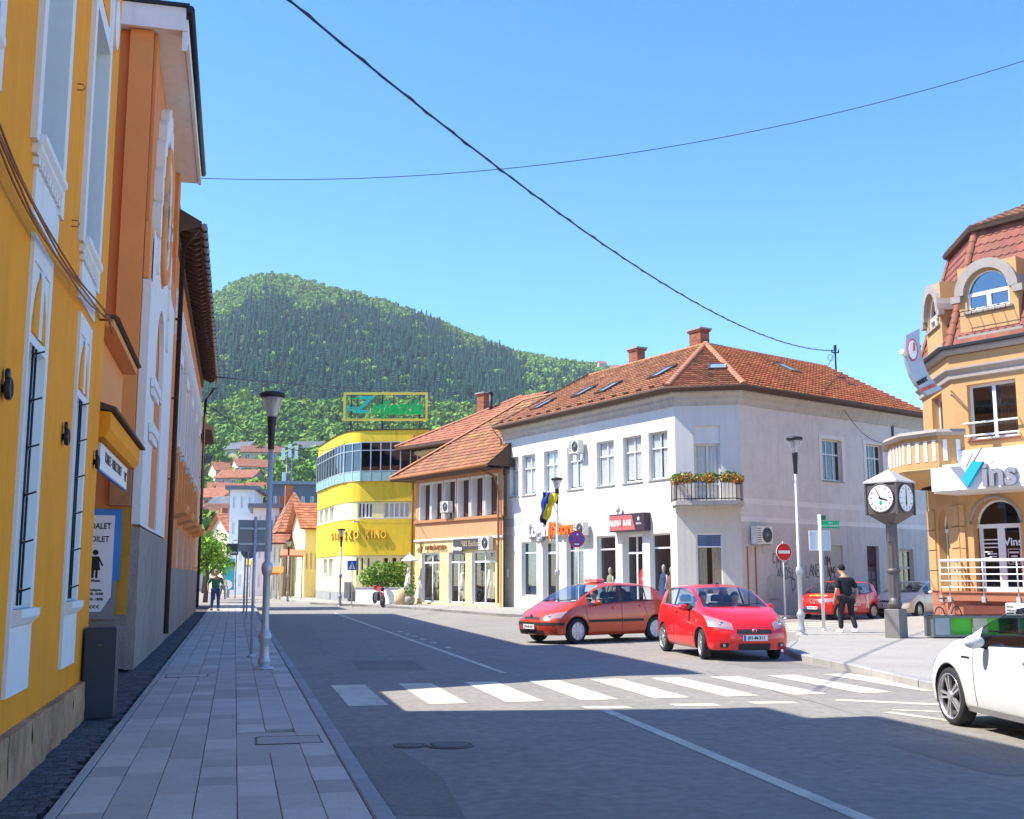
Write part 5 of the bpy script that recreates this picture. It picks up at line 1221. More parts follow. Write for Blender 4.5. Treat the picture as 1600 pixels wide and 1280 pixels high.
# window decals
q = MB(); wd_ = (dx1 - dx0 - .1)
for k, (zz, x0, x1) in enumerate(((1.62, .2, .95), (1.5, .2, .92), (1.38, .2, 1.0), (1.24, .2, .62), (1.18, .35, .82), (1.05, .2, .55), (1.09, .45, .8))): q.box(x0 * wd_ / 2.2, x1 * wd_ / 2.2, .012, .016, zz, zz + .035)
q.build('decal', M_signw, wd)
text('lettering', 'Vins', .34, M_signw, wd, (wd_ * .75, .012, 1.55), ext=.002, bold=.008)
q = MB(); x0, x1 = wd_ * .62, wd_ * .90
for (a, b, c, d) in ((x0, x1, 1.32, 1.34), (x0, x1, .86, .88), (x0, x0 + .02, .88, 1.32), (x1 - .02, x1, .88, 1.32), (x0 + .05, x1 - .05, 1.2, 1.26), (x0 + .1, x1 - .1, 1.08, 1.14), (x0 + .12, x1 - .12, .92, 1.04)): q.box(a, b, .012, .016, c, d)
q.build('decal', mat('decal_pink', (.7, .55, .5), .6), wd)
# balcony rails at the upper window
q = MB()
for z in (6.08, 6.48): q.tube([(wx0 - .1, -.16, z), (wx1 + .1, -.16, z)], .035, 6)
for x in (wx0 - .05, wx1 + .05): q.tube([(x, -.16, 6.04), (x, 0, 6.04)], .02, 5); q.tube([(x, -.16, 6.5), (x, 0, 6.5)], .02, 5)
VF.put(q, 'window_rail', M_white)
# mouldings, canopy sign
q = MB(); sweep([(0, 7.95), (.10, 8.0), (.10, 8.15), (.22, 8.28), (.22, 8.34), (0, 8.36)], vl, q); q.build('cornice', M_vt, vn, -vn.location)
q = MB(); sweep([(.12, 8.35), (.12, 8.75), (.0, 8.76)], vl, q); q.build('frieze', M_vn, vn, -vn.location)
q = MB(); sweep([(0, 8.76), (.24, 8.78), (.30, 8.88), (.30, 8.95), (0, 9.0)], vl, q); q.build('eave_moulding', M_vt, vn, -vn.location)
q = MB(); sweep([(.30, 8.955), (.42, 8.96), (.42, 9.05), (-.1, 9.06)], vl, q); q.build('gutter', M_black, vn, -vn.location)
def vho(px, py, off):
    F_ = Fac(None, VF.loc(0, -off, 0).xy + vn.location.xy, VF.loc(10, -off, 0).xy + vn.location.xy); return fac_hit(F_, px, py)[0]
sx0 = vho(1455, 750, 1.5); cx0 = vho(1472, 720, 1.35)
q = MB(); q.box(cx0, 10, -1.35, .02, 5.02, 5.1); q.box(.3, 10, -.9, 0, 5.11, 5.55); VF.put(q, 'canopy_top', M_wplast)
q = MB(); q.box(sx0, 10, -1.5, -1.36, 4.28, 5.00); q.box(sx0, sx0 + .1, -1.36, 0, 4.28, 5.0); q.box(sx0, 10, -1.36, 0, 4.22, 4.279); sgn = VF.put(q, 'sign_fascia', mat('fascia_white', (.78, .79, .80), .4, .04, 1))
M_lg = mat('letter_grey', (.26, .26, .30), .5, .05)
VF.text('lettering', 'ins', 1.0, M_lg, vho(1562, 748, 1.56), -1.56, 4.66, ext=.06, bold=.03)
q = MB()
xv = vho(1508, 745, 1.56) - .12
q.prism([(xv - .35, 5.0), (xv - .05, 5.0), (xv + .25, 4.62), (xv + .12, 4.38)], 'y', -1.6, -1.5); VF.put(q, 'letter', M_lg)
q = MB(); q.prism([(xv + .05, 4.62), (xv + .22, 4.33), (xv + .78, 5.08), (xv + .42, 5.1)], 'y', -1.66, -1.53); VF.put(q, 'blue_mark', mat('mark_cyan', (.02, .42, .72), .45))
q = MB(); q.tube([(xv + .1, -1.6, 4.65), (xv + .75, -1.62, 5.5)], .03, 5); q.tube([(xv + .2, -1.6, 4.95), (xv + .45, -1.62, 5.35), (xv + .5, -1.6, 5.1)], .02, 5); VF.put(q, 'mark_strokes', M_lg)
# round balcony on the chamfer
bp = [(.2, 0), (.55, -1.4), (2.5, -1.75), (4.2, -1.6), (5.2, -.8), (5.2, 0)]
bw = [Vector(VC.loc(a, b, 0).xy + vn.location.xy) for a, b in bp][::1]
q = MB(); sweep([(0, 5.05), (0, 6.05)], bw, q); q.build('balcony_wall', M_vn, vn, -vn.location)
q = MB(); sweep([(-.12, 6.05), (.16, 6.05), (.22, 6.14), (.16, 6.24), (-.12, 6.24), (-.12, 6.05)], bw, q); q.build('balcony_cap', M_vt, vn, -vn.location)
q = MB(); sweep([(.05, 5.04), (.12, 5.0), (.05, 4.9), (-.3, 4.72), (-1.0, 4.6)], bw, q); q.face([V3(p, 5.3) for p in bw]); q.build('balcony_corbel', M_vn, vn, -vn.location)
for i in range(len(bw) - 1):
    Fb = Fac(vn, bw[i], bw[i + 1]); n = max(2, int(Fb.L / .32))
    if Fb.L < .6: continue
    for k in range(n):
        q = MB(); q.box(0, .13, -.02, .0, 5.25, 5.92); Fb.put(q, 'balcony_slot', M_signw, (k + .5) * Fb.L / n - .065)
# terrace platform with railing
tx0 = vho(1468, 870, 1.25)
tr = [VF.loc(tx0, .6, 0) + vn.location, VF.loc(tx0, -1.25, 0) + vn.location, VF.loc(9, -1.25, 0) + vn.location]
tr2 = [p.xy for p in tr]
q = MB(); sweep([(-1.9, 1.16), (0, 1.16), (0, .92), (-.12, .90), (-.12, 0)], tr2, q); q.build('terrace', M_vr, vn, -vn.location)
q = MB(); sweep([(-.12, 1.165), (.05, 1.165), (.05, 1.20), (-.12, 1.20)], tr2, q); q.build('terrace_edge', M_vr, vn, -vn.location)
q = MB(); q.box(0, 2.6, -1.36, -1.12, .12, .78); VF.put(q, 'basement_opening', mat('deep_terracotta', (.16, .045, .03), .9, .2), vho(1505, 945, 1.36))
for z in (1.32, 1.52, 1.72, 1.92): 
    q = MB(); q.tube([V3(p, z) for p in tr2], .022, 6); q.build('rail', M_white, vn, -vn.location)
q = MB(); q.tube([V3(p, 2.14) for p in tr2], .045, 8); q.build('handrail', M_white, vn, -vn.location)
for (x, y) in ((tx0, -.3), (tx0, -1.25), (vho(1483, 900, 1.25), -1.25), (vho(1536, 900, 1.25), -1.25), (vho(1590, 900, 1.25), -1.25), (vho(1640, 900, 1.25), -1.25)):
    q = MB(); q.tube([(0, 0, .95), (0, 0, 2.12)], .025, 6); q.box(-.06, .06, -.05, .05, .88, 1.06); VF.put(q, 'railing_post', M_galv, x, y)
ac_unit(VF, vho(1574, 950, 1.5), .14, .95, .75, lab='air conditioner on the ground below the terrace of the ochre building', y=-1.3)
# mansard roof
zt2 = 13.1
top = offs(vl, -1.15); e0_ = offs(vl, .05)
bo, to = [V3(p, 9.06) for p in e0_], [V3(p, zt2) for p in top]
def shingles(mb, p0, p1, r0, r1, row=.30, sw=.26, seed=1):
    p0, p1, r0, r1 = map(Vector, (p0, p1, r0, r1)); u = (p1 - p0).normalized(); n = u.cross(r0 - p0).normalized()
    if n.dot(Vector((-1, -.3, 0))) < 0: n = -n
    H_ = (r0 - p0).length; nr = int(H_ / row); rr = random.Random(seed)
    for j in range(nr):
        t0, t1 = j / nr, min(1, (j + 1.35) / nr); a, b = p0.lerp(r0, t0), p1.lerp(r1, t0); c, d = p0.lerp(r0, t1), p1.lerp(r1, t1)
        s0, s1 = 0, (b - a).length; au = (a - p0).dot(u); k0 = math.floor(au / sw) - 1; 
        for k in range(k0, int((au + s1) / sw) + 1):
            x = (k + .5 * (j % 2)) * sw - au; xa, xb = max(x, 0), min(x + sw, s1)
            if xb - xa < .03: continue
            up = (c - a) - u * (c - a).dot(u)
            lo = a + n * .035; pts = []
            m_ = (xa + xb) / 2; wv = xb - xa
            for q_ in range(5):
                tt = q_ / 4; dz_ = -.07 * sin(pi * tt) if xb - xa > sw * .7 else 0
                pts.append(lo + u * (xa + wv * tt) + up.normalized() * (dz_ + .07))
            pts += [a + up + u * xb + n * .004, a + up + u * xa + n * .004]
            mb.face(pts, 0, (rr.random(), rr.random()))
for i in range(3):
    q = MB(); shingles(q, bo[i], bo[i + 1], to[i], to[i + 1], seed=i); q.face([bo[i], bo[i + 1], to[i + 1], to[i]], 1); q.build('mansard_shingles', [M_sl, M_wood], vn, -vn.location, kind='stuff')
for i in (1, 2): ridge_tiles(vn, bo[i], to[i], M_sl, .14, .42, vn.location)
q = MB(); sweep([(-1.2, zt2 - .05), (-.92, zt2 - .02), (-.88, zt2 + .10), (-1.2, zt2 + .14)], vl, q); q.build('upper_gutter', M_wood, vn, -vn.location)
tt2 = offs(vl, -3.6); uo = [V3(p, zt2 + .15) for p in offs(vl, -.95)]; ut = [V3(p, zt2 + 1.35) for p in tt2]
q = MB()
for i in range(3): tile_plane(q, uo[i], uo[i + 1], ut[i], ut[i + 1], .36, .25, seed=30 + i)
q.face(ut); q.build('upper_roof_tiles', M_tileB, vn, -vn.location, kind='stuff')
def dormer(F, xc, w_, z0, z1, dep, back, lab=None):
    r = w_ / 2 - .28; zc_ = z1 - .35 - r
    m_ = wall_mesh(w_, z0, z1 - .12, [(w_ / 2 - r, w_ / 2 + r, z0 + 1.0, zc_ + r, .18, True)], room=.5)
    m2 = MB(); n = 12                                   # trim the top to an arch
    F.put(m_, 'dormer_front', [M_vn, M_vn, M_dark], xc - w_ / 2, dep)
    q = MB()
    for sx_ in (0, w_): q = MB(); q.face([(sx_, 0, z0), (sx_, back, z0), (sx_, back, z1 - .12), (sx_, 0, z1 - .12)]); F.put(q, 'dormer_cheek', M_vn, xc - w_ / 2, dep)
    q = MB(); R1_, R2_ = r + .05, w_ / 2 + .08; zz = zc_
    arc = lambda R_: [(w_ / 2 + R_ * cos(pi - pi * k / 16), zz + R_ * sin(pi - pi * k / 16)) for k in range(17)]
    a1, a2 = arc(R1_), arc(R2_)
    for k in range(16):
        for (P1, P2, P3, P4) in (((a1[k], -.14), (a1[k + 1], -.14), (a2[k + 1], -.14), (a2[k], -.14)), ((a2[k], -.14), (a2[k + 1], -.14), (a2[k + 1], back), (a2[k], back)), ((a1[k], -.14), (a1[k + 1], -.14), (a1[k + 1], 0), (a1[k], 0))):
            q.face([(P[0][0], P[1], P[0][1]) for P in (P1, P2, P3, P4)], sm=True)
    for sx_ in (-.22, w_ - .12): q.box(sx_, sx_ + .34, -.14, .05, zz - .2, zz + .02)
    F.put(q, 'dormer_hood', M_vt, xc - w_ / 2, dep)
    zb = z0 + 1.0
    q = MB(); gq = mat('dormer_glass', (.35, .50, .68), .05, .0, spec=1.0)
    q.prism([(w_ / 2 - r, zb), (w_ / 2 + r, zb)] + [(w_ / 2 + r * cos(pi * k / 12), zz + r * sin(pi * k / 12)) for k in range(13)], 'y', .12, .13); F.put(q, 'dormer_pane', glass('dormer_glass2', (.3, .35, .4), .45), xc - w_ / 2, dep)
    q = MB(); q.box(w_ / 2 - r, w_ / 2 + r, .07, .12, zz - .06, zz + .06); q.box(w_ / 2 - .07, w_ / 2 + .07, .065, .12, zb, zz); q.box(w_ / 2 - r, w_ / 2 + r, .07, .119, zb, zb + .09)
    q.box(w_ / 2 - r, w_ / 2 - r + .07, .07, .119, zb + .09, zz - .06); q.box(w_ / 2 + r - .07, w_ / 2 + r, .07, .119, zb + .09, zz - .06)
    q.tube([(w_ / 2 + (r - .03) * cos(pi * k / 12), .1, zz + (r - .03) * sin(pi * k / 12)) for k in range(13)], .035, 5); F.put(q, 'dormer_frame', M_white, xc - w_ / 2, dep)
    q = MB(); q.box(-.1, w_ + .1, -.05, .1, z0, z0 + .22); q.box(w_ / 2 - r - .1, w_ / 2 + r + .1, -.08, 0, zb - .09, zb - .02); F.put(q, 'dormer_sill', M_vt, xc - w_ / 2, dep)
dmx = vh(1543, 480)[0]
dormer(VF, dmx, 2.0, 9.15, 11.75, .05, 1.3); dormer(VC, 2.25, 2.1, 9.15, 11.65, .0, 1.3)
q = MB()
for z in (9.95, 10.1): q.tube([(dmx - .85, -.28, z), (dmx + .8, -.28, z)], .012, 5)
for x in (-.8, -.4, 0, .4, .75): q.tube([(dmx + x, 0, 10.2), (dmx + x, -.28, 10.1), (dmx + x, -.28, 9.95)], .012, 5)
VF.put(q, 'dormer_rail', M_black)
# curved blade sign
bs = empty('blade_sign', V3(VC.loc(3.2, -1.1, 0) + vn.location, 8.0), VC.ang, 'curved silver blade sign with a round red and white emblem on the building corner', 'sign')
# the sign hangs in front of the chamfer: a banana shaped board facing the square
_c = dp(1437, 560, 34.6); bs.location = _c; ba = -YAW; bs.rotation_euler = (0, 0, ba)
def bsp(px, py): 
    p = dp(px, py, 34.6) - _c; return (p.x * cos(-ba) - p.y * sin(-ba), p.z)
Lf = [(1416, 524), (1415, 545), (1417, 565), (1423, 585), (1431, 600), (1442, 611), (1450, 618)]; Rf = [(1437, 513), (1437, 535), (1440, 555), (1446, 575), (1454, 590), (1463, 601), (1473, 607)]
Lc, Rc = [bsp(*p) for p in Lf], [bsp(*p) for p in Rf]
q = MB()
poly = Lc + Rc[::-1]
for i in range(len(Lc) - 1):
    for y in (0, .22): q.face([(Lc[i][0], y, Lc[i][1]), (Rc[i][0], y, Rc[i][1]), (Rc[i + 1][0], y, Rc[i + 1][1]), (Lc[i + 1][0], y, Lc[i + 1][1])])
for i in range(len(poly)):
    a, b = poly[i], poly[(i + 1) % len(poly)]; q.face([(a[0], 0, a[1]), (b[0], 0, b[1]), (b[0], .22, b[1]), (a[0], .22, a[1])])
q.build('board', mat('brushed_silver', (.42, .43, .47), .35, .08, 2, metal=.4), bs)
cx_, cz_ = bsp(1426, 547)
q = MB(); q.disc((cx_, -.02, cz_), .155, 'y', 20, th=.03, ry=.36); q.build('emblem_ring', mat('emblem_red', (.60, .12, .07), .4), bs)
q = MB(); q.disc((cx_ - .01, -.045, cz_), .125, 'y', 20, th=.03, ry=.30); q.build('emblem', M_signw, bs)
q = MB(); q.prism([(cx_ - .01, cz_ - .06), (cx_ + .06, cz_ - .02), (cx_ + .07, cz_ + .20), (cx_ + .01, cz_ + .25)], 'y', -.066, -.06); q.build('emblem_mark', MATS['emblem_red'], bs)
a = bsp(1441, 596); text('lettering', 'BEST', .17, M_black, bs, (a[0], -.03, a[1]), (pi / 2, radians(-28), 0), ext=.01, bold=.012); a = bsp(1450, 606); text('lettering', 'CENTAR', .13, MATS['emblem_red'], bs, (a[0], -.03, a[1]), (pi / 2, radians(-22), 0), ext=.01, bold=.012)
q = MB(); a, b = bsp(1440, 540), bsp(1462, 538); q.tube([(a[0], .1, a[1]), (b[0], 1.6, b[1])], .025, 5); a, b = bsp(1440, 539), bsp(1462, 532); q.tube([(a[0], .1, a[1]), (b[0], 1.6, b[1])], .02, 5); q.build('bracket', M_black, bs)
a = bsp(1412, 553); q = MB(); q.tube([(a[0] - .1, -.1, a[1] + .05), (a[0] + .12, .1, a[1] - .02)], .08, 8); q.build('camera', M_ac, bs)

# ------------------------------------------------------------------ terrain and the wooded hill
def interp(x, xs, ys): return float(np.interp(x, xs, ys))
RX = [-600, 0, 200, 320, 345, 375, 410, 440, 500, 560, 620, 680, 740, 800, 860, 920, 960, 1050, 1200, 1500, 2100]
RY = [640, 560, 505, 450, 433, 420, 414, 419, 436, 452, 470, 493, 519, 543, 556, 565, 572, 600, 625, 650, 690]
FX = [-600, 200, 330, 400, 480, 540, 600, 660, 780, 860, 1000, 2100]
FY = [690, 655, 640, 627, 640, 634, 630, 640, 648, 640, 650, 760]
D1, D2 = 430.0, 880.0
def terr(px, D):
    """height of the land at image bearing px and distance D from the square"""
    z1 = (900 - interp(px, FX, FY)) * D1 / 1769; z2 = (900 - interp(px, RX, RY)) * D2 / 1769
    if D < 125: return -.05
    if D < D1:
        t = (D - 125) / (D1 - 125); base = z1 * t ** 1.75; bump = 2.5 * sin(D * .05 + px * .01) * t
        return base + bump * (1 - t)
    if D < D1 + 50: return z1 - 3 * sin(pi * (D - D1) / 50)
    if D < D2:
        t = (D - D1 - 50) / (D2 - D1 - 50); return z1 + (z2 - z1) * (t ** 1.04) + 3.0 * sin(px * .025 + D * .015) * sin(pi * t)
    return z2 - (D - D2) * .35
def bear(px, D):
    a = YAW + math.atan((px - 800) / FE); r = D / cos(a - YAW); return r * sin(a), r * cos(a)
pxs = [-600 + 30 * i for i in range(91)]; Ds = [118 + 11 * i for i in range(92)]
vs, fs = [], []
for D in Ds:
    for px in pxs: x, y = bear(px, D); vs.append((x, y, terr(px, D)))
W_ = len(pxs)
for j in range(len(Ds) - 1):
    for i in range(W_ - 1): fs.append((j * W_ + i, j * W_ + i + 1, (j + 1) * W_ + i + 1, (j + 1) * W_ + i))
mb = MB(); mb.mesh(vs, fs, 0, sm=True)
mb.build('hill', mat('forest_floor', (.035, .06, .018), .95, .35, .05), kind='structure')
rs = np.random.RandomState(4)
def merge_trees(name, tmpl, inst, mts, label=None):
    """tmpl: list of (V[n,3], F[m,4 or 3], matidx[m]); inst rows: x,y,z,scale_xy,scale_z,rot,template,tint"""
    allv, allf, allm, uvs, off = [], [], [], [], 0
    for (x, y, z, sx, sz, rt, ti, tint) in inst:
        V, Fc, Mi = tmpl[int(ti)]; c, s = cos(rt), sin(rt)
        P = np.empty_like(V); P[:, 0] = (V[:, 0] * c - V[:, 1] * s) * sx + x; P[:, 1] = (V[:, 0] * s + V[:, 1] * c) * sx + y; P[:, 2] = V[:, 2] * sz + z
        allv.append(P); allf.append(Fc + off); allm.append(Mi); uvs.append(np.full(len(Fc), tint)); off += len(V)
    V = np.concatenate(allv); Fc = np.concatenate(allf); Mi = np.concatenate(allm); U = np.concatenate(uvs)
    me = bpy.data.meshes.new(name); k = Fc.shape[1]
    me.vertices.add(len(V)); me.vertices.foreach_set('co', V.astype(np.float32).ravel())
    me.loops.add(len(Fc) * k); me.loops.foreach_set('vertex_index', Fc.astype(np.int32).ravel())
    me.polygons.add(len(Fc)); me.polygons.foreach_set('loop_start', np.arange(0, len(Fc) * k, k, dtype=np.int32))
    me.polygons.foreach_set('material_index', Mi.astype(np.int32))
    for m in mts: me.materials.append(m)
    ul = me.uv_layers.new(name='UVMap'); uv = np.repeat(np.stack([U, U * 7.3 + .1], 1), k, axis=0).astype(np.float32); ul.data.foreach_set('uv', uv.ravel())
    me.update(calc_edges=True)
    return link(name, me, None, kind='stuff')
def crown_template(n, seed, r=1.0, lob=5, size=.16):
    r_ = np.random.RandomState(seed); L = [(r_.normal(0, .38, 3) * np.array([1, 1, .7]) + np.array([0, 0, .1]), r_.uniform(.42, .62)) for _ in range(lob)]
    V, Fc = [], []
    for i in range(n):
        c, rad = L[r_.randint(lob)]; d = r_.normal(0, 1, 3); d[2] = abs(d[2]) * .9 - .25 * r_.rand(); d /= np.linalg.norm(d)
        p = c + d * rad * r_.uniform(.82, 1.05); nrm = d + r_.normal(0, .45, 3); nrm /= np.linalg.norm(nrm)
        u = np.cross(nrm, [0.3, .2, 1]); u /= np.linalg.norm(u); v = np.cross(nrm, u); s = size * r_.uniform(.6, 1.35)
        V += [p - u * s, p - v * s, p + u * s, p + v * s]; Fc.append([4 * i, 4 * i + 1, 4 * i + 2, 4 * i + 3])
    return np.array(V), np.array(Fc), np.zeros(n, int)
def conifer_template(seed, layers=7, k=7):
    r_ = np.random.RandomState(seed); V, Fc = [], []
    for j in range(layers):
        t = j / layers; z = .12 + .88 * t; R = (1 - t) ** .85 * .34 + .02; a0 = r_.rand() * 6
        for i in range(k):
            a = a0 + 2 * pi * i / k + r_.uniform(-.2, .2); rr_ = R * r_.uniform(.75, 1.15); w = 2 * pi / k * .62; b = len(V)
            V += [[0, 0, z + .12], [rr_ * .75 * cos(a - w), rr_ * .75 * sin(a - w), z - .01], [rr_ * cos(a), rr_ * sin(a), z - .055], [rr_ * .75 * cos(a + w), rr_ * .75 * sin(a + w), z - .01]]
            Fc.append([b, b + 1, b + 2, b + 3])
    return np.array(V, float), np.array(Fc), np.zeros(len(Fc), int)
M_sum = mat('summit_canopy', (0.23, 0.36, 0.06), .8, .25, .02, uvvar=.3, spec=.15)
M_dec = mat('broadleaf_canopy', (0.165, 0.275, 0.045), .8, .25, .02, uvvar=.38, spec=.15)
M_con = mat('conifer_canopy', (0.030, 0.090, 0.050), .8, .2, .02, uvvar=.35, spec=.1)
DT = [crown_template(300, s, size=.165) for s in range(4)]; CT = [conifer_template(s) for s in range(4)]; FT = [crown_template(110, 20 + s, size=.22) for s in range(4)]
inst = []; D = 150.0
while D < D1 + 25:
    px = 270 - rs.rand() * 20
    while px < 900:
        st = 4.4 * 1769 / D
        P_, Dd = px + rs.uniform(-.4, .4) * st, D + rs.uniform(-3, 3); x, y = bear(P_, Dd)
        dens = 1.0 if Dd > 240 else .42
        if rs.rand() < dens and not (P_ < 425 and 205 < Dd < 345 and rs.rand() < .62):
            s = rs.uniform(2.5, 4.2); inst.append((x, y, terr(P_, Dd) + s * .8, s, s * rs.uniform(.9, 1.25), rs.rand() * 6, rs.randint(4), rs.rand()))
        px += st
    D += 5.0
print('near trees', len(inst))
merge_trees('foothill_wood', DT, inst, [M_dec])
ci_, fi_ = [], []; D = D1 + 20
while D < D2 + 14:
    px = 300 - rs.rand() * 10
    while px < 1010:
        st = 4.3 * 1769 / D; P_, Dd = px + rs.uniform(-.45, .45) * st, D + rs.uniform(-3, 3); t = (Dd - D1) / (D2 - D1); x, y = bear(P_, Dd); z = terr(P_, Dd)
        edge = .80 + .16 * interp(P_, [300, 420, 520, 620, 700, 1010], [-.45, -.1, .15, .6, .75, -.6]) + .06 * sin(P_ * .05)
        broad = t > edge + rs.normal(0, .04) or t < .05 + rs.normal(0, .03) or (P_ > 820 and rs.rand() < .55) or rs.rand() < .06
        if broad: s = rs.uniform(1.8, 3.1); fi_.append((x, y, z + s * .8, s, s * 1.1, rs.rand() * 6, rs.randint(4), rs.rand()))
        else: h = rs.uniform(5, 10.5); ci_.append((x, y, z - .5, h * .72, h, rs.rand() * 6, rs.randint(4), rs.rand()))
        px += st
    D += 4.6
print('conifers', len(ci_), 'broad', len(fi_))
merge_trees('conifer_forest', CT, ci_, [M_con]); merge_trees('summit_wood', FT, fi_, [M_sum])

# ------------------------------------------------------------------ hillside and street houses
def house(name, x, y, z, ang, w_, d_, h, wallm, roofm, rise=2.2, over=.45, lab='', win=(3, 2), cat='house', hip=False, chim=True, grp=None, flat=False):
    e = empty(name, (x, y, z), ang, lab, cat, grp)
    H = []; nx, nz = win; ww = min(1.1, w_ / nx * .42)
    for i in range(nx):
        for j in range(nz):
            xc = w_ * (i + .5) / nx; zc = h * (j + .5) / nz; H.append((xc - ww / 2, xc + ww / 2, zc - .55, zc + .65, .12))
    mb = wall_mesh(w_, -3, h, H, room=.3)
    o = mb.build('wall', [wallm, wallm, M_dark], e, (-w_ / 2, -d_ / 2, 0))
    q = MB(); x0, x1, y0, y1 = -w_ / 2, w_ / 2, -d_ / 2, d_ / 2
    q.face([(x0, y0, -3), (x0, y1, -3), (x0, y1, h), (x0, y0, h)]); q.face([(x1, y0, -3), (x1, y1, -3), (x1, y1, h), (x1, y0, h)]); q.face([(x0, y1, -3), (x1, y1, -3), (x1, y1, h), (x0, y1, h)])
    if not hip and not flat: q.face([(x0, y0, h), (x0, y1, h), (x0, 0, h + rise)]); q.face([(x1, y0, h), (x1, y1, h), (x1, 0, h + rise)])
    q.build('side_wall', wallm, e)
    for h_ in H:
        q = MB(); a, b, c, d = h_[:4]; q.box(a, b, .08, .12, c, c + .08); q.box(a, b, .08, .12, d - .08, d); q.box(a, a + .08, .08, .12, c + .08, d - .08); q.box(b - .08, b, .08, .12, c + .08, d - .08); q.box((a + b) / 2 - .04, (a + b) / 2 + .04, .08, .12, c + .08, d - .08)
        f_ = q.build('window', M_white, e, (-w_ / 2, -d_ / 2, 0)); q = MB(); q.box(a + .08, b - .08, .10, .11, c + .08, d - .08); q.build('pane', M_glassd, f_)
    O = over; q = MB(); zr = h + rise
    if flat: q.box(x0 - O, x1 + O, y0 - O, y1 + O, h, h + .35)
    elif hip:
        k = min(d_, w_) / 2 * .95; A, B = (x0 + k, 0, zr), (x1 - k, 0, zr); c = [(x0 - O, y0 - O, h - .1), (x1 + O, y0 - O, h - .1), (x1 + O, y1 + O, h - .1), (x0 - O, y1 + O, h - .1)]
        tile_plane(q, c[0], c[1], A, B, .42, .3, sub=2); tile_plane(q, c[3], c[0], A, A, .42, .3, sub=2); tile_plane(q, c[1], c[2], B, B, .42, .3, sub=2); q.face([c[2], c[3], A, B]); q.face([(p[0], p[1], p[2] - .08) for p in c])
    else:
        s = rise / (d_ / 2); e0 = h - O * s
        tile_plane(q, (x0 - O, y0 - O, e0), (x1 + O, y0 - O, e0), (x0 - O, 0, zr), (x1 + O, 0, zr), .42, .3, sub=2); tile_plane(q, (x1 + O, y1 + O, e0), (x0 - O, y1 + O, e0), (x1 + O, 0, zr), (x0 - O, 0, zr), .42, .3, sub=2)
        q.face([(x0 - O, y0 - O, e0 - .1), (x1 + O, y0 - O, e0 - .1), (x1 + O, 0, zr - .12), (x0 - O, 0, zr - .12)])
        q.face([(x0 - O, y1 + O, e0 - .1), (x1 + O, y1 + O, e0 - .1), (x1 + O, 0, zr - .12), (x0 - O, 0, zr - .12)])
    q.build('roof', roofm, e)
    if chim and not flat: q = MB(); q.box(x0 * .3 - .3, x0 * .3 + .3, .3, .9, h, zr + .6); q.build('chimney', M_brick, e)
    return e
M_hw = [mat('house_cream', (.62, .54, .38), .9, .1, .5), mat('house_white', (.72, .70, .66), .9, .08, .5), mat('house_pink', (.58, .40, .32), .9, .1, .5), mat('house_sand', (.52, .42, .28), .9, .1, .5)]
M_roofg = mat('grey_roof', (.16, .17, .19), .7, .2, .5, uvvar=.2)
hh = [ # px, distance, image y of the base, width, wall, roof, rot, label
 (327, 210, 808, 8, 1, 1, .5, 'white cottage with red roof low on the slope beside the orange wall'),
 (334, 250, 792, 9, 2, 0, -.4, 'pink house with rusty roof at the left of the slope'),
 (352, 262, 786, 9, 0, 0, .3, 'cream house with brown red roof above the grey sign panel'),
 (371, 285, 770, 10, 2, 0, -.2, 'rose plastered house in the middle row of the slope'),
 (386, 300, 778, 9, 1, 0, .5, 'white house behind the grey square sign panel'),
 (404, 320, 749, 11, 3, 1, .1, 'wide sandy house with a tan roof below the wood'),
 (374, 330, 752, 8, 3, 2, -.5, 'small house with grey roof high on the slope'),
 (345, 300, 757, 7, 0, 0, .6, 'little cream house among trees near the upper left edge of the slope'),
 (322, 195, 838, 7, 1, 1, .2, 'low white house at the foot of the slope beside green trees'),
 (478, 340, 728, 9, 1, 2, .0, 'white chalet with dark roof alone in the wood left of the cinema'),
 (360, 225, 818, 8, 3, 2, -.3, 'sandy house with dark roof above the street end'),
 (412, 260, 802, 9, 0, 0, .4, 'cream house hidden behind the street lamp'),
 (944, 862, 566, 6, 3, 0, .3, 'tiny beige house on the far ridge'), (966, 850, 569, 6, 1, 1, -.2, 'tiny white house at the right end of the far ridge')]
for (px, D, yb_, w_, wi, ri, rt, lab) in hh:
    x, y = bear(px, D); z = terr(px, D)
    house('hillside_house', x, y, z + (.5 if D < 800 else 2.5), -YAW + rt, w_, w_ * .85, 5.2 if D < 800 else 4, M_hw[wi], [M_tileR, M_tileB, M_roofg][ri], 2.2, lab=lab, win=(3, 2), grp='houses on the wooded slope')
def put_house(name, px, D, w_, d_, h, wm, rm, rise, lab, rt=0.0, **kw):
    x, y = bear(px, D); return house(name, x, y, 0, -YAW + rt, w_, d_, h, wm, rm, rise, lab=lab, **kw)
M_rs = mat('rose_plaster', (.62, .36, .27), .9, .08, .6)
def dw(px0, px1, D): return (px1 - px0) * D / 1769
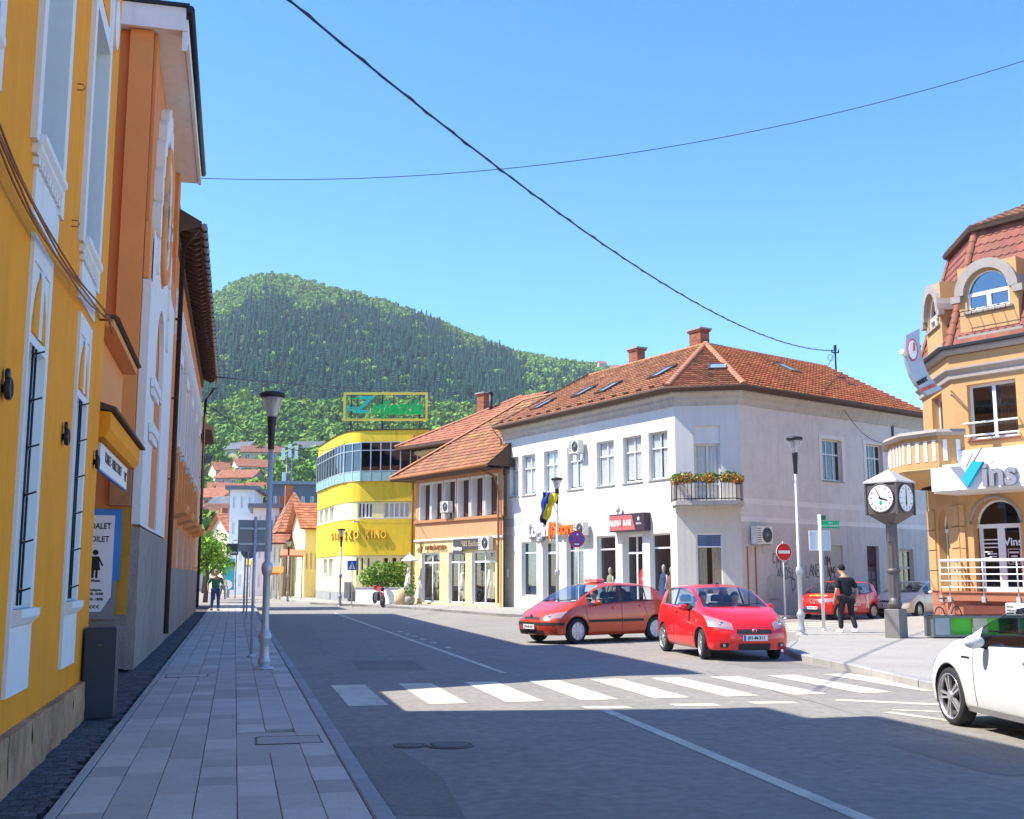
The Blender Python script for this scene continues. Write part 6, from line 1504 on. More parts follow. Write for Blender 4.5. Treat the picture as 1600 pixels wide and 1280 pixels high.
# street end, from the cinema leftwards
put_house('narrow_house', 478, 86, dw(465, 493, 82), 6, 5.4, M_cp, M_tileR, 1.8, 'narrow cream house with slit windows next to the yellow cinema', .35, win=(4, 1), chim=False)
put_house('rose_house', 456, 94, dw(428, 478, 92), 8, 5.2, M_rs, M_tileR, 3.4, 'rose house with steep orange tiled hip roof left of the cinema', .3, win=(3, 2), hip=True)
put_house('red_roof_house', 446, 112, dw(424, 476, 110), 8, 6.6, M_hw[2], M_tileR, 2.4, 'house with red roof showing above the rose house', .25, hip=True, win=(3, 2))
put_house('white_house', 436, 88.5, dw(428, 443, 88), 4, 4.3, M_hw[1], M_tileR, .6, 'small white walled house front beside the rose house', .1, win=(2, 2), chim=False)
fh = put_house('flat_roof_block', 462, 128, dw(425, 494, 128), 10, 11.6, mat('steel_blue', (.12, .15, .19), .6, .1, .5), mat('roof_slate', (.22, .27, .30), .5, .1, .5), 0, 'dark steel framed block with a flat blue grey roof behind the red roofs', .1, flat=True, win=(5, 3))
put_house('white_block', 414, 100, dw(392, 430, 100), 9, 7.4, mat('modern_white', (.78, .77, .75), .7, .05, .5), M_roofg, 0, 'modern white block with tall narrow windows behind the street lamp', .2, flat=True, win=(5, 3))
put_house('white_tower_house', 382, 108, dw(358, 394, 108), 8, 9.6, mat('modern_white', (.78, .77, .75)), M_roofg, 0, 'tall white modern house with dark vertical windows behind the sign pole', .12, flat=True, win=(3, 4))
put_house('shop_row_house', 352, 115, dw(342, 364, 115), 8, 6.2, M_hw[0], M_tileR, 1.8, 'cream house with small gable at the far street end', .5, win=(2, 2))
put_house('white_gable_house', 334, 125, dw(316, 346, 125), 8, 4.4, M_hw[1], M_tileB, 2.2, 'white gabled house at the far left of the street end', -.5, win=(2, 2))
# awnings and small signs at the street end
def awning(px, D, w_, z, lab, m_):
    x, y = bear(px, D); e = empty('awning', (x, y, z), -YAW + .15, lab, 'awning'); q = MB()
    q.prism([(0, 0), (-1.3, -.45), (-1.3, -.6), (0, -.2)], 'x', -w_ / 2, w_ / 2); q.build('cloth', m_, e)
    q = MB()
    for k in (-1, 0, 1): q.tube([(k * w_ * .45, -1.25, -.6), (k * w_ * .45, -1.25, -z)], .05, 5)
    q.build('post', mat('post_cream', (.55, .48, .32), .8), e)
M_awn = mat('awning_orange', (.80, .22, .03), .7, .1)
awning(456, 83, dw(438, 474, 83), 3.6, 'orange tiled awning over the small shops beside the cinema', M_tileR)
awning(434, 84, dw(426, 444, 84), 2.35, 'bright orange cloth awning behind the street lamp', M_awn)
awning(388, 92, dw(384, 394, 92), 3.0, 'yellow orange canopy at the far street end behind the round sign', mat('awning_yellow', (.8, .42, .03), .7, .1))
x, y = bear(362, 84); sb = empty('hanging_sign', (x, y, 3.2), -YAW, 'small black hanging sign board at the far street end', 'sign')
q = MB(); q.box(-.42, .42, -.08, .08, 0, .85); q.build('board', M_black, sb); text('lettering', 'Optika', .22, M_signw, sb, (.05, -.09, .2), ext=.004); q = MB(); q.tube([(0, 0, .85), (0, 0, 1.1), (1.5, .3, 1.1)], .03, 5); q.tube([(.3, 0, -3.2), (.3, 0, 0)], .035, 5); q.build('arm', M_black, sb)
x, y = bear(357, 88); sb = empty('advert_pillar', (x, y, 0), -YAW, 'teal and white advertising pillar at the far street end', 'sign')
q = MB(); q.box(-.45, .45, -.1, .1, .6, 3.0); q.build('panel', mat('pillar_teal', (.05, .38, .42), .5), sb); q = MB(); q.disc((0, -.13, 1.0), .36, 'y', 18, th=.03); q.build('disc', M_signw, sb); q = MB(); q.box(-.1, .1, -.08, .08, 0, .6); q.build('foot', M_grey, sb)
# telecom mast
x, y = bear(447, 150); tmst = empty('telecom_mast', (x, y, 0), 0, 'white and grey telecom mast rising behind the flat roofed block', 'mast')
q = MB()
for (a, b) in ((-.35, -.35), (.35, -.35), (.35, .35), (-.35, .35)): q.tube([(a, b, 0), (a, b, 18)], .07, 4)
for k in range(14): z = 9 + k * .65; q.tube([(-.35, -.35, z), (.35, -.35, z + .65)], .045, 4); q.tube([(.35, -.36, z), (-.35, -.36, z + .65)], .045, 4)
q.build('lattice', M_grey, tmst)
for (a, z) in ((-.85, 17.0), (0, 17.4), (.85, 17.2), (-.7, 13.6)): q = MB(); q.box(a - .22, a + .22, -.6, -.3, z, z + 1.8); q.build('antenna_panel', M_signw, tmst)
q = MB(); q.box(-.75, -.42, -.15, .15, 9, 14); q.build('cabinet', M_signw, tmst)
# trees at the street end
def tree(px, D, h, r, lab, m_, seed, nleaf=900, ls=.16, z0=0):
    x, y = bear(px, D); e = empty('tree', (x, y, z0), 0, lab, 'tree', 'trees at the street end')
    q = MB(); q.tube([(0, 0, 0), (.1, 0, h * .35), (-.05, .05, h * .7)], [.16, .12, .05], 8)
    for k in range(5): a = k * 1.3; q.tube([(0, 0, h * (.35 + .05 * k)), (r * .6 * cos(a), r * .6 * sin(a), h * (.6 + .06 * k))], [.06, .02], 5)
    q.build('trunk', M_bark, e); q = MB(); rr = random.Random(seed)
    for k in range(9): leaves(q, (rr.uniform(-.5, .5) * r, rr.uniform(-.5, .5) * r, h * rr.uniform(.5, .85)), (r * .55, r * .55, r * .5), nleaf // 9, ls, seed + k, (0, 0, 1), shell=.35)
    q.build('crown', [m_, M_leafG], e)
tree(322, 72, 4.6, 1.6, 'bright green lime tree beyond the orange building at the left kerb', M_leafB, 3)
tree(334, 80, 4.2, 1.5, 'second bright green tree behind the walking man', M_leafB, 13)
tree(318, 110, 6.5, 2.2, 'dark green tree farther down the street end', M_leafG, 23)
tree(345, 150, 6, 2.4, 'green tree below the hillside houses', M_leafG, 33, ls=.2); tree(398, 170, 7, 2.8, 'green tree rising behind the white block', M_leafG, 43, ls=.2)
e = empty('side_building', (-1.9, 61, 0), 0, 'small house with tiled eaves just beyond the long orange building', 'house')
q = MB(); q.box(-8, -.1, -2.4, 2.4, 0, 9.2); q.build('wall', M_hw[2], e)
q = MB(); q.prism([(.55, 9.0), (.55, 9.12), (-3.9, 11.6), (-8.5, 9.12), (-8.5, 9.0)], 'y', -2.9, 2.8); q.build('roof', M_tileB, e)
q = MB()
for k in range(9): q.box(-.1, .5, -2.7 + k * .62, -2.58 + k * .62, 8.82, 8.99)
q.build('rafter', M_wood, e)

# ------------------------------------------------------------------ street lamps, signs, poles
def lamp(x, y, z, lab, h=5.15, m_=None):
    e = empty('street_lamp', (x, y, z), 0, lab, 'street lamp', 'street lamps with funnel heads'); m_ = m_ or M_galv
    q = MB(); q.lathe([(.16, 0), (.16, .02), (.085, .05), (.085, .06), (.11, .12), (.11, .14), (.08, .2), (.08, .42), (.105, .48), (.115, .53), (.10, .58), (.072, .62), (.06, .70), (.06, 1.55), (.085, 1.60), (.10, 1.68), (.085, 1.76), (.048, 1.80), (.042, h - 1.0)], (0, 0, 0), 16); q.build('pole', m_, e)
    q = MB(); q.lathe([(.052, h - 1.0), (.055, h - .98), (.06, h - .75), (.08, h - .46), (.085, h - .43), (.02, h - .43)], (0, 0, 0), 16); q.build('lamp_base', M_black, e)
    q = MB(); q.lathe([(.08, h - .43), (.19, h - .10)], (0, 0, 0), 16, caps=False); q.build('lamp_glass', glass('lamp_glass', (.75, .78, .8), .25, .35, (.7, .7, .68)), e)
    q = MB(); q.lathe([(.19, h - .10), (.225, h - .07), (.225, h - .03), (.18, h), (.001, h + .02)], (0, 0, 0), 20); q.build('lamp_cap', M_black, e)
    q = MB(); q.lathe([(.04, h - .5), (.05, h - .25), (.02, h - .12)], (0, 0, 0), 8); q.build('bulb', M_signw, e)
    return e
lamp(.53, 19.75, .12, 'grey street lamp with funnel head on the left sidewalk beside the sign poles', 4.72)
lamp(14.7, 27.65, .12, 'pale street lamp on the right pavement beside the man in black', 5.3)
p = dp(871, 900, 43.2); lamp(p.x, p.y, .12, 'street lamp holding the flag in front of the white corner building', 5.3)
p = dp(532, 900, 63.5); lamp(p.x, p.y, .0, 'thin distant street lamp in front of the cinema lettering', 4.3, M_grey)
p = dp(450, 900, 74); lamp(p.x, p.y, .0, 'farthest street lamp at the street end before the rose house', 4.0, M_grey)
def pole_sign(x, y, z, h, ang, lab, parts, r=.03, cat='traffic sign'):
    e = empty('traffic_sign', (x, y, z), ang, lab, cat); q = MB(); q.tube([(0, 0, 0), (0, 0, h)], r, 8); q.lathe([(.09, 0), (.07, .03), (.03, .06)], (0, 0, 0), 10); q.build('pole', M_galv if r < .05 else M_white, e)
    parts(e); return e
def pa(e):
    q = MB(); q.bbox(-.33, .33, .03, .05, 2.02, 2.64, .004); q.build('panel_back', M_grey, e); q = MB()
    for z in (2.15, 2.45): q.box(-.3, .3, .0, .03, z, z + .04)
    q.build('bracket', M_galv, e)
pole_sign(.36, 22.7, .12, 2.7, 0, 'grey back of a square road sign on the first pole of the left sidewalk', pa)
def pb(e): q = MB(); q.disc((0, .04, 2.48), .30, 'y', 24, th=.015); q.build('panel_back', M_grey, e); q = MB(); q.box(-.04, .04, 0, .03, 2.4, 2.55); q.build('bracket', M_galv, e)
p = dp(387, 900, 42); pole_sign(p.x, p.y, .12, 2.8, -YAW, 'grey back of a round road sign on a pole behind the square one', pb)
p = dp(382.5, 900, 47); pole_sign(p.x, p.y, .12, 2.5, -YAW, 'bare thin pole behind the two sign poles of the left sidewalk', lambda e: (lambda q: (q.lathe([(.05, 2.5), (.05, 2.56), (.001, 2.58)], (0, 0, 0), 8), q.build('cap', M_galv, e)))(MB()), .04, 'pole')
def pc(e):
    q = MB(); q.bbox(-.26, .26, -.05, -.03, 1.98, 2.5, .004); q.build('panel', M_blue, e); q = MB(); q.prism([(-.19, 2.04), (.19, 2.04), (0, 2.42)], 'y', -.058, -.051); q.build('triangle', M_signw, e)
    q = MB(); q.disc((.0, -.064, 2.31), .025, 'y', 10, th=.01); q.prism([(-.02, 2.28), (.03, 2.28), (.03, 2.18), (.07, 2.07), (.04, 2.07), (0, 2.15), (-.05, 2.07), (-.07, 2.08), (-.02, 2.18)], 'y', -.064, -.059)
    for k in range(4): q.box(-.13 + k * .07, -.10 + k * .07, -.064, -.059, 2.045, 2.065)
    q.build('walking_figure', M_black, e)
p = dp(550, 900, 62); pole_sign(p.x, p.y, .0, 2.5, -YAW, 'blue pedestrian crossing sign on a pole in front of the cinema', pc)
def pn(e):
    q = MB(); q.disc((0, -.05, 2.95), .32, 'y', 28, th=.02); q.build('panel', M_red, e); q = MB(); q.disc((0, -.065, 2.95), .265, 'y', 28, th=.012); q.build('inner_disc', M_blue, e)
    for s_ in (1, -1):
        q = MB(); q.box(-.265, .265, -.008, 0, -.028, .028); o = q.build('cross_bar', M_red, e, (0, -.073 - .004 * (s_ > 0), 2.95)); o.rotation_euler = (0, s_ * pi / 4, 0)
    q = MB(); q.box(-.09, .09, -.08, -.07, 2.73, 2.78); q.box(.0, .07, -.08, -.07, 3.1, 3.16); q.build('sticker', M_signw, e)
p = dp(901, 900, 43.4); pole_sign(p.x, p.y, .12, 3.3, -YAW + .1, 'round blue and red no stopping sign in front of the phone shop', pn)
def pe(e):
    q = MB(); q.disc((0, -.05, 2.42), .31, 'y', 28, th=.03); q.build('panel', M_red, e); q = MB(); q.disc((0, -.048, 2.42), .325, 'y', 28, th=.02); q.build('rim', M_signw, e)
    q = MB(); q.box(-.24, .24, -.075, -.066, 2.365, 2.475); q.build('white_bar', M_signw, e); q = MB(); q.disc((.04, .0, 2.42), .31, 'y', 24, th=.02); q.build('panel_back', M_grey, e)
p = dp(1225, 900, 41.5); pole_sign(p.x, p.y, .12, 2.8, -YAW + .35, 'red no entry sign standing before the graffiti covered wall', pe)
def ps(e):
    q = MB(); q.bbox(.04, .56, -.05, -.03, 2.92, 3.14, .003); q.build('street_name_plate', M_green, e); text('lettering', 'Ulica', .06, M_signw, e, (.3, -.052, 3.08), ext=.001); text('lettering', 'MULE HODŽIĆA', .075, M_signw, e, (.3, -.052, 2.99), ext=.001)
    q = MB(); q.bbox(.0, .18, -.02, 0.0, 3.16, 3.3, .003); q.build('small_green_plate', mat('dull_green', (.02, .16, .09), .5), e)
    q = MB(); q.bbox(-.32, .30, .04, .06, 2.28, 2.86, .003); q.build('white_panel', mat('panel_white', (.62, .68, .74), .5, .04), e)
    q = MB()
    for a in ((-.32, -.29, 2.28, 2.86), (.27, .30, 2.28, 2.86), (-.29, .27, 2.28, 2.31), (-.29, .27, 2.83, 2.86)): q.box(a[0], a[1], .02, .038, a[2], a[3])
    q.build('panel_frame', M_signw, e)
pole_sign(16.5, 29.7, .12, 3.32, -YAW, 'tall white pole with green street name plates and a blank white panel', ps, .05, 'sign post')
# flag on the lamp
p = dp(868, 900, 43.0); fl = empty('flag', (p.x, p.y, 4.4), -YAW + .1, 'blue and yellow flag hanging limp from the lamp by the phone shop', 'flag')
q = MB(); q.tube([(.1, 0, -.4), (-.25, -.1, .48), (-.34, -.12, .62)], .018, 6); q.build('staff', M_galv, fl)
q = MB(); N_ = 14
g_ = [[(-.28 - .1 * (i / N_) + (-.22 + .62 * (j / 6) * (1 - .62 * i / N_)) + .03 * sin(i * .9 + j), -.1 + .07 * sin(j * 2.1 + i * .3), .45 - i / N_ * 1.15 - .12 * j / 6 * (1 if i > 1 else .6)) for j in range(7)] for i in range(N_ + 1)]
for i in range(N_):
    for j in range(6): q.face([g_[i][j], g_[i][j + 1], g_[i + 1][j + 1], g_[i + 1][j]], 2 if i > 11 else (0 if j < 2 + (i < 5) else 1), sm=True)
q.build('cloth', [mat('flag_blue', (.015, .04, .30), .8), mat('flag_yellow', (.85, .62, .02), .8), mat('flag_dark', (.03, .03, .05), .8)], fl)
# overhead cables
def cable(a, b, sag, r, lab, n=40, w_=0):
    a, b = Vector(a), Vector(b); q = MB(); pts = [a.lerp(b, k / n) - Vector((0, 0, sag * 4 * (k / n) * (1 - k / n))) for k in range(n + 1)]
    q.tube(pts, r, 5)
    if w_: q.tube([p + Vector((r * 1.6 * sin(k * 2.2), 0, r * 1.6 * cos(k * 2.2))) for k, p in enumerate(pts)], r * .7, 4)
    return q.build('overhead_cable', M_black, None, label=lab, cat='cable')
cable(dp(380, -60, 16), POLE, 1.55, .022, 'thick twisted black cable sagging from the top edge down to the roof pole', 90, 1)
cable((-1.4, 28.3, dp(275, 304, 28.4).z), dp(1720, 55, 26), 1.15, .010, 'thin cable crossing the sky from the orange eaves to the right edge')
cable((-1.1, 45, 8.2), dp(545, 690, 69), 1.1, .02, 'short dark cable from the orange building to the cinema roof')
cable((-1.0, 46, 9.6), dp(705, 600, 160), .6, .03, 'faint cable crossing in front of the dark conifers')
cable(POLE, POLE + Vector((5.5, 4, -2.4)) + Vector((-8, -6, 0)), .2, .014, 'short cable from the roof pole down to the roof')
pA = FR.loc(5.9 + 1.0, -.3, 9.0) + wb.location; pB = FR.loc(10.8, -.1, 7.9) + wb.location; cable(pA, pB, .55, .014, 'loose cable looping along the shaded side wall under the gutter')

# ------------------------------------------------------------------ cars
M_carg = glass('car_glass', (.75, .80, .82), .12); M_cargs = glass('car_windscreen', (.90, .93, .94), .12)
M_trim = mat('black_plastic_trim', (.022, .022, .024), .55, .15, 20); M_int = mat('car_interior', (.035, .035, .04), .9, .2, 8)
M_rim = mat('alloy_rim', (.55, .56, .58), .32, .06, 10, metal=.7); M_hub = mat('brake_dark', (.03, .03, .03), .6, .2, 10)
M_hl = glass('headlight_glass', (.8, .83, .86), .22, .35, (.62, .64, .66)); M_chr = mat('chrome', (.7, .7, .72), .15, .03, metal=1.0)
M_plate = mat('number_plate', (.78, .78, .74), .5, .04)
def ip(x, L): return float(np.interp(x, [p[0] for p in L], [p[1] for p in L]))
def sip(x, L):
    """smooth interpolation"""
    xs = [p[0] for p in L]; ys = [p[1] for p in L]
    if x <= xs[0]: return ys[0]
    if x >= xs[-1]: return ys[-1]
    i = max(k for k in range(len(xs) - 1) if xs[k] <= x); h = xs[i + 1] - xs[i]; t = (x - xs[i]) / h
    def sl(k):
        if k == 0: return (ys[1] - ys[0]) / (xs[1] - xs[0])
        if k == len(xs) - 1: return (ys[-1] - ys[-2]) / (xs[-1] - xs[-2])
        a, b = (ys[k] - ys[k - 1]) / (xs[k] - xs[k - 1]), (ys[k + 1] - ys[k]) / (xs[k + 1] - xs[k])
        return 0 if a * b <= 0 else 2 * a * b / (a + b)
    m0, m1 = sl(i), sl(i + 1)
    return ys[i] * (2 * t ** 3 - 3 * t * t + 1) + m0 * h * (t ** 3 - 2 * t * t + t) + ys[i + 1] * (3 * t * t - 2 * t ** 3) + m1 * h * (t ** 3 - t * t)
def wheel(parent, x, y, r, side, style, steer=0.0, w_=.19):
    kk = style.get('k', .66)
    q = MB(); prof = [(r * kk, -w_ / 2), (r * (kk + .06), -w_ / 2 - .005), (r * .93, -w_ / 2 + .005), (r * .985, -w_ / 2 + .025), (r, -w_ / 2 + .05), (r, w_ / 2 - .05), (r * .985, w_ / 2 - .025), (r * .93, w_ / 2 - .005), (r * (kk + .06), w_ / 2 + .005), (r * kk, w_ / 2)]
    q.lathe(prof, (0, 0, 0), 36, axis='y', caps=False)
    o = q.build('wheel', M_rubber, parent, (x, y, r), rot=(0, 0, steer + (pi if side < 0 else 0)))
    # local +y is outboard
    q = MB(); q.lathe([(r * (kk + .005), -w_ / 2), (r * (kk - .005), w_ / 2 - .02), (r * (kk + .03), w_ / 2 + .004), (r * (kk - .005), w_ / 2 + .002), (r * (kk - .03), w_ / 2 - .03)], (0, 0, 0), 32, axis='y', caps=False)
    ns, tw, wid = style['n'], style.get('twin', 0), style.get('w', .05)
    yo = w_ / 2 - .012
    for k in range(ns):
        for off in ((-tw, tw) if tw else (0,)):
            a0 = 2 * pi * k / ns + off * 2.2; a1 = 2 * pi * k / ns + off
            p0 = Vector((r * .14 * cos(a0), yo + .005, r * .14 * sin(a0))); p1 = Vector((r * (kk - .005) * cos(a1), yo - .002, r * (kk - .005) * sin(a1))); d = (p1 - p0).normalized(); n_ = Vector((-d.z, 0, d.x))
            b0, b1 = wid * .5 * .8, wid * .5 * 1.2
            v = [p0 - n_ * b0, p0 + n_ * b0, p1 + n_ * b1, p1 - n_ * b1]; v2 = [p + Vector((0, -.03, 0)) for p in v]
            q.mesh([*v, *v2], [(0, 1, 2, 3), (0, 4, 5, 1), (3, 2, 6, 7), (1, 5, 6, 2), (0, 3, 7, 4)])
    q.lathe([(r * .20, yo - .02), (r * .19, yo + .008), (r * .10, yo + .016), (.001, yo + .016)], (0, 0, 0), 16, axis='y')
    if style.get('cover'): q.lathe([(r * .60, yo - .018), (r * .2, yo - .012)], (0, 0, 0), 24, axis='y', caps=False)
    q.build('rim', style.get('m', M_rim), o)
    q = MB(); q.lathe([(r * (kk - .015), -w_ / 2 + .01), (r * (kk - .015), .045), (r * (kk - .03), .045), (r * (kk - .03), -.02), (.001, -.02)], (0, 0, 0), 24, axis='y', caps=False); q.lathe([(r * .42, .0), (r * .42, .015), (.001, .015)], (0, 0, 0), 20, axis='y', caps=False); q.build('brake_disc', M_hub, o)
    return o
def car(nm, lab, paint, sp, loc, heading, cat='car'):
    """loc: ground point of the front axle centre; heading: unit vector the car faces"""
    hx, hy = heading; rz = atan2(hy, hx); e = empty(nm, (loc[0], loc[1], loc[2] if len(loc) > 2 else 0), rz, lab, cat)
    L, W, r = sp['L'], sp['W'] / 2, sp['r']; fo, wbs = sp['fo'], sp['wb']; Ra = r + .045
    top, belt, plan, nose, tailp = sp['top'], sp['belt'], sp['plan'], sp['nose'], sp['tail']; sill = sp.get('sill', .20)
    X = lambda x: fo - x
    def wdt(x): return W * sip(x, plan)
    def nx(z, y): return ip(z, nose) + sp.get('nc', .30) * (min(1, abs(y) / W)) ** 3.2
    def txx(z, y): return L - ip(z, tailp) - .16 * (min(1, abs(y) / W)) ** 3
    def zbt(x):
        z = sill if fo < x < fo + wbs else sill + .02
        for xc in (fo, fo + wbs):
            if abs(x - xc) < Ra: z = max(z, r + sqrt(Ra * Ra - (x - xc) ** 2))
        return z
    def fs(s): return .945 + .055 * sin(pi * min(1, max(0, s) * .80 + .12)) - (.02 if s < .02 else 0)
    def ys(x, z): b = sip(x, belt); return wdt(x) * fs((z - sill) / (b - sill))
    xs = set(np.round(np.linspace(0, L, 46), 3))
    for xc in (fo, fo + wbs):
        for k in range(15): a = pi * k / 14; xs.add(round(xc + Ra * .9995 * cos(a), 3))
    for k in ('cowl', 'hdr', 'rg0', 'rg1', 'sg0', 'sg1'): xs.add(sp[k])
    for b in sp['pillars']: xs.add(b[0]); xs.add(b[1])
    xs = sorted(xs); fr = [0, .12, .3, .48, .66, .83, .94, 1.0]
    def section(x):
        zb, b, zt = zbt(x), sip(x, belt), sip(x, top); zt = max(zt, b + .012); P = [(0, zb), (wdt(x) * .80, zb)]
        for f in fr: z = zb + (b - zb) * f; P.append((ys(x, z), z))
        g = zt - b; zr = b + g * .84; wr = wdt(x) * .945 - .33 * (zr - b) - .012
        P += [(wdt(x) * .942 - .01, b + .012), (wr, zr), (wr - .065, zr + (zt - zr) * .45), (wr * .62, zt - (zt - zr) * .16), (wr * .3, zt - (zt - zr) * .03), (0, zt)]
        out = []
        for (y, z) in P: out.append((min(max(x, nx(z, y)), txx(z, y)), y, z))
        return out
    S_ = [section(x) for x in xs]; n = len(S_[0]); iB = 2 + len(fr) - 1      # iB: belt index
    parts = {}
    def add(key, pts, m=0):
        parts.setdefault(key, MB()); mb = parts[key]
        mb.face([(X(p[0]), p[1], p[2]) for p in pts], m, sm=True)
    for i in range(len(xs) - 1):
        xm = (xs[i] + xs[i + 1]) / 2
        for j in range(n - 1):
            for sgn in (1, -1):
                a, b, c, d = S_[i][j], S_[i + 1][j], S_[i + 1][j + 1], S_[i][j + 1]
                q = [(p[0], sgn * p[1], p[2]) for p in (a, b, c, d)]
                if max((Vector(q[0]) - Vector(q[2])).length, (Vector(q[1]) - Vector(q[3])).length) < 1e-4: continue
                key, m = 'body', 0
                if j <= 1: m = 1
                elif j < iB and False: pass
                elif j == iB: m = 1 if sp['sg0'] < xm < sp['sg1'] else 0
                elif j == iB + 1:
                    if sp['sg0'] < xm < sp['sg1']:
                        if any(p0 < xm < p1 for p0, p1 in sp['pillars']): m = 1
                        else: key = 'side_window %d %d' % (sgn, sum(1 for p0, p1 in sp['pillars'] if xm > p1))
                elif j >= iB + 3:
                    if sp['cowl'] < xm < sp['hdr']: key = 'windscreen'
                    elif sp['rg0'] < xm < sp['rg1']: key = 'rear_window'
                elif j == iB + 2 and sp['rg0'] < xm < sp['rg1'] : key = 'body'
                add(key, q, m)
    for (sec, fx) in ((S_[0], nx), (S_[-1], txx)):
        prev = None
        for (x, y, z) in sec:
            row = [(fx(z, y * t / 6), y * t / 6, z) for t in range(-6, 7)]
            if prev:
                for k in range(12): add('body', [prev[k], prev[k + 1], row[k + 1], row[k]])
            prev = row
    def merged(mb):
        me = mb.data('x', [paint, M_trim]); import bmesh
        bm = bmesh.new(); bm.from_mesh(me); bmesh.ops.remove_doubles(bm, verts=bm.verts, dist=.0006); bmesh.ops.dissolve_degenerate(bm, dist=.0003, edges=bm.edges); bmesh.ops.recalc_face_normals(bm, faces=bm.faces); bm.to_mesh(me); bm.free(); return me
    for key, mb in parts.items():
        me = merged(mb); key = key.split()[0]; me.name = key
        if key == 'body': link(key, me, e)
        elif key == 'side_window':
            me.materials.clear(); me.materials.append(M_carg); link(key, me, e)
        else: me.materials.clear(); me.materials.append(M_cargs); link(key, me, e)
    # patches following the skin
    def fpatch(y0, y1, z0, z1, name, m, o=.008, ny=8, nz=4, rear=False, poly=None, th=.0):
        q = MB(); f = txx if rear else nx; s_ = -1 if not rear else 1
        ysx = [y0 + (y1 - y0) * k / ny for k in range(ny + 1)]
        for a in range(ny):
            for b in range(nz):
                pts = []
                for (ya, zf) in ((ysx[a], b / nz), (ysx[a + 1], b / nz), (ysx[a + 1], (b + 1) / nz), (ysx[a], (b + 1) / nz)):
                    lo, hi = (z0, z1) if poly is None else poly((ya - y0) / (y1 - y0)); z = lo + (hi - lo) * zf
                    pts.append((X(f(z, ya) + s_ * o), ya, z))
                q.face(pts, sm=True)
        return q.build(name, m, e)
    def spatch(x0, x1, z0, z1, sgn, name, m, o=.006, nx_=8, nz=3, zf=None):
        q = MB()
        for a in range(nx_):
            for b in range(nz):
                pts = []
                for (xa, zb_) in ((x0 + (x1 - x0) * a / nx_, b), (x0 + (x1 - x0) * (a + 1) / nx_, b), (x0 + (x1 - x0) * (a + 1) / nx_, b + 1), (x0 + (x1 - x0) * a / nx_, b + 1)):
                    lo, hi = (z0, z1) if zf is None else zf((xa - x0) / (x1 - x0)); z = lo + (hi - lo) * zb_ / nz
                    y = ys(xa, z); pts.append((X(min(max(xa, nx(z, y)), txx(z, y))), sgn * (y + o), z))
                q.face(pts, sm=True)
        return q.build(name, m, e)
    e_ = dict(e=e, X=X, fpatch=fpatch, spatch=spatch, ys=ys, wdt=wdt, nx=nx, txx=txx, W=W)
    # wheels
    for (xc, st) in ((fo, sp.get('steer', 0)), (fo + wbs, 0)):
        for sgn in (1, -1): wheel(e, X(xc), sgn * (W * .985 - .10), r, sgn, sp['rim'], st)
    # interior
    q = MB(); zf = sp['belt'][2][1] - .22
    q.box(X(sp['rg1']) + .1, X(sp['cowl'] + .1), -W * .8, W * .8, .28, .42); q.bbox(X(sp['cowl'] + .55), X(sp['cowl'] + .1), -W * .82, W * .82, zf - .2, zf + .13, .05); q.build('dashboard', M_int, e)
    for yy in (-.36, .36):
        for xs_ in (sp['cowl'] + 1.05, sp['cowl'] + 1.9):
            if xs_ + .3 > sp['rg1']: continue
            q = MB(); q.bbox(X(xs_ + .15), X(xs_ - .35), yy - .24, yy + .24, .42, .60, .05); q.bbox(X(xs_ + .28), X(xs_ + .12), yy - .23, yy + .23, .55, 1.08, .06); q.bbox(X(xs_ + .27), X(xs_ + .17), yy - .12, yy + .12, 1.10, 1.26, .04); q.build('car_seat', mat('seat_fabric', (.07, .07, .08), .9, .2, 9), e)
    q = MB(); n_ = 18; cx_ = X(sp['cowl'] + .62)
    q.tube([(cx_ + .09 * cos(2 * pi * k / n_), .36 + .18 * sin(2 * pi * k / n_), zf + .06 + .16 * cos(2 * pi * k / n_)) for k in range(n_ + 1)], .014, 6); q.build('steering_wheel', M_trim, e)
    # mirrors, handles, seams, wipers
    for sgn in (1, -1):
        xm = sp['sg0'] + .22; zm = sip(xm, belt) + .05; ym = ys(xm, zm - .08)
        q = MB(); vs = []; N1, N2 = 8, 12
        for i in range(N1 + 1):
            for k in range(N2):
                a, b = pi * i / N1, 2 * pi * k / N2; vs.append((X(xm) + .065 * sin(a) * cos(b), sgn * (ym + .13) + .115 * cos(a), zm + .075 * sin(a) * sin(b)))
        q.mesh(vs, [(i * N2 + k, i * N2 + (k + 1) % N2, (i + 1) * N2 + (k + 1) % N2, (i + 1) * N2 + k) for i in range(N1) for k in range(N2)], sm=True)
        mo = q.build('door_mirror', paint if sp.get('mirrorpaint', True) else M_trim, e); q = MB(); q.tube([(X(xm), sgn * (ym - .03), zm - .06), (X(xm), sgn * (ym + .09), zm - .03)], .03, 6); q.build('mirror_arm', M_trim, mo)
        for (sx_, z0, z1) in sp['seams']:
            q = MB(); N = 8
            for k in range(N):
                za, zb_ = z0 + (z1 - z0) * k / N, z0 + (z1 - z0) * (k + 1) / N
                xa = sx_ if not isinstance(sx_, tuple) else sx_[0] + (sx_[1] - sx_[0]) * k / N; xb = sx_ if not isinstance(sx_, tuple) else sx_[0] + (sx_[1] - sx_[0]) * (k + 1) / N
                q.face([(X(xa), sgn * (ys(xa, za) + .002), za), (X(xa + .012), sgn * (ys(xa, za) + .002), za), (X(xb + .012), sgn * (ys(xb, zb_) + .002), zb_), (X(xb), sgn * (ys(xb, zb_) + .002), zb_)])
            q.build('door_seam', M_hub, e)
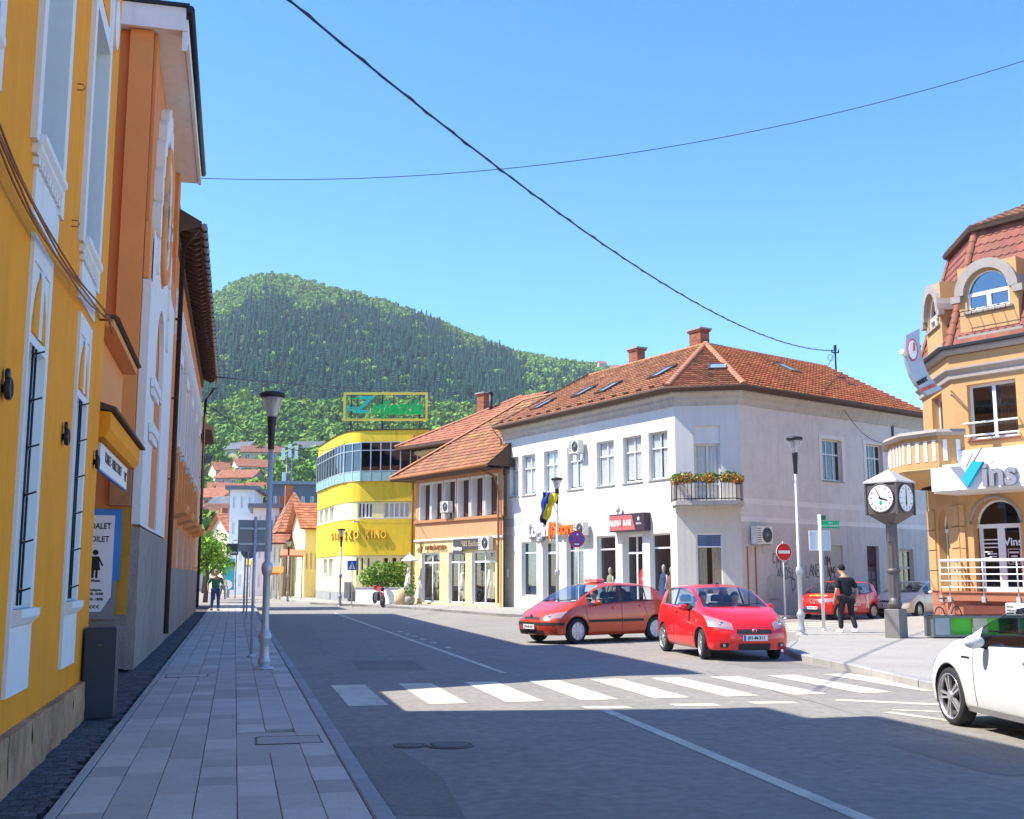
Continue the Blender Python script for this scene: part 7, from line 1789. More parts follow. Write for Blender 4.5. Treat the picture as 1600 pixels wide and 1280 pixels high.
        for hx_ in sp['handles']:
            z = sip(hx_, belt) - .12; y = ys(hx_, z); q = MB(); q.bbox(X(hx_ + .09), X(hx_ - .09), sgn * y - .005, sgn * y + .03 * sgn if sgn > 0 else sgn * y + .005, z - .018, z + .018, .004)
            if sgn < 0: q = MB(); q.bbox(X(hx_ + .09), X(hx_ - .09), -y - .03, -y + .005, z - .018, z + .018, .004)
            q.build('door_handle', paint if sp.get('handlepaint', True) else M_trim, e)
    for y0 in (-.45, .12):
        z0 = sip(sp['cowl'], top) + .02; q = MB(); q.tube([(X(sp['cowl'] + .02), y0 - .1, z0), (X(sp['cowl'] + .09), y0 + .45, z0 + .045)], .010, 5); q.build('wiper', M_trim, e)
    return e_
def plate(c, z, txt, rear=False, blue=True, h=.11, w_=.50):
    e, X = c['e'], c['X']; x = X(c['nx'](z, 0) - .03) ; q = MB(); q.box(x - .006, x + .006, -w_ / 2, w_ / 2, z - h / 2, z + h / 2); p = q.build('number_plate', M_plate, e)
    q = MB(); q.box(x + .0065, x + .008, -w_ / 2 + .0, -w_ / 2 + .05, z - h / 2, z + h / 2) if False else q.box(x + .0065, x + .008, -w_ / 2, -w_ / 2 + .05, z - h / 2 + .002, z + h / 2 - .002); q.build('plate_band', M_blue, p)
    text('lettering', txt, .085, M_black, p, (x + .0085, .02, z), (pi / 2, 0, pi / 2), ext=.001, bold=.002)
P_red = carpaint('red_car_paint', (.72, .008, .012)); P_or = carpaint('copper_red_paint', (.56, .055, .012), .15); P_up = carpaint('bright_red_paint', (.70, .010, .008)); P_wh = carpaint('white_car_paint', (.76, .77, .76)); P_cr = carpaint('silver_white_paint', (.62, .58, .50))
# three door red hatchback facing the camera
SP = dict(L=4.03, W=1.70, r=.305, fo=.86, wb=2.51, cowl=.98, hdr=1.86, rg0=3.55, rg1=3.86, sg0=1.30, sg1=3.30, nc=.34,
  top=[(0, .60), (.10, .73), (.28, .84), (.6, .96), (.98, 1.045), (1.4, 1.26), (1.86, 1.435), (2.4, 1.49), (3.0, 1.475), (3.55, 1.37), (3.86, 1.02), (3.97, .88), (4.03, .6)],
  belt=[(0, .55), (.2, .70), (.5, .82), (1.0, .93), (1.5, .965), (3.0, 1.06), (3.5, 1.06), (3.86, .95), (4.03, .8)],
  plan=[(0, .80), (.2, .90), (.5, .965), (.9, .995), (2.2, 1.0), (3.3, .99), (3.8, .93), (4.03, .86)],
  nose=[(.15, .12), (.25, .05), (.40, .0), (.55, .015), (.66, .06), (.78, .18), (.90, .42), (1.1, .9)], tail=[(.2, .08), (.5, .0), (.8, .05), (1.1, .16), (1.5, .5)],
  pillars=[(2.50, 2.62)], rim=dict(n=9, w=.036, twin=0, k=.70), seams=[((1.28, 1.20), .30, .94), ((2.55, 2.48), .30, 1.02)], handles=[2.38], steer=-.16)
c1_ = car('red_hatchback', 'bright red three door hatchback facing the camera with pale headlights', P_red, SP, (10.05, 21.55), (-.0655, -.998))
def hl(c, y0, y1, lo0, hi0, lo1, hi1, name='headlight', m=None, o=.012):
    def f(t): return lo0 + (lo1 - lo0) * t, hi0 + (hi1 - hi0) * t
    for s in (1, -1):
        h_ = c['fpatch'](s * y0, s * y1, 0, 0, name, m or M_hl, o, 8, 4, poly=f)
def bulb(c, y, z, r=.05):
    for s in (1, -1):
        q = MB(); x = c['X'](c['nx'](z, y) - .004); q.lathe([(r, 0), (r * .8, .012), (.001, .016)], (x, s * y, z), 12, axis='x'); q.build('lamp_bulb', M_chr, c['e'])
hl(c1_, .42, .83, .61, .74, .68, .90); bulb(c1_, .60, .72, .05); c1_['fpatch'](-.78, .78, .655, .663, 'bumper_seam', M_hub, .004, 14, 1)
c1_['fpatch'](-.36, .36, .54, .625, 'grille', M_trim, .008, 10, 2); c1_['fpatch'](-.33, .33, .22, .35, 'lower_grille', M_trim, .008, 10, 2)
for z in (.56, .585, .61): c1_['fpatch'](-.33, .33, z - .004, z + .004, 'grille_bar', mat('grille_grey', (.07, .07, .075), .5), .014, 8, 1)
plate(c1_, .46, 'J01-M-311')
for s in (1, -1):
    c1_['fpatch'](s * .52, s * .66, .27, .36, 'fog_lamp', M_trim, .008, 4, 3); q = MB(); q.lathe([(.036, 0), (.03, .01), (.001, .012)], (c1_['X'](c1_['nx'](.315, .59) - .012), s * .59, .315), 12, axis='x'); q.build('fog_bulb', M_hl, c1_['e'])
q = MB(); q.lathe([(.052, 0), (.05, .012), (.04, .014), (.001, .014)], (c1_['X'](-.006 + c1_['nx'](.60, 0)), 0, .595), 16, axis='x'); q.build('badge_ring', M_chr, c1_['e'])
q = MB(); q.lathe([(.04, 0), (.001, .003)], (c1_['X'](-.02 + c1_['nx'](.60, 0)), 0, .595), 16, axis='x'); q.build('badge', M_red, c1_['e'])
c1_['spatch'](1.0, 1.09, .74, .79, -1, 'side_indicator', M_hl, .005, 2, 2)
q = MB(); q.lathe([(.001, 1.49), (.06, 1.49), (.06, 1.50), (.001, 1.53)], (c1_['X'](2.1), 0, .0), 10); q.build('roof_aerial', M_trim, c1_['e'])
# five door copper red hatchback crossing towards the left
SP2 = dict(L=4.20, W=1.76, r=.315, fo=.86, wb=2.61, cowl=.86, hdr=1.78, rg0=3.55, rg1=4.0, sg0=1.22, sg1=3.42, nc=.34,
  top=[(0, .58), (.08, .68), (.3, .80), (.6, .92), (.86, 1.02), (1.3, 1.26), (1.78, 1.455), (2.3, 1.51), (3.0, 1.49), (3.55, 1.40), (4.0, 1.04), (4.12, .90), (4.20, .6)],
  belt=[(0, .52), (.2, .66), (.5, .80), (.95, .93), (1.5, .96), (3.0, 1.03), (3.6, 1.04), (4.0, .96), (4.2, .8)],
  plan=[(0, .78), (.2, .89), (.5, .96), (.9, .99), (2.2, 1.0), (3.4, .99), (3.9, .93), (4.2, .84)],
  nose=[(.15, .12), (.25, .04), (.42, .0), (.56, .03), (.66, .10), (.78, .25), (.9, .48), (1.1, .9)], tail=[(.2, .08), (.5, .0), (.8, .05), (1.1, .2), (1.5, .55)],
  pillars=[(2.28, 2.36), (3.14, 3.18)], rim=dict(n=8, w=.06, cover=1, m=mat('hubcap_silver', (.6, .6, .6), .4, .06, 9, metal=.3)), seams=[((1.22, 1.12), .32, .94), ((2.30, 2.28), .32, .98), ((3.18, 3.02), .62, 1.02)], handles=[2.08, 2.98], steer=.12)
c2_ = car('copper_hatchback', 'copper red five door hatchback crossing behind the bright red one, seen from its left side', P_or, SP2, (8.0, 27.9), (-.932, -.358))
hl(c2_, .44, .84, .60, .70, .64, .80); bulb(c2_, .58, .67, .045)
c2_['fpatch'](-.30, .30, .60, .66, 'grille', M_trim, .008, 8, 2); c2_['fpatch'](-.5, .5, .24, .34, 'lower_grille', M_trim, .008, 8, 2)
c2_['fpatch'](-.84, .84, .46, .53, 'bumper_strip', M_trim, .012, 16, 2)
for s in (1, -1): c2_['spatch'](.12, .46, .46, .53, s, 'bumper_strip', M_trim, .012); c2_['spatch'](1.22, 3.02, .52, .585, s, 'side_strip', M_trim, .010, 14)
plate(c2_, .42, 'J39-M-367')
q = MB(); q.prism([(-.05, .62), (.05, .62), (.04, .70), (0, .72), (-.04, .70)], 'x', 0, .01); q.build('badge', M_chr, c2_['e'], (c2_['X'](c2_['nx'](.66, 0) - .02), 0, 0))
q = MB(); q.bbox(-.13, .13, -.25, .25, 0, .10, .03); q.build('roof_sign', mat('red_white_sign', (.7, .2, .2), .5), c2_['e'], (c2_['X'](2.1), 0, 1.505))
# small red parked car with advert lettering
SP3 = dict(L=3.54, W=1.65, r=.29, fo=.585, wb=2.42, cowl=.62, hdr=1.30, rg0=3.2, rg1=3.48, sg0=.95, sg1=3.02, nc=.22,
  top=[(0, .62), (.06, .76), (.25, .88), (.62, 1.00), (.95, 1.24), (1.30, 1.43), (1.9, 1.485), (2.7, 1.46), (3.2, 1.38), (3.48, .98), (3.54, .6)],
  belt=[(0, .58), (.15, .76), (.4, .87), (.8, .92), (1.5, .94), (2.6, .99), (3.1, 1.06), (3.4, 1.0), (3.54, .8)],
  plan=[(0, .86), (.15, .94), (.4, .98), (.9, 1.0), (3.0, 1.0), (3.4, .95), (3.54, .9)],
  nose=[(.15, .08), (.3, .0), (.5, .0), (.7, .03), (.85, .14), (1.0, .5)], tail=[(.2, .05), (.5, .0), (.9, .03), (1.1, .08), (1.5, .34)],
  pillars=[(2.02, 2.12)], rim=dict(n=6, w=.08, cover=1, m=MATS['hubcap_silver']), seams=[((.95, .90), .30, .9), ((2.08, 2.05), .30, .96)], handles=[1.9])
c3_ = car('small_red_car', 'small red parked car with white Milano lettering behind the man in black', P_up, SP3, (22.1, 39.95), (-.89, -.455))
hl(c3_, .45, .78, .64, .80, .70, .84); c3_['fpatch'](-.55, .55, .28, .42, 'lower_grille', M_trim, .008, 8, 2); plate(c3_, .46, 'K24-A-118')
q = MB(); q.lathe([(.07, 0), (.001, .008)], (c3_['X'](c3_['nx'](.72, 0) - .008), 0, .72), 14, axis='x'); q.build('badge', M_chr, c3_['e'])
for txt, sz, x_, z_ in (('Milano', .32, 1.62, .62), ('030 230', .13, 1.55, .40), ):
    t_ = text('lettering', txt, sz, M_signw, c3_['e'], (c3_['X'](x_), c3_['ys'](x_, z_) + .012, z_), (pi / 2, 0, pi), ext=.002, bold=.006, shear=.1)
t_ = text('lettering', 'ŠPOJI', .13, M_signw, c3_['e'], (c3_['X'](2.55), .70, 1.17), (radians(70), 0, pi), ext=.004, bold=.004); t_ = text('lettering', 'VOZNIH', .16, M_signw, c3_['e'], (c3_['X'](2.55), .735, 1.05), (radians(70), 0, pi), ext=.004, bold=.006)
q = MB(); q.prism([(-.02, .42), (.06, .42), (.09, .62), (.12, .42), (.18, .42), (.14, .74), (.20, .92), (.14, .94), (.10, .80), (.06, .96), (-.0, .95), (.02, .72)], 'y', 0, .006); q.build('figure_decal', M_signw, c3_['e'], (c3_['X'](2.62), c3_['ys'](2.6, .7) + .004, 0))
q = MB()
for k in range(5): a, b = -.35 + k * .16, .25 + .05 * (k % 2); q.face([(c3_['X'](b + .1), a, sip(b + .1, SP3['top']) + .005), (c3_['X'](b), a + .1, sip(b, SP3['top']) + .004), (c3_['X'](b + .12), a + .2, sip(b + .12, SP3['top']) + .006), (c3_['X'](b + .2), a + .06, sip(b + .2, SP3['top']) + .007)])
q.build('hood_decal', mat('decal_yellow', (.85, .5, .04), .5), c3_['e'])
# parked pale hatchback
SP4 = dict(SP2); SP4.update(L=4.2, W=1.79, r=.31, fo=.88, wb=2.58, cowl=1.02, hdr=1.9, sg0=1.36,
  top=[(0, .60), (.08, .72), (.3, .84), (.6, .95), (1.02, 1.02), (1.4, 1.22), (1.9, 1.42), (2.4, 1.475), (3.1, 1.45), (3.6, 1.36), (4.0, 1.02), (4.12, .88), (4.2, .6)],
  rim=dict(n=10, w=.035), seams=[((1.34, 1.26), .30, .94), ((2.42, 2.40), .30, .98)], handles=[2.2, 3.1])
c4_ = car('pale_hatchback', 'pale silver white parked hatchback between the clock post and the ochre building', P_cr, SP4, (26.2, 41.0), (-.89, -.455))
hl(c4_, .48, .82, .60, .72, .64, .78); c4_['fpatch'](-.42, .42, .62, .70, 'grille', M_trim, .008, 8, 2); c4_['fpatch'](-.6, .6, .24, .38, 'lower_grille', M_trim, .008, 8, 2); plate(c4_, .5, 'A38-T-541')
# white hatchback entering from the right edge, seen from its left flank
SP5 = dict(L=4.26, W=1.80, r=.322, fo=.80, wb=2.63, cowl=1.10, hdr=2.0, rg0=3.65, rg1=4.05, sg0=1.42, sg1=3.55, nc=.40,
  top=[(0, .56), (.08, .70), (.3, .80), (.7, .92), (1.10, 1.0), (1.5, 1.20), (2.0, 1.40), (2.5, 1.455), (3.1, 1.44), (3.65, 1.36), (4.05, 1.02), (4.18, .88), (4.26, .6)],
  belt=[(0, .50), (.2, .68), (.5, .79), (1.0, .88), (1.5, .915), (3.0, .97), (3.6, 1.0), (4.0, .94), (4.26, .8)],
  plan=[(0, .80), (.2, .91), (.5, .975), (.9, 1.0), (3.4, 1.0), (3.95, .93), (4.26, .84)],
  nose=[(.15, .10), (.25, .03), (.42, .0), (.56, .02), (.68, .08), (.80, .26), (.95, .6)], tail=[(.2, .08), (.5, .0), (.8, .05), (1.1, .2), (1.5, .55)],
  pillars=[(2.60, 2.70), (3.30, 3.35)], rim=dict(n=5, w=.024, twin=.15, k=.76, m=mat('machined_rim', (.62, .62, .63), .3, .05, 10, metal=.7)), seams=[((1.42, 1.36), .28, .92), ((2.66, 2.64), .28, .95)], handles=[2.45, 3.4], steer=0.0)
c5_ = car('white_hatchback', 'white hatchback driving in at the right edge with twin spoke alloy wheel', P_wh, SP5, (8.80, 11.38), (.135, .99))
hl(c5_, .45, .86, .60, .70, .62, .76)
c5_['spatch'](1.12, 1.30, .775, .795, 1, 'side_badge', M_black, .006, 3, 1); c5_['spatch'](1.25, 3.0, .205, .27, 1, 'sill_strip', mat('sill_grey', (.35, .35, .36), .4), .012, 8, 1)
c5_['fpatch'](-.6, .6, .24, .4, 'lower_grille', M_trim, .008, 8, 2)

# ------------------------------------------------------------------ people
def skin_mesh(name, joints, bones, mt, parent, sub=2, root=0):
    me = bpy.data.meshes.new(name); me.from_pydata([j[:3] for j in joints], bones, []); me.materials.append(mt)
    o = bpy.data.objects.new(name, me); COL.objects.link(o)
    if parent: o.parent = parent
    m = o.modifiers.new('skin', 'SKIN'); m.use_smooth_shade = True
    sk = me.skin_vertices[0].data if me.skin_vertices else None
    if sk is None:
        import bmesh
        bm = bmesh.new(); bm.from_mesh(me); bm.verts.layers.skin.verify(); bm.to_mesh(me); bm.free(); sk = me.skin_vertices[0].data
    for i, j in enumerate(joints):
        r = j[3]; sk[i].radius = r if isinstance(r, tuple) else (r, r); sk[i].use_root = (i == root)
    s = o.modifiers.new('sub', 'SUBSURF'); s.levels = sub; s.render_levels = sub
    return o
def person(lab, loc, rz, s=1.0, shirt=None, trous=None, hair=None, shoe=None, stride=.18, look=0.0, lean=0.03, sit=False, arms=None, cat='person', hatless=True):
    """standing or walking figure facing local -y; z up"""
    e = empty('person', loc, rz, lab, cat); hp = .92 if not sit else .45
    hips = (0, 0, hp, (.155, .105)); J = [hips, (0, -.01, hp + .16, (.135, .095)), (0, -lean, hp + .34, (.165, .10)), (0, -lean * 1.4, hp + .48, (.12, .08)), (0, -lean * 1.6 - .0, hp + .56, (.052, .055)), (0, -lean * 1.8 - look * .02, hp + .60, (.056, .06)),
         (0, -lean * 1.8 - look * .045 - .01, hp + .67, (.080, .092)), (0, -lean * 1.8 - look * .06 - .01, hp + .74, (.086, .102)), (0, -lean * 1.8 - look * .06, hp + .80, (.062, .075))]
    B = [(i, i + 1) for i in range(8)]
    A = arms or {1: ((.215, .0, hp + .44), (.27, .03, hp + .17), (.29, -.06, hp - .06)), -1: ((-.215, 0, hp + .44), (-.27, .04, hp + .17), (-.28, -.05, hp - .06))}
    for sg in (1, -1):
        sh, el, wr = A[sg]; k = len(J); J += [(sh[0] * .86, sh[1] - lean * 1.3, sh[2] - .0, .058), (*el, .040), (*wr, .028)]; B += [(3, k), (k, k + 1), (k + 1, k + 2)]
        d = (Vector(wr) - Vector(el)).normalized(); side = Vector((sg, 0, 0)); fw = Vector((0, -1, 0)); w_ = Vector(wr)
        p = w_ + d * .05; J.append((*p, (.036, .018))); B.append((k + 2, k + 3))
        for fi, (off, ln) in enumerate(((-.028, .070), (-.010, .080), (.010, .075), (.026, .058))):
            b0 = p + fw * off * -1 + d * .035; b1 = b0 + d * ln * .55 - side * .01; b2 = b1 + d * ln * .42 - side * .02
            q = len(J); J += [(*b0, .0095), (*b1, .0088), (*b2, .007)]; B += [(k + 3, q), (q, q + 1), (q + 1, q + 2)]
        q = len(J); t0 = p + fw * .035 - d * .01; t1 = t0 + fw * .022 + d * .035; J += [(*t0, .011), (*t1, .009)]; B += [(k + 3, q), (q, q + 1)]
    if sit: legs = {1: ((.10, 0, .45), (.13, -.42, .50), (.13, -.55, .12)), -1: ((-.10, 0, .45), (-.13, -.42, .50), (-.13, -.55, .12))}
    else: legs = {1: ((.095, 0, .88), (.115, -stride * .55 - .02, .50), (.125, -stride * .6, .085)), -1: ((-.095, 0, .88), (-.11, stride * .25 - .03, .50), (-.12, stride + .02, .10))}
    for sg in (1, -1):
        h_, kn, an = legs[sg]; k = len(J); J += [(*h_, .085), (*kn, .055), (*an, .040), (an[0] + sg * .015, an[1] - .13, .05, (.042, .03))]; B += [(0, k), (k, k + 1), (k + 1, k + 2), (k + 2, k + 3)]
    o = skin_mesh('body', J, B, M_skin, e)
    # clothes follow the same joints, slightly larger
    sj = [(0, .0, hp - .04, (.175, .125)), (0, -.01, hp + .14, (.165, .12)), (0, -lean, hp + .34, (.19, .125)), (0, -lean * 1.4, hp + .475, (.13, .10)), (0, -lean * 1.5, hp + .515, (.075, .07))]; sb = [(0, 1), (1, 2), (2, 3), (3, 4)]
    for sg in (1, -1):
        sh, el, wr = A[sg]; k = len(sj); m_ = Vector(sh).lerp(Vector(el), .85); sj += [(sh[0] * .86, sh[1] - lean * 1.3, sh[2] + .005, .078), (*m_, .066)]; sb += [(3, k), (k, k + 1)]
    skin_mesh('shirt', sj, sb, shirt, e)
    tj = [(0, 0, hp - .03, (.165, .118))]; tb = []
    for sg in (1, -1):
        h_, kn, an = legs[sg]; k = len(tj); a2 = Vector(an) + Vector((0, .005, .01)); tj += [(h_[0] * 1.02, h_[1], h_[2] - .02, .102), (*kn, .074), (*a2, .060)]; tb += [(0, k), (k, k + 1), (k + 1, k + 2)]
    skin_mesh('trousers', tj, tb, trous, e)
    for sg in (1, -1):
        an = legs[sg][2]; q = MB(); N = 14; rows = []
        for (z, ex) in ((0, 1.0), (.02, 1.04), (.05, .98), (.085, .72)):
            rows.append([(an[0] + .052 * ex * cos(2 * pi * k / N), an[1] - .06 + (.15 if z < .06 else .11) * ex * sin(2 * pi * k / N) + (.03 if z > .06 else 0), an[2] - .085 + z) for k in range(N)])
        vs = [p for r_ in rows for p in r_]; q.mesh(vs, [(i * N + k, i * N + (k + 1) % N, (i + 1) * N + (k + 1) % N, (i + 1) * N + k) for i in range(3) for k in range(N)] + [tuple(range(N))[::-1], tuple(range(3 * N, 4 * N))], sm=True)
        q.build('shoe', shoe or M_black, e)
    hy, hz = -lean * 1.8 - look * .055, hp + .745; q = MB(); N1, N2 = 10, 16; vs = []
    for i in range(N1 + 1):
        for k in range(N2):
            a, b = pi * i / N1, 2 * pi * k / N2; y = .105 * sin(a) * sin(b); z = .108 * cos(a); 
            z = max(z, -.085 if y > .01 else (.02 if y < -.05 else -.02)); vs.append((.084 * sin(a) * cos(b) * 1.02, hy + y + .006, hz + z + .012))
    q.mesh(vs, [(i * N2 + k, i * N2 + (k + 1) % N2, (i + 1) * N2 + (k + 1) % N2, (i + 1) * N2 + k) for i in range(N1) for k in range(N2)], sm=True); q.build('hair', hair or M_black, e)
    fx = hy - .098; q = MB()
    for sg in (1, -1): q.lathe([(.013, 0), (.001, -.004)], (sg * .031, fx + .012, hz - .01), 8, axis='y')
    q.build('eyes', M_black, e); q = MB(); q.prism([(-.0, .02), (-.03, -.02), (.0, -.025)], 'x', -.012, .012); q.build('nose', M_skin, e, (0, fx + .01, hz - .03)); q = MB(); q.box(-.022, .022, -.003, .003, -.004, .004); q.build('mouth', mat('lips', (.35, .12, .1), .6), e, (0, fx + .008, hz - .075))
    for sg in (1, -1): q = MB(); q.lathe([(.001, -.012), (.022, 0), (.001, .012)], (sg * .08, hy, hz - .02), 8, axis='x'); q.build('ear', M_skin, e)
    e.scale = (s * 1.1, s * 1.12, s); return e
M_tb = mat('black_tshirt', (.018, .019, .022), .9, .2, 9); M_tk = mat('dark_trousers', (.022, .022, .026), .9, .2, 9); M_sw = mat('white_shoe', (.65, .65, .64), .7)
mp = dp(1321, 900, 31.6)
person('man in black t-shirt and dark trousers walking away on the right pavement, seen from behind', (mp.x, mp.y, .12), pi - YAW + .25, 1.055, M_tb, M_tk, mat('dark_hair', (.012, .010, .009), .8), M_sw, stride=.14, look=1.6, lean=.05)
person('man in green polo and blue jeans walking on the left sidewalk', (-.83, 53.0, .12), .1, 1.04, mat('green_polo', (.06, .20, .12), .9, .1, 9), mat('blue_jeans', (.035, .075, .20), .9, .15, 9), mat('grey_hair', (.25, .22, .20), .8), stride=.10, arms={1: ((.215, 0, 1.36), (.30, .05, 1.12), (.22, -.12, .98)), -1: ((-.215, 0, 1.36), (-.30, .06, 1.12), (-.27, -.03, .88))})
p = dp(348.5, 900, 78); person('far pedestrian in white shirt at the left street end', (p.x, p.y, .1), .4, .95, mat('white_shirt', (.7, .7, .68), .9), mat('grey_trousers', (.2, .2, .2), .9))
def seated(c, sp, yy, lab, m_, seat=1.05):
    e = c['e']; x = c['X'](sp['cowl'] + seat); lw = e.matrix_world if False else None
    rz = e.rotation_euler.z; px_ = e.location.x + x * cos(rz) - yy * sin(rz); py_ = e.location.y + x * sin(rz) + yy * cos(rz)
    person(lab, (px_, py_, e.location.z + .12), rz + pi / 2, .93, m_, M_tk, None, sit=True, arms={1: ((.2, 0, .88), (.26, -.16, .70), (.14, -.40, .74)), -1: ((-.2, 0, .88), (-.26, -.16, .70), (-.14, -.40, .74))})
seated(c1_, SP, .36, 'driver in dark shirt behind the windscreen of the bright red hatchback', mat('navy_shirt', (.04, .05, .09), .9)); seated(c1_, SP, -.36, 'passenger in grey shirt inside the bright red hatchback', mat('grey_shirt', (.3, .3, .32), .9))
seated(c2_, SP2, .36, 'driver in dark top inside the copper red hatchback', mat('navy_shirt', (.04, .05, .09), .9), 1.0)

# ------------------------------------------------------------------ clock, planter bench, bicycle, motorcycle
ck = empty('street_clock', (16.3, 25.7, .12), -1.089, 'four faced street clock on a fluted grey post with pyramid cap', 'street clock')
M_ck = mat('clock_grey', (.13, .115, .11), .5, .12, 8, metal=.3)
q = MB(); q.bbox(-.2, .2, -.2, .2, 0, .72, .02); q.build('plinth', mat('clock_plinth', (.20, .185, .175), .6, .1, 6, .1, 30), ck)
q = MB(); q.lathe([(.15, .72), (.15, .78), (.18, .82), (.18, .86), (.14, .92), (.14, 1.0)], (0, 0, 0), 16)
N = 16
for (z0, z1, r0, r1) in ((1.0, 1.62, .145, .14), (1.74, 2.4, .14, .135)):
    vs = []
    for z, r_ in ((z0, r0), (z1, r1)):
        for k in range(N): rr_ = r_ * (1 if k % 2 else .86); vs.append((rr_ * cos(2 * pi * k / N), rr_ * sin(2 * pi * k / N), z))
    q.mesh(vs, [(k, (k + 1) % N, N + (k + 1) % N, N + k) for k in range(N)])
q.lathe([(.14, 1.62), (.17, 1.65), (.17, 1.70), (.14, 1.74)], (0, 0, 0), 16); q.lathe([(.16, 2.4), (.16, 2.95)], (0, 0, 0), 4, sm=False); q.build('post', M_ck, ck)
hb_, z0, z1 = .43, 3.12, 3.90
q = MB(); q.mesh([(-.12, -.12, 2.86), (.12, -.12, 2.86), (.12, .12, 2.86), (-.12, .12, 2.86), (-hb_, -hb_, z0), (hb_, -hb_, z0), (hb_, hb_, z0), (-hb_, hb_, z0)], [(0, 1, 5, 4), (1, 2, 6, 5), (2, 3, 7, 6), (3, 0, 4, 7)]); q.build('bracket', M_ck, ck)
q = MB(); q.box(-hb_, hb_, -hb_, hb_, z0, z1); 
for a in (-hb_, hb_):
    for b in (-hb_, hb_): q.box(a - .025, a + .025, b - .025, b + .025, z0 - .03, z1 + .03)
q.build('case', M_ck, ck)
q = MB(); o_ = hb_ + .04; q.mesh([(-o_, -o_, z1), (o_, -o_, z1), (o_, o_, z1), (-o_, o_, z1), (-o_, -o_, z1 + .04), (o_, -o_, z1 + .04), (o_, o_, z1 + .04), (-o_, o_, z1 + .04), (0, 0, z1 + .38)], [(0, 1, 5, 4), (1, 2, 6, 5), (2, 3, 7, 6), (3, 0, 4, 7), (4, 5, 8), (5, 6, 8), (6, 7, 8), (7, 4, 8)]); q.lathe([(.02, z1 + .36), (.02, z1 + .45), (.001, z1 + .47)], (0, 0, 0), 6); q.build('roof_cap', mat('clock_cap', (.48, .46, .44), .5, .08, 6), ck)
zc = (z0 + z1) / 2
for k, (h1, h2) in enumerate(((-28, 108), (0, 180), (20, 90), (40, 120))):
    a = [0, pi / 2, pi, 3 * pi / 2][k]; fe = link('clock_face', None, ck, (0, 0, zc), a)
    q = MB(); q.disc((0, -hb_ - .012, 0), .34, 'y', 32, th=.024); fd_ = q.build('clock_face', mat('clock_dial', (.80, .81, .76), .45, .03), fe) if False else None
    bpy.data.objects.remove(fe)
    def RR(q): 
        c_, s_ = cos(a), sin(a); q.v = [(x * c_ - y * s_, x * s_ + y * c_, z + zc) for (x, y, z) in q.v]; return q
    q = MB(); q.disc((0, -hb_ - .012, 0), .34, 'y', 32, th=.024); fd_ = RR(q).build('clock_face', mat('clock_dial', (.80, .81, .76), .45, .03), ck)
    q = MB(); q.tube([(.36 * cos(2 * pi * t / 32), -hb_ - .02, .36 * sin(2 * pi * t / 32)) for t in range(33)], .02, 6)
    for (sx_, sz_) in ((1, 1), (1, -1), (-1, 1), (-1, -1)): q.lathe([(.03, 0), (.001, -.02)], (sx_ * .38, -hb_ - .0, sz_ * .35), 8, axis='y')
    RR(q).build('bezel', M_ck, fd_)
    q = MB()
    for h in range(12):
        t = 2 * pi * h / 12; 
        cx__, cz__ = .275 * sin(t), .275 * cos(t); q.mesh([(cx__ + .012 * cos(t) + u * .03 * sin(t), -hb_ - .028, cz__ - .012 * sin(t) + u * .03 * cos(t)) for u in (-1, 1)] + [(cx__ - .012 * cos(t) + u * .03 * sin(t), -hb_ - .028, cz__ + .012 * sin(t) + u * .03 * cos(t)) for u in (1, -1)], [(0, 1, 2, 3)])
    RR(q).build('hour_marks', M_black, fd_)
    q = MB()
    for (dg, ln, wd) in ((h1, .24, .014), (h2, .20, .022)):
        t = radians(dg); q.prism([(-wd * cos(t) - .05 * sin(t), wd * sin(t) - .05 * cos(t)), (wd * cos(t) - .05 * sin(t), -wd * sin(t) - .05 * cos(t)), (wd * .7 * cos(t) + ln * sin(t), -wd * .7 * sin(t) + ln * cos(t)), (-wd * .7 * cos(t) + ln * sin(t), wd * .7 * sin(t) + ln * cos(t))], 'y', -hb_ - .036, -hb_ - .031)
    RR(q).build('clock_hands', M_black, fd_)
    q = MB(); q.disc((0, -hb_ - .026, -.12), .045, 'y', 14, th=.004, ry=.055); RR(q).build('emblem', M_green, fd_)
pl_ = empty('planter_bench', (18.25, 25.3, .12), -YAW + .03, 'long grey steel and glass bench box with green panels before the terrace', 'bench')
M_pg = mat('lime_green_panel', (.10, .55, .03), .5, .08, 4); M_st = mat('blue_grey_steel', (.16, .18, .18), .4, .1, 5, metal=.4)
q = MB(); q.box(-1.15, 2.6, -.3, .3, .50, .56); q.box(-1.15, 2.6, -.3, .3, .03, .09); q.build('deck', M_st, pl_); q = MB(); q.box(-1.22, 2.6, -.34, .34, .561, .575); q.build('glass_top', M_glassd, pl_)
for x in (-1.15, -.75, 1.0, 2.55):
    q = MB(); q.box(x, x + .05, -.3, .3, .091, .499); q.build('end_panel', M_st, pl_)
q = MB(); q.box(-1.10, -.75, -.31, -.28, .09, .50); q.build('grey_front', mat('light_steel', (.34, .38, .40), .4, .08, 5), pl_)
for (x0, x1, m_, y_) in ((-.69, -.1, M_pg, -.15), (-.1, .25, mat('beige_panel', (.55, .52, .38), .6), -.22), (.25, .55, M_pg, -.2), (.6, .99, mat('dark_green_panel', (.02, .20, .05), .5), .12), (1.1, 1.7, MATS['dark_green_panel'], -.1), (1.75, 2.5, M_pg, -.1)):
    q = MB(); q.box(x0, x1, y_, y_ + .04, .091, .495); q.build('coloured_panel', m_, pl_)
q = MB(); q.box(-.69, .99, -.28, .28, .091, .11); q.build('green_floor', M_pg, pl_)
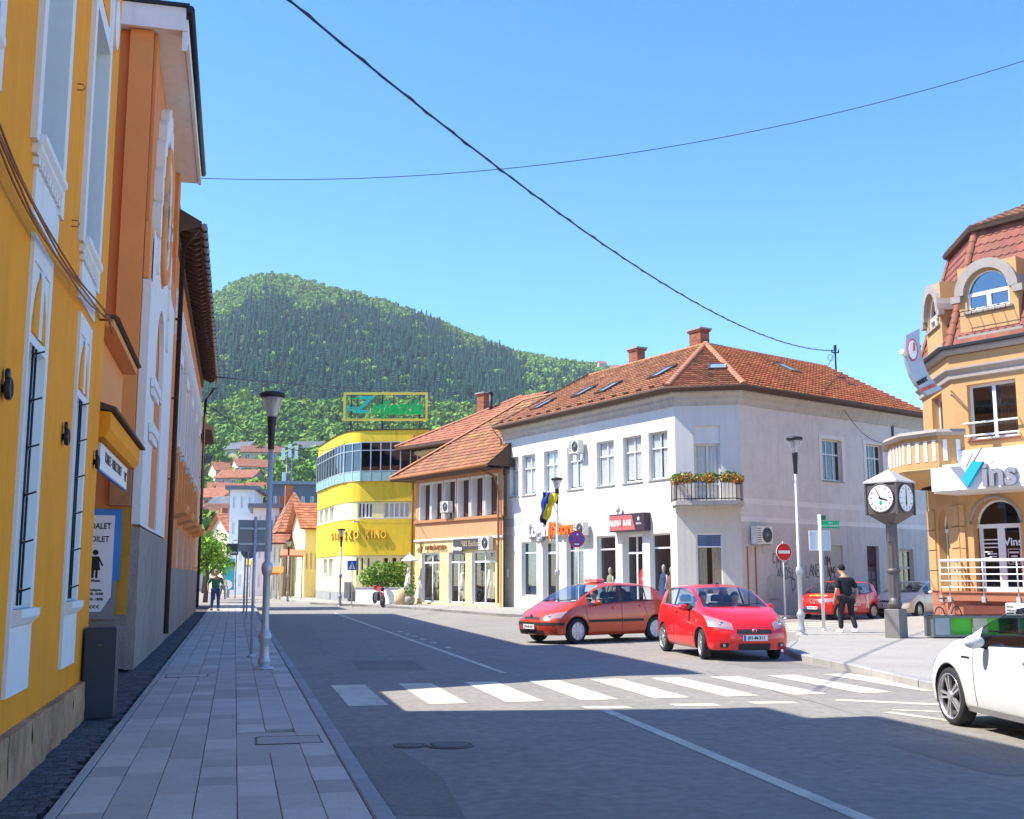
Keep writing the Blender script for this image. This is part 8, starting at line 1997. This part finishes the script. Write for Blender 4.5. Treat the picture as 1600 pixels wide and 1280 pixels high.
# bicycle leaning at the terrace
p = dp(1478, 900, 33.0); bi = empty('bicycle', (p.x, p.y, .12), -YAW + .75, 'rusty bicycle parked at the corner of the terracotta terrace', 'bicycle')
def bwheel(x, r=.33):
    q = MB(); n = 24; q.tube([(x + r * cos(2 * pi * k / n), 0, r + .01 + r * sin(2 * pi * k / n)) for k in range(n + 1)], .018, 6, caps=False)
    for k in range(12): a = 2 * pi * k / 12; q.tube([(x, 0, r + .01), (x + r * cos(a), 0, r + .01 + r * sin(a))], .003, 4)
    q.tube([(x, -.05, r + .01), (x, .05, r + .01)], .025, 8); q.build('wheel', M_rubber, bi)
bwheel(-.52); bwheel(.52)
q = MB(); bb, hd, st_ = (-.08, 0, .30), (.36, 0, .80), (-.20, 0, .78)
for a, b in ((bb, hd), (hd, st_), (st_, bb), (bb, (-.52, 0, .34)), (st_, (-.52, 0, .34)), (hd, (.52, 0, .34))): q.tube([a, b], .018, 6)
q.build('frame', mat('faded_pink_frame', (.45, .20, .16), .5, .2, 9), bi)
q = MB(); q.tube([hd, (.33, 0, .98)], .014, 6); q.tube([(.22, -.27, 1.0), (.32, -.2, .99), (.33, 0, .98), (.32, .2, .99), (.22, .27, 1.0)], .013, 6); q.build('handlebar', M_rust, bi)
q = MB(); q.prism([(-.36, -.08), (-.36, .08), (-.22, .06), (-.08, .02), (-.08, -.02), (-.22, -.06)], 'z', .88, .93); q.tube([st_, (-.22, 0, .9)], .013, 6); q.build('saddle', M_wood, bi)
q = MB(); q.lathe([(.09, -.02), (.09, -.01), (.001, -.01)], bb, 14, axis='y'); q.tube([(-.08, -.06, .30), (.02, -.06, .16)], .012, 5); q.tube([(-.08, .06, .30), (-.18, .06, .44)], .012, 5); q.box(-.02, .06, -.12, -.06, .15, .17); q.box(-.22, -.14, .06, .12, .43, .45); q.build('crankset', M_grey, bi)
q = MB()
for k in range(5): q.tube([(-.75, -.06 + .03 * k, .74), (-.38, -.06 + .03 * k, .74)], .006, 4)
q.build('rack', M_rust, bi)
p = dp(592, 900, 61); mo = empty('motorcycle', (p.x, p.y, .12), -YAW - .9, 'red and black motorcycle parked leaning before the vine bush', 'motorcycle'); mo.rotation_euler = (0, radians(6), -YAW - 1.15)
for x in (-.68, .70):
    q = MB(); q.lathe([(.19, -.05), (.28, -.06), (.31, -.03), (.31, .03), (.28, .06), (.19, .05)], (x, 0, .31), 24, axis='y', caps=False); wq = q.build('wheel', M_rubber, mo); q = MB()
    for k in range(5): a = 2 * pi * k / 5; q.tube([(x, 0, .31), (x + .2 * cos(a), 0, .31 + .2 * sin(a))], .02, 4)
    q.build('rim', M_grey, wq)
q = MB(); q.tube([(.70, .09, .31), (.50, .09, .82), (.42, .08, 1.0)], .025, 6); q.tube([(.70, -.09, .31), (.50, -.09, .82), (.42, -.08, 1.0)], .025, 6); q.build('fork', M_galv, mo)
q = MB(); q.tube([(.35, -.36, 1.04), (.42, -.2, 1.08), (.44, 0, 1.04), (.42, .2, 1.08), (.35, .36, 1.04)], .016, 6); q.lathe([(.001, -.05), (.10, .0), (.09, .08), (.001, .09)], (.56, 0, .92), 14, axis='x'); q.build('handlebar', M_trim, mo)
q = MB(); q.prism([(-.05, .74), (.42, .78), (.40, .95), (.25, 1.02), (.05, .98), (-.08, .84)], 'y', -.13, .13); q.prism([(.55, .62), (.85, .66), (.7, .70)], 'y', -.06, .06); q.prism([(-.9, .78), (-.55, .76), (-.5, .84), (-.95, .94)], 'y', -.09, .09); q.build('tank_and_cowl', P_up, mo)
q = MB(); q.prism([(-.62, .78), (-.05, .76), (-.08, .86), (-.55, .92)], 'y', -.12, .12); q.build('saddle', M_trim, mo)
q = MB(); q.bbox(-.2, .28, -.17, .17, .26, .70, .05); q.tube([(.1, .15, .35), (-.3, .18, .28), (-.8, .2, .40)], .045, 8); q.tube([(-.68, .1, .31), (-.1, .1, .45)], .03, 6); q.tube([(-.1, -.05, .3), (-.05, -.3, .02)], .012, 5); q.build('engine', M_dgrey, mo)
# air: thin haze over the valley
hz_ = MB(); hz_.box(-420, 900, -40, 1150, -4, 330)
mh = bpy.data.materials.new('valley_haze'); mh.use_nodes = True; t = mh.node_tree; t.nodes.clear(); pv = t.nodes.new('ShaderNodeVolumePrincipled'); pv.inputs['Color'].default_value = (.72, .84, 1.0, 1); pv.inputs['Density'].default_value = HAZE; pv.inputs['Anisotropy'].default_value = .2
ou = t.nodes.new('ShaderNodeOutputMaterial'); t.links.new(pv.outputs[0], ou.inputs['Volume'])
if HAZE > 0: hz_.build('haze', mh, kind='stuff')
